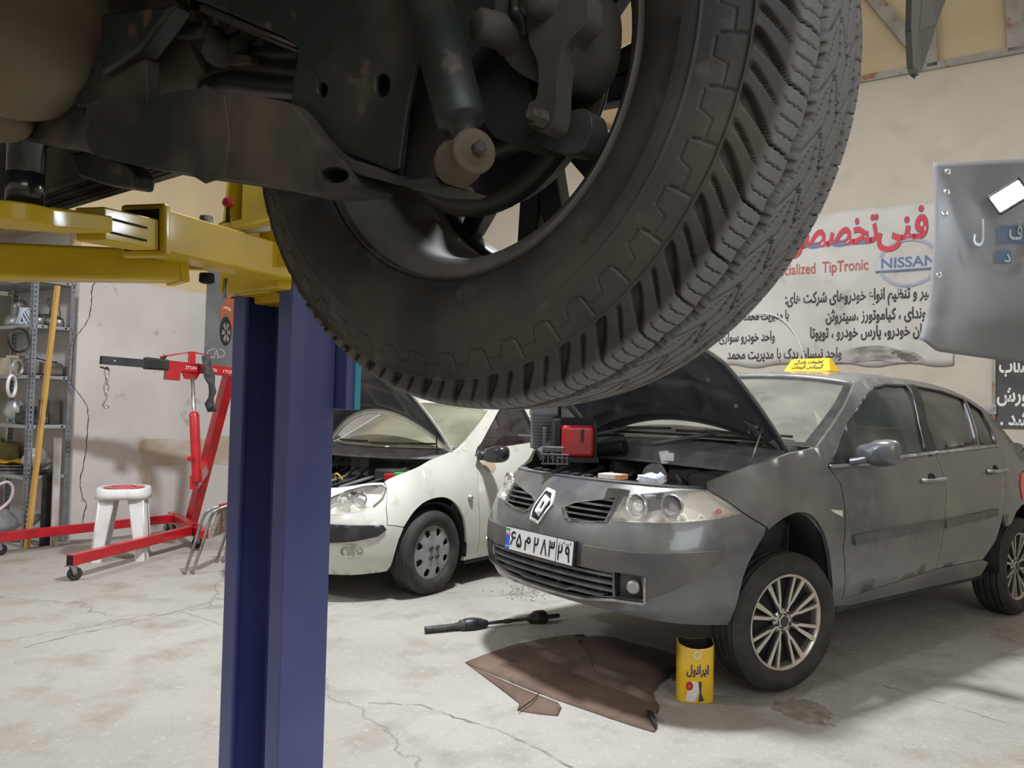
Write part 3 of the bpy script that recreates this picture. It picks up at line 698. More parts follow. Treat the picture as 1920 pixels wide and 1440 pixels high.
mb = MB(); mb.quadbox([at(x, y, dd) for x, y, dd in ((486, 424, 2.06), (486, 500, 2.06), (540, 500, 2.06), (540, 424, 2.06), (486, 424, 2.12), (486, 500, 2.12), (540, 500, 2.12), (540, 424, 2.12))]); obj('arm_yoke', mb, MT['lift_yellow'], lift, bevel=.004)
mb = MB(); mb.lathe([(0, 0), (.017, 0), (.018, -.02), (.012, -.024), (0, -.024)], at(388, 513, 1.86), ZUP, 20); obj('pin_nut', mb, MT['dark'], lift)
mb = MB(); g = at(421, 522, 1.9); mb.tube([g, g - ZUP*.065], .0035, 8); mb.tube([g + RIGHT*.006, g + RIGHT*.006 - ZUP*.05], .003, 8); obj('hanging_rod', mb, MT['steel'], lift)
# ------------------------------------------------------------ car body surfaces
class CarBody:
    """side/front skin: plan curve (distance s from the nose along the flank) x height z, inset along the plan normal"""
    def __init__(self, pos, yaw, lift, pit, wb, plan, front, side, s0, s1):
        self.pos = V(pos); self.lift = lift; self.pit = pit; self.wb = wb
        self.h = V((math.cos(yaw), math.sin(yaw), 0)); self.l = V((-math.sin(yaw), math.cos(yaw), 0))
        P = np.array(spline(plan, 24)); self.S = np.r_[0, np.cumsum(np.hypot(*np.diff(P, axis=0).T))]; self.P = P
        T = np.gradient(P, self.S, axis=0); T /= np.linalg.norm(T, axis=1)[:, None]
        self.N = np.stack([-T[:, 1], T[:, 0]], 1)      # outward when running from the nose down the left flank
        if self.N[len(P)//2][1] < 0: self.N = -self.N
        f = np.array(spline(front, 10)); sd = np.array(spline(side, 10))
        self.f, self.sd, self.s0, self.s1 = f, sd, s0, s1
    def X(self, x):
        """s on the left flank where the plan curve reaches car coordinate x"""
        return float(np.interp(-x, -self.P[:, 0], self.S))
    def loc(self, s, z, off=0.0):
        m = 1
        if s < 0: m, s = -1, -s
        p = np.array([np.interp(s, self.S, self.P[:, k]) for k in (0, 1)]); n = np.array([np.interp(s, self.S, self.N[:, k]) for k in (0, 1)])
        n /= np.linalg.norm(n)
        w = sstep(self.s0, self.s1, s)
        d = (1-w)*np.interp(z, self.f[:, 0], self.f[:, 1]) + w*np.interp(z, self.sd[:, 0], self.sd[:, 1])
        q = p - n*d + n*off
        return V((q[0], m*q[1], z))
    def world(self, c):
        cp, sp = math.cos(self.pit), math.sin(self.pit)
        xr = c[0]+self.wb
        x = xr*cp - c[2]*sp - self.wb; z = xr*sp + c[2]*cp + self.lift
        return self.pos + self.h*x + self.l*c[1] + ZUP*z
    def dirw(self, c): return (self.world(c)-self.world((0, 0, 0)))
    def pt(self, s, z, off=0.0): return self.world(self.loc(s, z, off))
    def project(self, w):
        d = w-CAMP; k = d.dot(FWD); return 960+FPX*d.dot(RIGHT)/k, 720-FPX*d.dot(UP)/k
    def find(self, px, py, g=None):
        """(s, z) on the skin along a sight line"""
        best = None
        for s in ([g[0]] if g else np.arange(0, 4.6, .15)):
            for z in ([g[1]] if g else np.arange(.15, 1.42, .12)):
                x, y = self.project(self.pt(s, z)); e = (x-px)**2+(y-py)**2
                n = self.pt(s+.01, z)-self.pt(s-.01, z); n2 = self.pt(s, z+.01)-self.pt(s, z-.01)
                if n.cross(n2).dot(CAMP-self.pt(s, z)) < 0 and not g: e += 1e5
                if best is None or e < best[0]: best = (e, s, z)
        _, s, z = best
        for _ in range(25):
            x, y = self.project(self.pt(s, z)); ex, ey = px-x, py-y
            if abs(ex)+abs(ey) < .02: break
            h = .002
            xs, ys = self.project(self.pt(s+h, z)); xz, yz = self.project(self.pt(s, z+h))
            a, b, c, d = (xs-x)/h, (xz-x)/h, (ys-y)/h, (yz-y)/h; det = a*d-b*c
            if abs(det) < 1e-3: break
            ds, dz = (d*ex-b*ey)/det, (a*ey-c*ex)/det
            k = min(1, .12/max(abs(ds), abs(dz), 1e-9)); s += ds*k; z += dz*k
            s = max(-2.2, min(s, self.S[-1]-.01)); z = max(.05, min(z, 1.5))
        return s, z
    def path(self, pts):
        out = []; g = None
        for x, y in pts: out.append(self.find(x, y))
        return out
def inpoly(x, y, P):
    c = False; j = len(P)-1
    for i in range(len(P)):
        if (P[i][1] > y) != (P[j][1] > y) and x < (P[j][0]-P[i][0])*(y-P[i][1])/(P[j][1]-P[i][1])+P[i][0]: c = not c
        j = i
    return c
def dense(P, step, closed=True):
    out = []
    for i in range(len(P) if closed else len(P)-1):
        a, b = np.array(P[i]), np.array(P[(i+1) % len(P)]); n = max(1, int(math.ceil(np.hypot(*(b-a))/step)))
        for k in range(n): out.append(tuple(a+(b-a)*k/n))
    if not closed: out.append(tuple(P[-1]))
    return out
def skin(surf, outline, step=.045, holes=(), off=0.0, rim=.012, inset=0.0):
    """sheet panel on a surface, trimmed by an outline, edges turned inwards by rim"""
    loops = [dense(outline, step)] + [dense(h, step) for h in holes]
    co = []; ed = []
    for lp in loops:
        o = len(co); co += [V(p) for p in lp]; ed += [(o+i, o+(i+1) % len(lp)) for i in range(len(lp))]
    nb = len(co)
    xs = [p[0] for p in outline]; ys = [p[1] for p in outline]
    B = np.array([tuple(c) for c in co])
    u = min(xs)+step*.5
    while u < max(xs):
        v = min(ys)+step*.5
        while v < max(ys):
            if inpoly(u, v, loops[0]) and not any(inpoly(u, v, h) for h in loops[1:]) and np.min((B[:, 0]-u)**2+(B[:, 1]-v)**2) > (step*.45)**2: co.append(V((u, v)))
            v += step
        u += step
    r = delaunay_2d_cdt(co, ed, [], 0, 1e-7)
    pts = r[0]; fs = []
    for f in r[2]:
        c = sum((pts[i] for i in f), V((0, 0)))/len(f)
        if inpoly(c.x, c.y, loops[0]) and not any(inpoly(c.x, c.y, h) for h in loops[1:]): fs.append(tuple(f))
    vs = [surf(p.x, p.y, off) for p in pts]; n = len(vs)
    mb = MB(); mb.add(vs, fs, True)
    if rim:
        cnt = {}
        for f in fs:
            for i in range(len(f)):
                a, b = f[i], f[(i+1) % len(f)]; cnt.setdefault((min(a, b), max(a, b)), []).append((a, b))
        be = [es[0] for es in cnt.values() if len(es) == 1]
        ids = {}; vv = []
        for a, b in be:
            for i in (a, b):
                if i not in ids: ids[i] = n+len(vv); vv.append(surf(pts[i].x, pts[i].y, off-rim))
        mb.v += [tuple(p) for p in vv]
        # separate edge loop so the crease stays sharp
        dup = {}; 
        for a, b in be:
            for i in (a, b):
                if i not in dup: dup[i] = len(mb.v); mb.v.append(tuple(vs[i]))
        for a, b in be: mb.f.append((dup[b], dup[a], ids[a], ids[b])); mb.sm.append(True)
    return mb
def mirror(P): return [(-s, z) for s, z in reversed(P)]
def ribbon(surf, P, w, off, rim=.006):
    """strip of width w along a path on a surface"""
    P = dense(P, .05, False); A = []; B = []
    for i in range(len(P)):
        a = np.array(P[max(i-1, 0)]); b = np.array(P[min(i+1, len(P)-1)]); t = (b-a)/max(1e-9, np.hypot(*(b-a))); n = np.array([-t[1], t[0]])*w/2
        A.append(tuple(np.array(P[i])+n)); B.append(tuple(np.array(P[i])-n))
    return skin(surf, A+B[::-1], .05, off=off, rim=rim)

def car_wheel(name, parent, body, x, y, z, R, W, rimr, steer=0, camber=0, style='spokes', m_tyre=None, m_rim=None, m_dark=None, side=1, treads=True):
    """wheel as a part: tyre, rim, hub; axle line along the car's width"""
    wo = bpy.data.objects.new(name, None); COL.objects.link(wo); wo.parent = parent
    c = body.world((x, y, z))
    ax = body.l*side
    ax = (Matrix.Rotation(steer, 3, 'Z') @ ax); fw = V((-ax.y, ax.x, 0)).normalized()
    ax = (Matrix.Rotation(camber, 3, fw) @ ax).normalized()
    h = W/2
    mb = MB()
    sd = [(rimr, -h*.75), (rimr+.012, -h*.92), (rimr+.035, -h*1.0), (rimr+(R-rimr)*.6, -h*1.03), (R-.030, -h*.95), (R-.012, -h*.86), (R-.004, -h*.72)]
    tr = []
    for g in (-.45, -.15, .15, .45):
        tr += [(R, (g-.09)*h*1.3), (R, (g-.035)*h*1.3), (R-.007, (g-.03)*h*1.3), (R-.007, (g+.03)*h*1.3), (R, (g+.035)*h*1.3), (R, (g+.09)*h*1.3)]
    prof = sd + tr + [(r, -l) for r, l in reversed(sd)]
    mb.lathe(prof, c, ax, 72)
    obj('tyre', mb, m_tyre, wo)
    u = ax.cross(ZUP).normalized(); w = u.cross(ax)
    def q(r, l, t): return c + ax*l + (u*math.cos(t)+w*math.sin(t))*r
    if style == 'spokes':
        mb = MB(); mb.lathe([(rimr-.004, h*.70), (rimr+.004, h*.78), (rimr+.002, h*.82), (rimr-.010, h*.80), (rimr-.016, h*.62), (rimr-.03, -.2*h), (rimr-.03, -h*.8)], c, ax, 64); obj('rim', mb, m_rim, wo)
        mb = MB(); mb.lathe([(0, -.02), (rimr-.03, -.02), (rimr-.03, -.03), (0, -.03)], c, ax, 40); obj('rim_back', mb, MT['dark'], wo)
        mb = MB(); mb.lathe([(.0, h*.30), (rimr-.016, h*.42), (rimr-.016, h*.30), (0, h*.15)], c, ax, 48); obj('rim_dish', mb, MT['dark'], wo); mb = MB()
        n = 8
        for k in range(n):
            t0 = .35 + 2*PI*k/n
            for d in (-.12, .12):
                a = q(.045, h*.50, t0+d*.6); b = q(rimr-.008, h*.62, t0+d)
                mb.bar(a, b, .02, .02, up=ax)
        obj('rim_back_spokes', mb, m_dark, wo)
        sm = MB()
        for k in range(n):
            t0 = .35 + 2*PI*k/n
            for j, d in enumerate((-.145, .145)):
                wd = .025 if (k+j) % 2 else .017
                P = [q(.048, h*.60, t0-d*.3), q(.078, h*.63, t0+d*.15), q(.105, h*.66, t0+d*.75), q(rimr-.008, h*.76, t0+d)]
                for i in range(3): sm.bar(P[i]-(P[i+1]-P[i])*.04, P[i+1], .012 if i == 0 else (.012 if i == 1 else .014), .008, up=ax, w2=.012 if i < 2 else wd)
        obj('spoke_faces', sm, m_rim, wo)
        mb = MB(); mb.lathe([(0, h*.66), (.030, h*.66), (.034, h*.64), (.036, h*.60)], c, ax, 6, smooth=False); mb.lathe([(.036, h*.60), (.058, h*.60), (.060, h*.5)], c, ax, 30); obj('hub', mb, m_rim, wo)
        mb = MB(); mb.lathe([(0, h*.69), (.022, h*.68), (.026, h*.66)], c, ax, 28); obj('hub_cap', mb, m_dark, wo)
        for k in range(5):
            mb = MB(); mb.lathe([(0, h*.66), (.007, h*.66), (.008, h*.58)], q(.046, 0, .35+2*PI*(k+.5)/5), ax, 6, smooth=False); obj('wheel_bolt', mb, m_dark, wo)
    else:   # pressed trim ring with round-cornered holes
        f = h*.80
        hr = rimr*.80; nh = 8; hw, hl = .022, .030
        def disc(r): return f + .012 - .02*(r/rimr)**2
        surf = lambda x, y, o: c + ax*(disc(math.hypot(x, y))+o) + u*x + w*y
        ring = [(rimr*1.03*math.cos(2*PI*k/64), rimr*1.03*math.sin(2*PI*k/64)) for k in range(64)]
        holes = []
        for k in range(nh):
            t = 2*PI*(k+.5)/nh; cx, cy = rimr*.76*math.cos(t), rimr*.76*math.sin(t)
            hh = []
            for a in range(20):
                al = 2*PI*a/20; x = math.copysign(abs(math.cos(al))**.7, math.cos(al))*.027; y = math.copysign(abs(math.sin(al))**.7, math.sin(al))*.024*(1.0+.25*math.cos(al))
                hh.append((cx + x*math.cos(t)-y*math.sin(t), cy + x*math.sin(t)+y*math.cos(t)))
            holes.append(hh)
        obj('wheel_cover', skin(surf, ring, .02, holes, 0, .014), m_rim, wo)
        mb = MB()
        for t in range(4):
            mb.lathe([(.018, .002), (.017, .008), (.012, .008), (.012, .0015)], q(.045, disc(.045), PI/4+t*PI/2), ax, 18)
        obj('bolt_caps', mb, m_dark, wo)
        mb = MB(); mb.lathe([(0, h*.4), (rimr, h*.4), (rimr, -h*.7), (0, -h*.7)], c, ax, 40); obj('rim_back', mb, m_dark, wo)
    return wo
# ------------------------------------------------------------ grey sedan, raised at the front, bonnet open
MT['grey_paint'] = mat('dusty_grey_car_paint', (.108, .114, .130), .28, .3, c2=(.205, .212, .185), scale=2.0, lo=.40, hi=.68, c3=(.165, .168, .160), scale3=9, lo3=.5, hi3=.7, coat=.55, rough2=.5)
MT['grey_trim'] = mat('dark_grey_bumper_trim', (.085, .085, .088), .55, c2=(.13, .118, .10), scale=5)
MT['lamp_clear'] = glass('headlamp_lens', (.75, .74, .70), .16, .05)
MT['lamp_bowl'] = mat('headlamp_reflector', (.80, .77, .70), .28, .35, c2=(.66, .62, .54), scale=9)
MT['plate_ink'] = mat('plate_ink', (.02, .05, .045), .5)
MT['badge'] = mat('bright_badge_metal', (.80, .82, .84), .30, .25)
MT['amber'] = mat('amber_bulb', (.7, .12, .05), .3)
MT['pane_side'] = glass('dusty_side_window', (.018, .026, .026), .80, .10, (.11, .125, .115))
MT['pane_front'] = glass('dusty_windscreen', (.16, .19, .165), .42, .08, (.30, .29, .25))
MT['seat'] = mat('green_grey_seat_fabric', (.16, .18, .15), .9, c2=(.10, .11, .10), scale=9)
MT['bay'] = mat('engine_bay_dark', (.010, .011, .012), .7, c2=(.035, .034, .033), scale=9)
MT['bay_grey'] = mat('dusty_grey_plastic', (.085, .088, .095), .6, c2=(.15, .145, .14), scale=11)
MT['rubber_car'] = mat('car_tyre_rubber', (.017, .017, .017), .7, c2=(.036, .034, .030), scale=12)
MT['rim_silver'] = mat('machined_alloy', (.62, .58, .52), .32, .85, c2=(.50, .46, .40), scale=9)
sedan = thing('sedan', 'dusty grey sedan with raised front, open bonnet and yellow roof sign', 'car')
E_plan = [(.775, -.10), (.780, 0), (.772, .2), (.742, .4), (.672, .58), (.575, .70), (.43, .79), (.22, .848), (0, .868), (-.5, .880), (-1.4, .884), (-2.3, .872), (-2.9, .83), (-3.3, .72), (-3.52, .45), (-3.6, 0)]
E_plan = E_plan[1:]
E_front = [(.05, .16), (.16, .10), (.22, .045), (.30, .012), (.38, .0), (.48, .002), (.56, .018), (.62, .038), (.68, .07), (.74, .115), (.80, .19), (.86, .30), (1.5, .9)]
E_side = [(.05, .14), (.16, .10), (.24, .055), (.34, .022), (.48, .002), (.60, -.004), (.72, .004), (.82, .018), (.90, .038), (.96, .058), (1.02, .088), (1.10, .122), (1.2, .168), (1.30, .222), (1.37, .270), (1.41, .315), (1.45, .40), (1.5, .6)]
SB = CarBody((.7643, 4.2297, 0), 3.78556, .0863, .03225, 2.686, E_plan, E_front, E_side, .72, 1.25)
S = SB.pt
def sp2(n, mb, m, parent=sedan, **k): return obj(n, mb, m, parent, **k)
hl = SB.path([(1169, 930), (1224, 923.5), (1280, 919.5), (1327, 921), (1360, 941), (1392, 963), (1349, 973), (1300, 978), (1255, 981), (1192, 979.5), (1144, 976)])
gr = SB.path([(1055, 950), (1074, 941.5), (1116, 936), (1160, 930.6), (1150, 955), (1138, 979), (1100, 979), (1067, 977.5), (1059, 971)])
arch = SB.path([(1372, 1172), (1384, 1130), (1395, 1081), (1414, 1036), (1440, 995), (1470, 971), (1500, 960), (1526, 969), (1545, 999), (1556, 1040), (1560, 1081), (1558, 1132)])
arch = spline(arch, 3)
btop = SB.path([(1131, 901), (1170, 908), (1224, 916), (1290, 918), (1327, 918)])
bside = SB.path([(1392, 963), (1412, 974), (1437, 988)])
bot = SB.path([(1372, 1172), (1320, 1172), (1260, 1168), (1190, 1155), (1120, 1138)])
lg_top = SB.path([(1150, 1075), (1110, 1067), (1078, 1058)]); lg_bot = SB.path([(1149, 1118), (1100, 1118), (1060, 1110), (1010, 1095)])
zt = .775

PTH = SB.path
# --- bumper and nose skin, with openings for lamps, upper grilles and lower grille
half = [(0, .208), (.349, .208), (.547, .203), (.736, .192), (.907, .184), (1.048, .178), (1.045, .235), (1.046, .29), (1.049, .35), (1.058, .408), (1.077, .462), (1.106, .512), (1.138, .558), (1.165, .594), (1.172, .620), (1.104, .654), (1.058, .680), (.985, .733), (.918, .774), (.812, .772), (.589, .768), (.411, .773), (.262, .778), (0, .782)]
lowg = [(-.456, .385), (-.347, .388), (0, .392), (.347, .388), (.456, .385), (.452, .283), (.301, .254), (.162, .247), (0, .246), (-.162, .247), (-.301, .254), (-.452, .283)]
fog = [(.464, .392), (.590, .392), (.600, .30), (.592, .288), (.464, .279)]
sp2('bumper', skin(S, half + [(-a, b) for a, b in reversed(half[1:-1])], .045, [hl, mirror(hl), gr, mirror(gr), lowg, fog, mirror(fog)], rim=.02), MT['grey_paint'])
def inward(P, k):
    c = np.mean(np.array(P), axis=0); return [tuple(c+(np.array(p)-c)*k) for p in P]
# trim strips (unpainted band either side of the plate)
strip = [(.285, .489), (.40, .489), (.554, .490), (.72, .502), (.866, .517), (.946, .524), (.930, .482), (.852, .411), (.685, .323), (.607, .286), (.604, .398), (.456, .395), (.285, .396)]
for P in (strip, mirror(strip)): lab(sp2('bumper_strip', skin(S, P, .04, off=.007, rim=.015), MT['grey_trim']), 'matt dark grey bumper strip')
lip = [(-.602, .272), (-.45, .267), (-.30, .242), (-.16, .235), (0, .233), (.16, .235), (.30, .242), (.45, .267), (.602, .272)]
lab(sp2('bumper_lip', ribbon(S, lip, .012, .012), MT['steel']), 'silver lower lip')
for sgn in (1, -1):
    mb = MB()
    mb = ribbon(S, [(sgn*.606, .274), (sgn*.609, .39)] if sgn > 0 else [(sgn*.609, .39), (sgn*.606, .274)], .010, .012); sp2('fog_surround', mb, MT['steel'])
# lower grille: dark back and four slats
sp2('grille_back', skin(S, inward(lowg, 1.03), .05, off=-.07, rim=-.065), MT['dark'])
gm = MB()
for z0 in (.372, .338, .305, .272):
    w = .452 if z0 > .28 else .40
    P = [(-w+2*w*k/24, z0 - .03*(1-abs(-1+2*k/24)**2)*0 - (.01 if z0 < .28 and abs(-1+2*k/24) < .5 else 0)) for k in range(25)]
    A = [S(s, z+.006, -.004) for s, z in P]; B = [S(s, z-.006, -.004) for s, z in P]; Cb = [S(s, z-.004, -.045) for s, z in P]; D = [S(s, z+.012, -.045) for s, z in P]
    for i in range(24): gm.add([A[i], A[i+1], B[i+1], B[i], D[i], D[i+1], Cb[i+1], Cb[i]], [(0, 3, 2, 1), (4, 5, 6, 7), (0, 1, 5, 4), (2, 3, 7, 6)])
lab(sp2('lower_grille', gm, MT['bay_grey']), 'grey slatted lower grille')
for s in (-.36, -.22, -.08, .08, .22, .36): sp2('grille_rib', MB().quadbox([S(s-.004, .25, -.05), S(s+.004, .25, -.05), S(s+.004, .25, -.03), S(s-.004, .25, -.03), S(s-.004, .39, -.05), S(s+.004, .39, -.05), S(s+.004, .39, -.03), S(s-.004, .39, -.03)]), MT['bay_grey'])
# upper grilles
for P, sg in ((gr, 1), (mirror(gr), -1)):
    g = sp2('upper_grille', skin(S, inward(P, 1.05), .04, off=-.05, rim=0), MT['dark'])
    fr_ = skin(S, inward(P, 1.03), .03, [inward(P, .90)], off=.003, rim=.02); obj('grille_frame', fr_, MT['grey_trim'], g)
    zs = [p[1] for p in P]; z0, z1 = min(zs), max(zs)
    for k in range(5):
        z = lerp(z0, z1, (k+.6)/5.4)
        xs = [s*.002+min(p[0] for p in P) for s in range(0, 200) if inpoly(s*.002+min(p[0] for p in P), z, P)]
        if len(xs) < 8: continue
        a, b = min(xs)+.006, max(xs)-.006
        sm = MB(); n = 9
        A = [S(lerp(a, b, i/n), z+.004 + .012*lerp(0, 1, i/n)*(sg)*0, .0) for i in range(n+1)]; B = [S(lerp(a, b, i/n), z-.005, -.003) for i in range(n+1)]
        Cb = [S(lerp(a, b, i/n), z-.012, -.04) for i in range(n+1)]; D = [S(lerp(a, b, i/n), z-.004, -.04) for i in range(n+1)]
        for i in range(n): sm.add([A[i], A[i+1], B[i+1], B[i], D[i], D[i+1], Cb[i+1], Cb[i]], [(0, 3, 2, 1), (4, 5, 6, 7), (0, 1, 5, 4), (2, 3, 7, 6)])
        obj('grille_slat', sm, MT['bay_grey'], g)
# diamond emblem on a dark hexagonal plate
em = PTH([(1002, 952), (1027, 917), (1039, 923), (1036, 945), (1011, 979), (997, 971)])
bd = sp2('emblem_plate', skin(S, em, .03, off=.006, rim=.012), MT['dark'])
obj('emblem_frame', skin(S, inward(em, 1.10), .03, [inward(em, .93)], off=.009, rim=.012), MT['badge'], bd)
di = PTH([(1025, 929), (1036, 944), (1014, 967), (1008, 952)]); dh = PTH([(1022, 941), (1026, 948), (1019, 955), (1016, 949)])
di = PTH([(1026, 927), (1034, 937), (1014, 968), (1007, 957)]); dh = PTH([(1023, 938), (1026, 942), (1018, 956), (1015, 952)])
lab(obj('emblem_diamond', skin(S, di, .02, [dh], off=.016, rim=.010), MT['badge'], bd), 'silver diamond badge')
# head lamps
for P, sg in ((hl, 1), (mirror(hl), -1)):
    hd = sp2('headlamp', skin(S, inward(P, .985), .035, off=.004, rim=.012), MT['lamp_clear'])
    bw = skin(S, inward(P, 1.0), .04, off=-.055, rim=-.05); obj('lamp_bowl', bw, MT['lamp_bowl'], hd)
    for s0, z0, r in ((.53, .685, .052), (.735, .697, .048)):
        c = S(sg*s0, z0, -.045); n = (S(sg*s0, z0, 0)-S(sg*s0, z0, -.05)).normalized()
        n = (n*.5 + SB.h*.8).normalized()
        mb = MB(); mb.lathe([(r*.35, -.01), (r*.7, .002), (r*.95, .025), (r, .04), (r*1.03, .04), (r*1.05, .02)], c, n, 28); obj('lamp_cup', mb, MT['chrome'] if s0 < .6 else MT['alu'], hd)
        mb = MB(); mb.ball(c+n*.012, r*.55, 20); obj('projector_lens', mb, MT['lamp_bowl'] if s0 < .6 else MT['grey_trim'], hd)
    mb = MB(); mb.ball(S(sg*.955, .683, -.02), .013, 12); lab(obj('amber_bulb', mb, MT['amber'], hd), 'red amber side bulb')
# fog lamps in their recesses
for P, sg in ((fog, 1), (mirror(fog), -1)):
    f = sp2('fog_recess', skin(S, inward(P, 1.04), .03, off=-.05, rim=-.05), MT['grey_trim'])
    c = S(sg*.545, .335, -.045); n = (SB.h*.8+SB.l*sg*.35).normalized()
    mb = MB(); mb.lathe([(.032, .0), (.032, .022), (.027, .027), (.012, .030), (0, .031)], c, n, 24); obj('fog_lamp', mb, MT['alu'], f)
# number plate
pc = S(-.0, .440, .018); pn = SB.dirw((1, 0, .06)).normalized()
px_ = SB.l; py_ = pn.cross(px_).normalized()
if py_.z < 0: py_ = -py_
pl = V((0, 0, 0))
pm = (on_plane(1008, 1022, pc, pn)); pc = pm
def pp(x, y, o=0.0): return pc + px_*x + py_*y + pn*o
mb = MB(); mb.quadbox([pp(-.265, -.060, -.022), pp(.265, -.060, -.022), pp(.265, -.060, 0), pp(-.265, -.060, 0), pp(-.265, .060, -.022), pp(.265, .060, -.022), pp(.265, .060, 0), pp(-.265, .060, 0)])
plate = sp2('number_plate', mb, MT['black'], bevel=.003)
def prect(n, x0, x1, y0, y1, o, m):
    mb = MB(); mb.quadbox([pp(x0, y0, o-.001), pp(x1, y0, o-.001), pp(x1, y0, o), pp(x0, y0, o), pp(x0, y1, o-.001), pp(x1, y1, o-.001), pp(x1, y1, o), pp(x0, y1, o)]); return obj(n, mb, m, plate)
prect('plate_face', -.258, .258, -.054, .054, .002, mat('plate_white', (.78, .78, .79), .4))
prect('blue_band', -.257, -.222, -.053, .028, .003, mat('plate_blue', (.05, .12, .60), .4))
prect('flag_green', -.255, -.224, .036, .048, .0032, mat('flag_green', (.02, .28, .20), .5)); prect('flag_red', -.255, -.224, .014, .024, .0034, mat('flag_red', (.75, .12, .16), .5)); prect('flag_white', -.255, -.224, .024, .036, .0033, MT['white'])
prect('plate_divider', .140, .144, -.054, .054, .003, MT['letter_black'])
DG = {'2': [[(.15, 1), (.15, 0)], [(.15, .62), (.3, .55), (.6, .55), (.85, .7), (.85, 1)]],
      '3': [[(.12, 1), (.12, 0)], [(.12, .66), (.3, .60), (.5, .66), (.5, .92)], [(.5, .66), (.68, .60), (.9, .68), (.9, 1)]],
      '8': [[(.05, 0), (.5, 1), (.95, 0)]],
      '9': [[(.85, .0), (.72, .45), (.70, .85), (.5, 1), (.25, .95), (.15, .75), (.25, .58), (.5, .55), (.72, .62)]],
      '5': [[(.5, 1), (.2, .6), (.05, .25), (.2, .02), (.42, .05), (.5, .2), (.58, .05), (.8, .02), (.95, .25), (.8, .6), (.5, 1)]],
      '6': [[(.85, .95), (.5, 1), (.2, .85), (.22, .65), (.5, .55), (.9, .60)], [(.55, .56), (.25, .25), (.05, 0)]],
      'm': [[(.10, 0), (.10, .62), (.35, .70), (.50, .92), (.75, .95), (.92, .75), (.75, .58), (.48, .62), (.40, .70)]]}
for ch, x, y0, sx, sy in (('6', -.213, -.028, .040, .062), ('5', -.163, -.030, .038, .058), ('m', -.096, -.036, .042, .062), ('2', -.026, -.036, .034, .066), ('8', .030, -.036, .042, .066), ('3', .088, -.036, .040, .068), ('2', .154, -.040, .032, .062), ('9', .205, -.040, .036, .062)):
    obj('plate_digit', strokes(MB(), [spline(l, 4) if len(l) > 3 and ch != '8' else l for l in DG[ch]], pp(x, y0, .0022), px_, py_, sx, sy, .0095, .0012), MT['plate_ink'], plate)
lettering('plate_country', persian('ایران'), MT['letter_black'], plate, pp(.200, .040, .0022), px_, py_, .022, .085)
lettering('plate_country_code', 'I.R. IRAN', MT['letter_white'], plate, pp(-.2395, -.040, .0032), px_, py_, .008, .028)
# --- front wing, doors, sill, rear quarter, for both flanks
door_f = PTH([(1580, 1122), (1581, 1030), (1584, 951), (1576, 907), (1553, 876), (1565, 833)])
wing_top = PTH([(1481, 850), (1411, 871), (1330, 903)])
wing = [(1.058, .680), (1.104, .654), (1.172, .620)] + [p for p in arch if p[0] > 1.18 and p[1] > .215] + door_f + wing_top + [(.922, .770)]
wing = [(1.062, .684), (1.106, .659), (1.177, .624), (1.190, .612)] + [p for p in arch if p[0] > 1.20 and p[1] > .25] + [(1.800, .205)] + [(a-.004, b) for a, b in door_f] + wing_top + [(.924, .775), (.987, .737)]
sill_l = PTH([(1553, 876), (1625, 870), (1696, 855), (1752, 848.5)])
bl = PTH([(1752, 848), (1774, 913), (1771, 973), (1755, 1066)])
fd = [(a+.004, b) for a, b in door_f[:5]] + [(sill_l[1][0], sill_l[1][1]), (sill_l[2][0], sill_l[2][1])] + [(a-.003, b) for a, b in bl]
rr = [(3.416, .330), (3.560, .44), (3.640, .60), (3.748, .824), (3.827, 1.035)]
rd = [(a+.003, b) for a, b in reversed(bl)] + []
rd = [(bl[3][0]+.003, bl[3][1])] + rr + [(bl[0][0]+.003, bl[0][1])] + [(bl[1][0]+.003, bl[1][1]), (bl[2][0]+.003, bl[2][1])]
rock = [(1.800, .200), (2.86, .222), (3.47, .222), (3.50, .30), (3.42, .322), (2.80, .312), (1.905, .226), (1.800, .200)][:-1]
rock = [(1.80, .175), (2.86, .205), (3.50, .215), (3.52, .30), (3.418, .326), (2.80, .316), (1.884, .232), (1.80, .225)]
sR = SB.X(-2.686)
rarch = [(sR+.345*math.cos(math.radians(t)), .31+.345*math.sin(math.radians(t))) for t in (200, 180, 160, 140, 120, 100, 80, 60, 40, 20, 0, -20)]
quarter = [(3.525, .222)] + [(3.525, .30), (3.566, .44), (3.647, .60)][:0] + [(3.50, .335), (3.566, .44)] + [p for p in rarch if p[0] > 3.60 or p[1] > .45][1:] + [(4.75, .25), (4.80, .75), (4.70, 1.03), (4.30, 1.06), (3.832, 1.04), (3.753, .824), (3.646, .60)]
quarter = [(3.646, .60), (3.753, .824), (3.832, 1.04), (4.30, 1.06), (4.70, 1.03), (4.80, .75), (4.75, .25), (4.42, .22)] + rarch[::-1][1:9] + [(3.70, .52)]
mold = [(1.838, .556), (2.80, .600), (3.545, .640), (3.545, .597), (2.80, .556), (1.858, .508)]
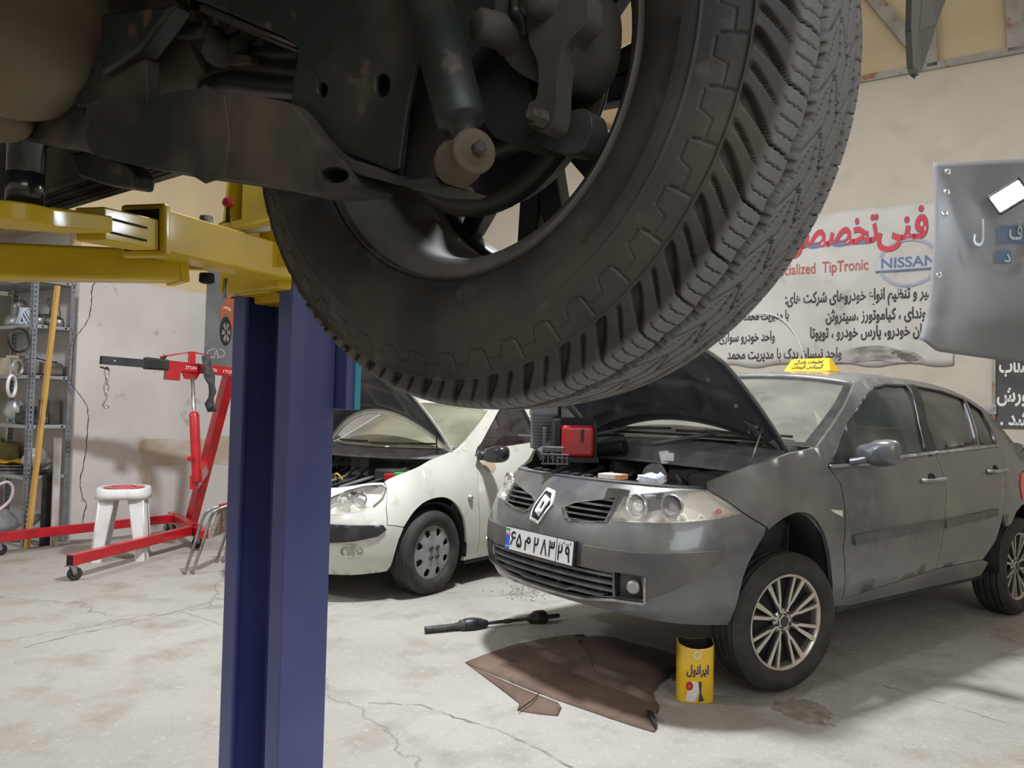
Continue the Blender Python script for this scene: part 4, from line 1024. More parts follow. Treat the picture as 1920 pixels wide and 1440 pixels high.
for sg in (1, -1):
    mm = (lambda P: P) if sg > 0 else mirror
    sp2('front_wing', skin(S, mm(wing), .05, rim=.02), MT['grey_paint'])
    d1 = sp2('front_door', skin(S, mm(fd), .06, rim=.02), MT['grey_paint'])
    d2 = sp2('rear_door', skin(S, mm(rd), .06, rim=.02), MT['grey_paint'])
    sp2('side_sill', skin(S, mm(rock), .06, rim=.03), MT['grey_paint'])
    sp2('rear_wing', skin(S, mm(quarter), .07, rim=.02), MT['grey_paint'])
    for dd, (a, b) in ((d1, (1.84, 2.79)), (d2, (2.80, 3.545))):
        P = [(s, z+.0) for s, z in mold]
        Q = [(max(a, min(b, s)), z) for s, z in P]
        f = lambda s: np.interp(s, [1.838, 2.80, 3.545], [.556, .600, .640])
        Q = [(a+.006, f(a)), ((a+b)/2, f((a+b)/2)), (b-.004, f(b)), (b-.004, f(b)-.045), ((a+b)/2, f((a+b)/2)-.045), (a+.022, f(a)-.048)]
        obj('side_moulding', skin(S, mm(Q), .05, off=.012, rim=.014), MT['grey_trim'], dd)
    for dd, q in ((d1, [(1729, 902), (1766, 899)]), (d2, [(1853, 887), (1882, 880)])):
        (a0, z0), (a1, z1) = PTH(q); zc = (z0+z1)/2
        mb = MB(); P = [S(sg*lerp(a0, a1, t), zc + (.006 if t > .5 else 0), o) for t, o in ((-.05, .004), (0, .022), (.3, .034), (.7, .034), (1, .022), (1.05, .004))]
        mb.tube(spline(P, 4), .0115, 10); obj('door_handle', mb, MT['chrome'] if 0 else MT['alu'], dd)
        obj('handle_cup', skin(S, mm([(lerp(a0, a1, .5)+.045*math.cos(t*PI/6), zc+.012+.028*math.sin(t*PI/6)) for t in range(12)]), .03, off=.001, rim=0), MT['dark'], dd)
    # chrome waist strips
    obj('waist_strip', ribbon(S, mm([(sill_l[0][0]+.01, sill_l[0][1]+.004)] + sill_l[1:3] + [(sill_l[3][0]-.01, sill_l[3][1])]), .014, .010), MT['alu'], d1)
    obj('waist_strip', ribbon(S, mm([(bl[0][0]+.01, bl[0][1]), (3.35, 1.008), (3.827, 1.035)]), .014, .010), MT['alu'], d2)
    # indicator badge behind the arch
    obj('wing_badge', skin(S, mm(PTH([(1557, 955), (1579, 957), (1579, 969), (1561, 960)])), .02, off=.004, rim=.006), MT['lamp_bowl'], sedan)
    # side frame of the cabin with window openings
    drip = PTH([(1645, 714), (1700, 713), (1738, 718.5), (1779, 733), (1812, 748), (1839, 763)])
    w1 = [(1.79, .925), (1.99, 1.110), (2.26, 1.250), (2.46, 1.333), (2.64, 1.362), (2.90, 1.374), (2.885, 1.269), (2.83, 1.10), (2.775, .978), (2.456, .956), (2.038, .914)]
    w2 = PTH([(1716, 723), (1766, 733), (1806, 748), (1822, 792), (1832, 832), (1755, 846), (1736, 792)])
    w3 = PTH([(1811, 750), (1839, 770), (1860, 808), (1868, 832), (1838, 834), (1826, 790)])
    frame = [(1.560, .965), (1.64, .985), (1.837, 1.089), (2.049, 1.207), (2.269, 1.343), (2.431, 1.375), (2.60, 1.395), (2.998, 1.412), (3.271, 1.413), (3.492, 1.392), (3.70, 1.352), (3.90, 1.285), (4.02, 1.19), (4.15, 1.08), (4.20, 1.055), (3.832, 1.030), (2.828, .978), (2.456, .952), (2.038, .908), (1.70, .890)]
    sp2('cabin_frame', skin(S, mm(frame), .05, [mm(w1), mm(w2), mm(w3)], rim=.03), MT['grey_paint'])
    for nm, P in (('side_window', w1), ('side_window', w2), ('quarter_window', w3)):
        g = sp2(nm, skin(S, mm(inward(P, 1.01)), .05, off=-.012, rim=.004), MT['pane_side'])
        obj('window_seal', skin(S, mm(inward(P, 1.015)), .05, [mm(inward(P, .965))], off=.002, rim=.012), MT['black'], g)
    # B pillar cover
    obj('pillar_cover', skin(S, mm(PTH([(1702, 721), (1714, 721), (1735, 792), (1752, 846), (1737, 849), (1722, 792)])), .04, off=.004, rim=.006), MT['black'], sedan)
    # door mirror
    mr = PTH([(1590, 868)])[0]
    mbk = skin(S, mm(PTH([(1553, 874), (1587, 792), (1596, 830), (1600, 868)])), .04, off=.003, rim=.006)
    sp2('mirror_base', mbk, MT['black'])
    mc = SB.world((-.575, sg*.955, .967)); lx = SB.l*sg; fx = SB.h
    def mf(u, v):
        a = 2*PI*u; b = PI*(v-.5)
        cx = math.copysign(abs(math.cos(a))**.55, math.cos(a)); sy = math.copysign(abs(math.sin(a))**.55, math.sin(a))
        k = math.cos(b)**.45
        y = cx*k*.110; z = sy*k*.068*(1-.25*(cx < -.3)*1); x = math.sin(b)*(.055 if b > 0 else .03)
        return mc + lx*y + ZUP*(z+.01*cx) + fx*x
    mb = MB(); mb.grid(mf, 28, 14, True, True); mh = sp2('door_mirror', mb, MT['grey_paint'])
    mb = MB(); mb.tube(spline([SB.world((-.52, sg*.845, .915)), SB.world((-.53, sg*.885, .925)), SB.world((-.555, sg*.93, .945))], 5), [.03, .03, .029, .028, .027, .026, .026, .025, .025, .024, .024][:11], 12, flat=.7); obj('mirror_arm', mb, MT['grey_paint'], mh)
# roof, windscreen, rear window and boot
def roofp(u, v):
    """u across -1..1, v along the rail"""
    ks = [(2.269, 1.343), (2.431, 1.375), (2.60, 1.395), (2.998, 1.412), (3.271, 1.413), (3.492, 1.392), (3.70, 1.352), (3.90, 1.285)]
    K = np.array(ks); t = v*(len(ks)-1); i = min(int(t), len(ks)-2); p = K[i]+(K[i+1]-K[i])*(t-i)
    a = SB.loc(p[0], p[1]); e = 1-u*u
    bow = e*(.085*(1-v) - .10*v)
    return SB.world((a.x + bow, a.y*u, a.z + .052*(1-abs(u)**2.6)))
mb = MB(); mb.grid(lambda a, b: roofp(2*a-1, b), 31, 29); sp2('roof', mb, MT['grey_paint'], solid=.02)
def wsp(u, v):
    K = np.array([(1.64, .982), (1.837, 1.089), (2.049, 1.207), (2.262, 1.339)]); t = v*3; i = min(int(t), 2); p = K[i]+(K[i+1]-K[i])*(t-i)
    a = SB.loc(p[0], p[1]); e = 1-u*u
    return SB.world((a.x + e*lerp(.27, .09, v), a.y*u*.995, a.z + lerp(.015, .048, v)*(1-abs(u)**2.6)))
mb = MB(); mb.grid(lambda a, b: wsp(2*a-1, b), 31, 13); sp2('windscreen', mb, MT['pane_front'], solid=.004)
def wspo(u, v, o):
    n = (wsp(u+.01, v)-wsp(u-.01, v)).cross(wsp(u, min(1, v+.01))-wsp(u, max(0, v-.01))).normalized()
    if n.dot(SB.h) < 0: n = -n
    return wsp(u, v)+n*o
sp2('windscreen_band', skin(lambda u, v, o: wspo(u, v, o), [(-.985, .012), (.985, .012), (.985, .985), (-.985, .985)], .06, [[(-.93, .05), (.93, .05), (.93, .945), (-.93, .945)]], off=.002, rim=0), MT['black'])
def rwp(u, v):
    a = SB.loc(3.90, 1.285); b = V((-3.02, .66, 1.045)); p = a.lerp(b, v); e = 1-u*u
    return SB.world((p.x - e*lerp(.10, .14, v), p.y*u, p.z + lerp(.052, .02, v)*(1-abs(u)**2.6)))
mb = MB(); mb.grid(lambda a, b: rwp(2*a-1, b), 21, 9); sp2('rear_window', mb, MT['pane_side'], solid=.004)
def bootp(u, v): 
    x = lerp(-3.0, -3.56, v); e = 1-u*u; return SB.world((x - e*.12*(1 if v < .9 else .4), .78*u*lerp(1, .86, v), 1.035 + .03*e - .03*v))
mb = MB(); mb.grid(lambda a, b: bootp(2*a-1, b), 15, 9); sp2('boot_lid', mb, MT['grey_paint'], solid=.02)
tq_ = PTH([(1913, 888), (1912, 912), (1916, 936)])
tl = [tq_[2], (4.78, .72), (4.78, .98), tq_[0], tq_[1]]
for P in (tl, mirror(tl)): lab(sp2('tail_lamp', skin(S, P, .04, off=.006, rim=.02), mat('red_lens', (.65, .02, .03), .2, coat=.5)), 'red tail lamp')
# inner wheel houses and underbody
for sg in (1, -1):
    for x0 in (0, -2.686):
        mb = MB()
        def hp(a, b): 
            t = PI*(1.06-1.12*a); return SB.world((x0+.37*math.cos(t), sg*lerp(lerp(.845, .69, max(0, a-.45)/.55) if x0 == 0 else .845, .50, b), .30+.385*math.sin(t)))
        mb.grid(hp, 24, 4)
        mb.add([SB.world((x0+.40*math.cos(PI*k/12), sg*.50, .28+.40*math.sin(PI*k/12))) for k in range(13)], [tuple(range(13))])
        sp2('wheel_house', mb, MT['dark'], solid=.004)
mb = MB(); mb.quadbox([SB.world(q) for q in ((-3.4, -.70, .17), (-.42, -.80, .16), (-.42, .80, .16), (-3.4, .70, .17), (-3.4, -.7, .22), (-.42, -.80, .22), (-.42, .80, .22), (-3.4, .7, .22))])
mb.quadbox([SB.world(q) for q in ((-.42, -.46, .17), (.42, -.42, .22), (.42, .42, .22), (-.42, .46, .17), (-.42, -.46, .26), (.42, -.42, .28), (.42, .42, .28), (-.42, .46, .26))]); sp2('underbody', mb, MT['bay'])
# wheels
car_wheel('front_wheel', sedan, SB, -.065, .735, .170, .322, .205, .222, steer=math.radians(-10), camber=math.radians(2), m_tyre=MT['rubber_car'], m_rim=MT['rim_silver'], m_dark=MT['rim_black'])
car_wheel('front_wheel', sedan, SB, -.012, -.735, .330, .322, .205, .222, steer=math.radians(-10), side=-1, m_tyre=MT['rubber_car'], m_rim=MT['rim_silver'], m_dark=MT['rim_black'])
car_wheel('rear_wheel', sedan, SB, -2.686, .745, .235, .322, .205, .222, m_tyre=MT['rubber_car'], m_rim=MT['rim_silver'], m_dark=MT['rim_black'])
car_wheel('rear_wheel', sedan, SB, -2.686, -.745, .235, .322, .205, .222, side=-1, m_tyre=MT['rubber_car'], m_rim=MT['rim_silver'], m_dark=MT['rim_black'])
mb = MB(); mb.tube([SB.world((.02, .55, .20)), SB.world((-.05, .50, .62))], .035, 14); mb.tube([SB.world((.1, .1, .2)), SB.world((.0, .66, .14))], .03, 10); sp2('suspension_strut', mb, MT['bay_grey'])
# cabin interior: dashboard, steering wheel, seats
mb = MB(); mb.quadbox([SB.world(q) for q in ((-.75, -.70, .72), (-.15, -.70, .80), (-.15, .70, .80), (-.75, .70, .72), (-.75, -.68, .93), (-.10, -.62, .955), (-.10, .62, .955), (-.75, .68, .93))]); sp2('dashboard', mb, MT['seat'], bevel=.03)
mb = MB(); c = SB.world((-.78, .36, .94)); ax = SB.dirw((-.9, 0, .42)).normalized(); u = SB.l; w = ax.cross(u)
mb.tube([c + (u*math.cos(2*PI*k/32)+w*math.sin(2*PI*k/32))*.185 for k in range(32)], .016, 10, closed=True)
for t in (0, PI, 1.5*PI): mb.bar(c, c+(u*math.cos(t)+w*math.sin(t))*.18, .05, .012, up=ax)
mb.ball(c, .06, 14); sp2('steering_wheel', mb, MT['seat'])
for y in (.36, -.36):
    mb = MB(); mb.quadbox([SB.world(q) for q in ((-1.62, y-.24, .50), (-1.05, y-.25, .45), (-1.05, y+.25, .45), (-1.62, y+.24, .50), (-1.75, y-.22, 1.10), (-1.58, y-.22, 1.10), (-1.58, y+.22, 1.10), (-1.75, y+.22, 1.10))]); st = sp2('seat', mb, MT['seat'], bevel=.05, seg=4)
    mb = MB(); mb.box(SB.world((-1.68, y, 1.215)), (.12, .27, .19), Matrix((SB.h, SB.l, ZUP)).transposed()); obj('headrest', mb, MT['seat'], st, bevel=.04, seg=4)
mb = MB(); mb.quadbox([SB.world(q) for q in ((-2.5, -.66, .45), (-2.15, -.66, .45), (-2.15, .66, .45), (-2.5, .66, .45), (-2.62, -.60, 1.08), (-2.45, -.60, 1.08), (-2.45, .60, 1.08), (-2.62, .60, 1.08))]); sp2('rear_bench', mb, MT['seat'], bevel=.05, seg=4)
mb = MB(); mb.box(SB.world((-.86, .0, 1.31)), (.03, .22, .06), Matrix((SB.h, SB.l, ZUP)).transposed()); sp2('rear_view_mirror', mb, MT['black'], bevel=.012)
# --- engine bay
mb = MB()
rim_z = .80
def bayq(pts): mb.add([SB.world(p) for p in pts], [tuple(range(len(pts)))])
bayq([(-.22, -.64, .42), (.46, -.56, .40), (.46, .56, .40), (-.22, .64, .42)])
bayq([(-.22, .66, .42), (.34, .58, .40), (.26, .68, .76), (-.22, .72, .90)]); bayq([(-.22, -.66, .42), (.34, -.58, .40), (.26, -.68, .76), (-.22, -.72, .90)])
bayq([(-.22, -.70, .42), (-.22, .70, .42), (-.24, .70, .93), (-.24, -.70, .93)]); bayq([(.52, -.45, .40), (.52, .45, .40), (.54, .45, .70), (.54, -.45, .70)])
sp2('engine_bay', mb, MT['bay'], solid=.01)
mb = MB(); n = 24
for dx, dz, w, h in ((-.03, .0, .05, .03), (-.10, -.008, .05, .02), (-.15, .006, .03, .014)):
    P = []
    for k in range(n+1):
        s = -.80+1.6*k/n; q = SB.loc(s, .765); P.append(SB.world((q.x+dx-.06*(abs(s)/.8)**2*0, q.y*.97, .765+dz)))
    for i in range(n): mb.bar(P[i], P[i+1]+(P[i+1]-P[i])*.02, w, h)
lab(sp2('front_crossmember', mb, MT['bay_grey']), 'dusty grey front crossmember')
mb = MB()
for k in range(7):
    s = -.34+.09*k; q = SB.loc(s, .77); mb.box(SB.world((q.x-.055, q.y, .785)), (.03, .045, .02), Matrix((SB.h, SB.l, ZUP)).transposed())
sp2('bonnet_seal', mb, MT['black'], bevel=.004)
def cowl(u, v):
    x = lerp(-.20, .02, v)+(1-u*u)*.16; return SB.world((x, .70*u, lerp(.965, .895, v)+.02*(1-u*u) - (.05 if v > .85 else 0)))
mb = MB(); mb.grid(lambda a, b: cowl(2*a-1, b), 25, 9); lab(sp2('scuttle_panel', mb, MT['bay_grey'], solid=.01), 'grey scuttle panel under the windscreen')
for y0, y1 in ((.10, .62), (-.50, .05)):
    mb = MB(); P = [wspo(lerp(y0, y1, t)/.72, .05+.03*t, .018) for t in np.linspace(0, 1, 8)]; mb.tube(P, .007, 8); wi = sp2('wiper', mb, MT['black'])
    mb = MB(); mb.tube([SB.world((.10, y0-.02, .955)), P[3]], .010, 8); obj('wiper_arm', mb, MT['bay_grey'], wi)
def bb(n, c, size, m, bev=.01, rot=0, par=sedan):
    Mx = Matrix((SB.h, SB.l, ZUP)).transposed()
    if rot: Mx = Mx @ Matrix.Rotation(rot, 3, 'Z')
    mb = MB(); mb.box(SB.world(c), size, Mx); return obj(n, mb, m, par, bevel=bev, seg=3)
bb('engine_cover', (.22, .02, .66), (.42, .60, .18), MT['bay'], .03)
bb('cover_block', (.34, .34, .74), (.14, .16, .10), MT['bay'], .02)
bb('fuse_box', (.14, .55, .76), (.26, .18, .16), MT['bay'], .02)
mb = MB(); c = SB.world((.34, .33, .80)); mb.lathe([(0, .06), (.05, .06), (.055, .05), (.055, -.06), (0, -.06)], c, SB.dirw((1, .5, .35)), 24); sp2('alternator_cap', mb, MT['bay_grey'])
mb = MB(); mb.tube(spline([SB.world(q) for q in ((.30, .30, .84), (.36, .37, .86), (.36, .41, .80), (.40, .40, .72))], 6), .011, 10); sp2('coolant_hose', mb, MT['bay_grey'])
for k in range(6):
    mb = MB(); y = -.5+.19*k; mb.tube(spline([SB.world(q) for q in ((.06+.05*math.sin(k*2), y, .80), (.20, y+.10, .78+.03*math.cos(k)), (.40, y+.04, .74), (.56, y+.10, .73))], 6), .009+.004*(k % 2), 8); sp2('hose', mb, MT['bay'] if k % 2 else MT['bay_grey'])
for k, (x, y, z, sx, sy, sz) in enumerate(((.05, .30, .80, .12, .2, .10), (.45, -.05, .72, .10, .22, .07), (.46, .20, .71, .12, .12, .06), (.10, -.55, .78, .2, .16, .14), (.5, .5, .70, .14, .14, .08), (.02, -.1, .82, .10, .3, .09))): bb('engine_part', (x, y, z), (sx, sy, sz), (MT['bay'], MT['bay_grey'], MT['bay'])[k % 3], .012, .2*k)
mb = MB(); mb.tube(spline([SB.world(q) for q in ((.42, .08, .765), (.43, .10, .80), (.43, .13, .80), (.42, .15, .765))], 5), .006, 8); sp2('lifting_eye', mb, MT['steel'])
# corrugated intake hose on the left of the scuttle
mb = MB(); h0, h1 = on_plane(1104, 846, SB.world((.22, 0, .8)), SB.h), on_plane(1172, 838, SB.world((.16, 0, .8)), SB.h); P = [h0.lerp(h1, k/17) for k in range(18)]; mb.tube(P, [.040 if k % 2 else .033 for k in range(18)], 18); lab(sp2('intake_hose', mb, MT['black']), 'corrugated black intake hose')
# --- open bonnet with pressed underside
AL = math.radians(51)
def hood(u, v, o=0.0):
    xr = -.22+.16*(1-u*u); xf = .75-.20*abs(u)**2.4; X = lerp(xr, xf, v); Y = u*lerp(.70, .71, v) - math.copysign(.05*max(0, v-.85)/.15, u)*(abs(u) > .93)
    Z = .97-.20*v**1.5-.05*u*u + o
    dx, dz = X+.24, Z-.95; c, s = math.cos(AL), math.sin(AL)
    return SB.world((-.24+dx*c-dz*s, Y, .95+dx*s+dz*c))
def relief(u, v):
    """inner pressing: rim, dished pad with ribs"""
    e = min(1-abs(u), v, 1-v)
    h = -.012
    if e > .07: h = -.030
    pad = sstep(.10, .16, 1-abs(u))*sstep(.14, .2, v)*sstep(.06, .12, 1-v)
    h -= .016*pad*(.6+.4*math.sin(3.2*u*2)*math.cos(v*5))
    for c0 in (-.52, .0, .52): h += .018*math.exp(-((u-c0-.18*(v-.5)*np.sign(c0))/.055)**2)*pad
    h += .016*math.exp(-((v-.42-.12*u*u)/.05)**2)*pad
    return h*1.5
mb = MB(); mb.grid(lambda a, b: hood(2*a-1, b, 0), 41, 25); bon = sp2('bonnet', mb, MT['grey_paint'])
MT['bonnet_liner'] = mat('black_bonnet_liner', (.045, .050, .060), .38, c2=(.085, .088, .098), scale=5, lo=.4, hi=.7, c3=(.09, .09, .09), scale3=14, lo3=.66, hi3=.74, coat=.2)
mb = MB(); mb.grid(lambda a, b: hood(2*a-1, b, relief(2*a-1, b)), 121, 81); lab(obj('bonnet_liner', mb, MT['bonnet_liner'], bon), 'black pressed underside of the bonnet')
ed = [hood(-1, 0, -.012)] + [hood(-1, k/20, -.010) for k in range(21)] + [hood(-1+2*k/40, 1, -.010) for k in range(41)] + [hood(1, 1-k/20, -.010) for k in range(21)] + [hood(1-2*k/40, 0, -.010) for k in range(41)]
mb = MB(); mb.tube(ed, .009, 8, closed=True); obj('bonnet_edge', mb, MT['grey_paint'], bon)
mb = MB(); a = PTH([(1407, 872)])[0]; p0 = SB.world((.14, .69, .87)); p0 = on_plane(1407, 872, p0, SB.l); p1 = on_plane(1435, 783, SB.world((.1, .66, 1)), SB.l)
mb.tube([p0, p1], .0045, 8); ro = sp2('bonnet_stay', mb, MT['steel'])
mb = MB(); mb.ball(p1, .010, 10); obj('stay_clip', mb, MT['lift_yellow'] if 'lift_yellow' in MT else MT['amber'], ro)
for u, v in ((.80, .62), (.86, .40), (.70, .86), (.90, .22), (.60, .95), (-.9, .12), (.80, .12)):
    mb = MB(); mb.ball(hood(u, v, relief(u, v)-.004), .013, 8, (1, 1, 1)); obj('liner_clip', mb, MT['bay_grey'], bon)
mb = MB(); mb.prism([hood(u, v, relief(u, v)-.006) for u, v in ((.83, .26), (.90, .24), (.91, .12), (.84, .10))], SB.h*.004); obj('liner_tag', mb, MT['bay_grey'], bon)
for sg in (1, -1):
    mb = MB(); P = [SB.world((-.18, sg*.66, .90)), SB.world((-.20, sg*.67, .96)), hood(sg*.93, .10, -.03)]; mb.tube(P, .016, 8); sp2('bonnet_hinge', mb, MT['bay_grey'])
# --- loose things lying on the car
def carbox(n, label, cat, c, size, m, bev=.004, rot=0, tilt=0):
    t = thing(n, label, cat, SB.world((c[0], c[1], c[2]-size[2]/2)))
    Mx = Matrix((SB.h, SB.l, ZUP)).transposed() @ Matrix.Rotation(rot, 3, 'Z') @ Matrix.Rotation(tilt, 3, 'Y')
    return t, Mx
def sightm(px, py, X): return on_plane(px, py, SB.world((X, 0, .8)), SB.dirw((1, 0, 0)).normalized())
# roof sign
rs = SB.world((-1.30, .19, 1.0)); rs = on_plane(1521, 688, rs, SB.h); 
sg_ = thing('roof_sign', 'small yellow training sign standing on the roof of the grey sedan', 'roof sign', tuple(rs))
sx, sy = SB.l, SB.h
def rp(x, y, z): return sx*x + sy*y + ZUP*z
n = 10
mb = MB(); base = .165
prof = [(.060, 0), (.060, .012), (.052, .018), (.020, .080), (.006, .088), (-.006, .088), (-.020, .080), (-.052, .018), (-.060, .012), (-.060, 0)]
vs = []
for x, k in ((-base, 1), (-base+.012, 1), (base-.012, 1), (base, 1)):
    for y, z in prof: vs.append(rp(x*(1-.22*z/.09), y, z-.035))
fs = []
for i in range(3):
    for j in range(len(prof)): fs.append((i*10+j, i*10+(j+1) % 10, (i+1)*10+(j+1) % 10, (i+1)*10+j))
fs += [tuple(range(10)), tuple(range(39, 29, -1))]
mb.add(vs, fs); MT['sign_yellow'] = mat('sign_yellow', (.85, .52, .02), .35, c2=(.78, .45, .02), scale=7)
obj('sign_shell', mb, MT['sign_yellow'], sg_, bevel=.004, seg=3)
mb = MB(); mb.quadbox([rp(x, y, z) for z in (-.047, -.035) for x, y in ((-.155, -.055), (.155, -.055), (.155, .055), (-.155, .055))]); obj('sign_foot', mb, MT['black'], sg_)
ndir = (sy*.062+ZUP*.032).normalized(); ydir = (ZUP*.062 - sy*.032).normalized()
for z, s, w in ((.030, 'تعلیمات رانندگی', .20), (-.002, 'گیربکس اتومات', .22)):
    y = .052 - .032*((z+.035-.018)/.062)
    tx = lettering('sign_lettering', persian(s), MT['letter_black'], sg_, rp(0, y+.003, z), sx, ydir, .032, w, .028)
# airbox, red container, grey duct, small box, white packet
def placed(name, label, cat, px, py, X, m, build):
    o = sightm(px, py, X); t = thing(name, label, cat, tuple(o)); build(t); return t
Mh = Matrix((SB.l, SB.h, ZUP)).transposed()
HD_ = V((FWD.x, FWD.y, 0)).normalized(); Mc = Matrix((V((HD_.y, -HD_.x, 0)), -HD_, ZUP)).transposed()
def bairbox(t):
    mb = MB(); n = 11
    R = Mc @ Matrix.Rotation(-.22, 3, 'Z')
    mb.box((0, 0, .14), (.15, .16, .26), R); obj('filter_case', mb, MT['bay'], t, bevel=.02)
    mb = MB()
    for k in range(n): mb.box(R @ V((-.035, .075, .03+.018*k)), (.155-.003*(n-k), .05, .008), R)
    mb.box(R @ V((-.035, .066, .12)), (.13, .05, .20), R); obj('ribbed_side', mb, mat('pale_grey_plastic', (.17, .17, .185), .5, c2=(.24, .235, .23), scale=10), t, bevel=.002)
    mb = MB(); mb.box(R @ V((-.035, .082, .245)), (.155, .05, .065), R); obj('case_lip', mb, mat('light_grey_plastic', (.24, .24, .26), .5), t, bevel=.004)
    mb = MB(); mb.box(R @ V((.0, .02, .290)), (.24, .19, .03), R); obj('case_lid', mb, MT['black'], t, bevel=.008)
placed('air_filter_housing', 'tall black air filter housing with grey ribbed side standing in the sedan engine bay', 'air filter', 1022, 846, .34, None, bairbox)
def bduct(t):
    mb = MB(); d = (SB.h*.8 - SB.l*.35 - ZUP*.35).normalized()
    P = [-d*.16+ZUP*.05, -d*.08+ZUP*.02, V((0, 0, 0))]; mb.tube(spline(P, 4), .033, 20, caps=False); mb.tube([P[2]-d*.002, P[2]+d*.004], .036, 20, caps=False); obj('duct_pipe', mb, MT['bay_grey'], t, solid=.004)
    mb = MB(); mb.tube([-d*.05, -d*.04], .0325, 20); obj('duct_inside', mb, MT['dark'], t)
placed('air_duct', 'grey round air duct with open end in front of the air filter housing', 'duct', 1012, 852, .46, None, bduct)
def bred(t):
    R = Mc @ Matrix.Rotation(-.12, 3, 'Z')
    mb = MB(); mb.box((0, 0, .055), (.175, .12, .17), R); obj('container_body', mb, mat('red_translucent_plastic', (.55, .02, .03), .3, c2=(.38, .015, .02), scale=9, coat=.4), t, bevel=.022, seg=4)
    mb = MB(); mb.box(R @ V((.02, .060, .085)), (.018, .008, .07), R); obj('grease_smear', mb, MT['black'], t, bevel=.004)
    mb = MB()
    for x, y, sx_, sy_ in ((-.108, -.03, .035, .12), (.100, -.03, .018, .12)): mb.box(R @ V((x, y, .06)), (sx_, sy_, .22), R)
    mb.box(R @ V((0, -.09, .075)), (.235, .04, .21), R); mb.box(R @ V((.0, .0, -.045)), (.225, .13, .03), R); obj('black_tray', mb, MT['bay'], t, bevel=.006)
placed('fluid_container', 'red plastic container in a black tray standing in the sedan engine bay', 'container', 1080, 846, .40, None, bred)
def bcrate(t):
    mb = MB(); R = Mc
    for k in range(6): mb.box(R @ V((-.06+.024*k, .03, .02)), (.006, .012, .05), R)
    for z in (-.002, .045): mb.box(R @ V((0, .03, z)), (.14, .014, .008), R)
    mb.box(R @ V((-.01, -.01, .07)), (.11, .07, .025), R); mb.box(R @ V((-.055, -.02, .10)), (.016, .03, .16), R); obj('slatted_base', mb, MT['bay_grey'], t, bevel=.002)
placed('plastic_bracket', 'grey slatted plastic bracket beside the red container', 'bracket', 1040, 868, .60, None, bcrate)
def bsmall(t):
    mb = MB(); R = Mh @ Matrix.Rotation(-.25, 3, 'Z'); mb.box((0, 0, .008), (.115, .075, .022), R); obj('carton', mb, mat('white_carton', (.72, .70, .67), .6, c2=(.62, .56, .46), scale=12), t, bevel=.002)
    mb = MB(); mb.box(R @ V((.046, .0, .008)), (.026, .0765, .0228), R); obj('carton_end', mb, mat('orange_carton', (.55, .27, .10), .6), t, bevel=.002)
placed('small_carton', 'small white and orange carton lying on the sedan front crossmember', 'box', 1149, 896, .66, None, bsmall)
def bpack(t):
    mb = MB(); random.seed(11)
    def f(d): return 1+.16*math.sin(d.x*7+1)*math.cos(d.y*5)+.10*math.sin(d.z*9+d.x*4)
    mb.ball((0, 0, .014), .06, 26, (1.0, .55, .42), f); mb.ball(SB.l*.055+V((0, 0, .02)), .026, 14, (.7, .8, 1.0), f); obj('packet_body', mb, mat('white_plastic_film', (.66, .70, .76), .3, c2=(.52, .56, .64), scale=16, coat=.3), t)
placed('plastic_packet', 'crumpled white plastic packet on the sedan above the headlamp', 'packet', 1221, 904, .60, None, bpack)
def bcup(t):
    mb = MB(); mb.lathe([(.018, 0), (.024, .05), (.024, .055)], (0, 0, 0), (SB.h*.2+ZUP), 18); mb.box((SB.l*.02)+V((0, 0, .03)), (.05, .03, .04)); obj('cup', mb, MT['white'], t, bevel=.004)
placed('plastic_cup', 'small white plastic cup in the dark sedan engine bay', 'cap', 1247, 868, .36, None, bcup)
# ------------------------------------------------------------ white hatchback with its bonnet up
P_plan = [(.735, 0), (.722, .22), (.672, .42), (.57, .60), (.41, .725), (.2, .79), (0, .812), (-.3, .823), (-1.2, .826), (-2.0, .80), (-2.7, .70), (-3.0, .4), (-3.05, 0)]
P_front = [(.05, .12), (.16, .07), (.24, .03), (.34, .005), (.45, .0), (.53, .012), (.60, .045), (.66, .085), (.72, .14), (.78, .21), (.85, .31), (1.5, 1.0)]
P_side = [(.05, .10), (.16, .07), (.24, .04), (.34, .015), (.48, .0), (.60, .002), (.70, .014), (.78, .032), (.85, .055), (.92, .085), (1.0, .12), (1.1, .165), (1.2, .212), (1.3, .27), (1.37, .33), (1.41, .42), (1.5, .6)]
PB = CarBody((-1.1388, 5.8669, 0), 4.04029, 0, 0, 2.442, P_plan, P_front, P_side, .70, 1.2)
Q = PB.pt; QP = PB.path
MT['white_paint'] = mat('dusty_white_car_paint', (.60, .60, .545), .25, 0, c2=(.52, .51, .45), scale=2.5, coat=.6, c3=(.48, .46, .40), scale3=8, lo3=.6, hi3=.72)
MT['rim_grey'] = mat('grey_wheel_cover_paint', (.33, .335, .34), .4, .4, c2=(.25, .245, .24), scale=12)
MT['mirror_black'] = mat('black_mirror_plastic', (.014, .015, .018), .28, c2=(.03, .03, .03), scale=7, coat=.3)
hatch = thing('hatchback', 'white hatchback with open bonnet parked between the blue post and the grey sedan', 'car')
def hp2(n, mb, m, parent=hatch, **k): return obj(n, mb, m, parent, **k)
h_hl = [(.40, .655), (.458, .690), (.56, .722), (.66, .742), (.80, .755), (.877, .757), (.897, .738), (.857, .683), (.782, .636), (.678, .602), (.562, .580), (.46, .576), (.41, .60)]
h_arch = QP([(733, 1060), (748, 1010), (758, 987), (777, 958), (800, 939), (831, 932), (854, 943), (869, 968), (874, 993)]) + [(1.60, .30), (1.605, .20)]
h_arch = spline(h_arch[:9], 3) + h_arch[9:]
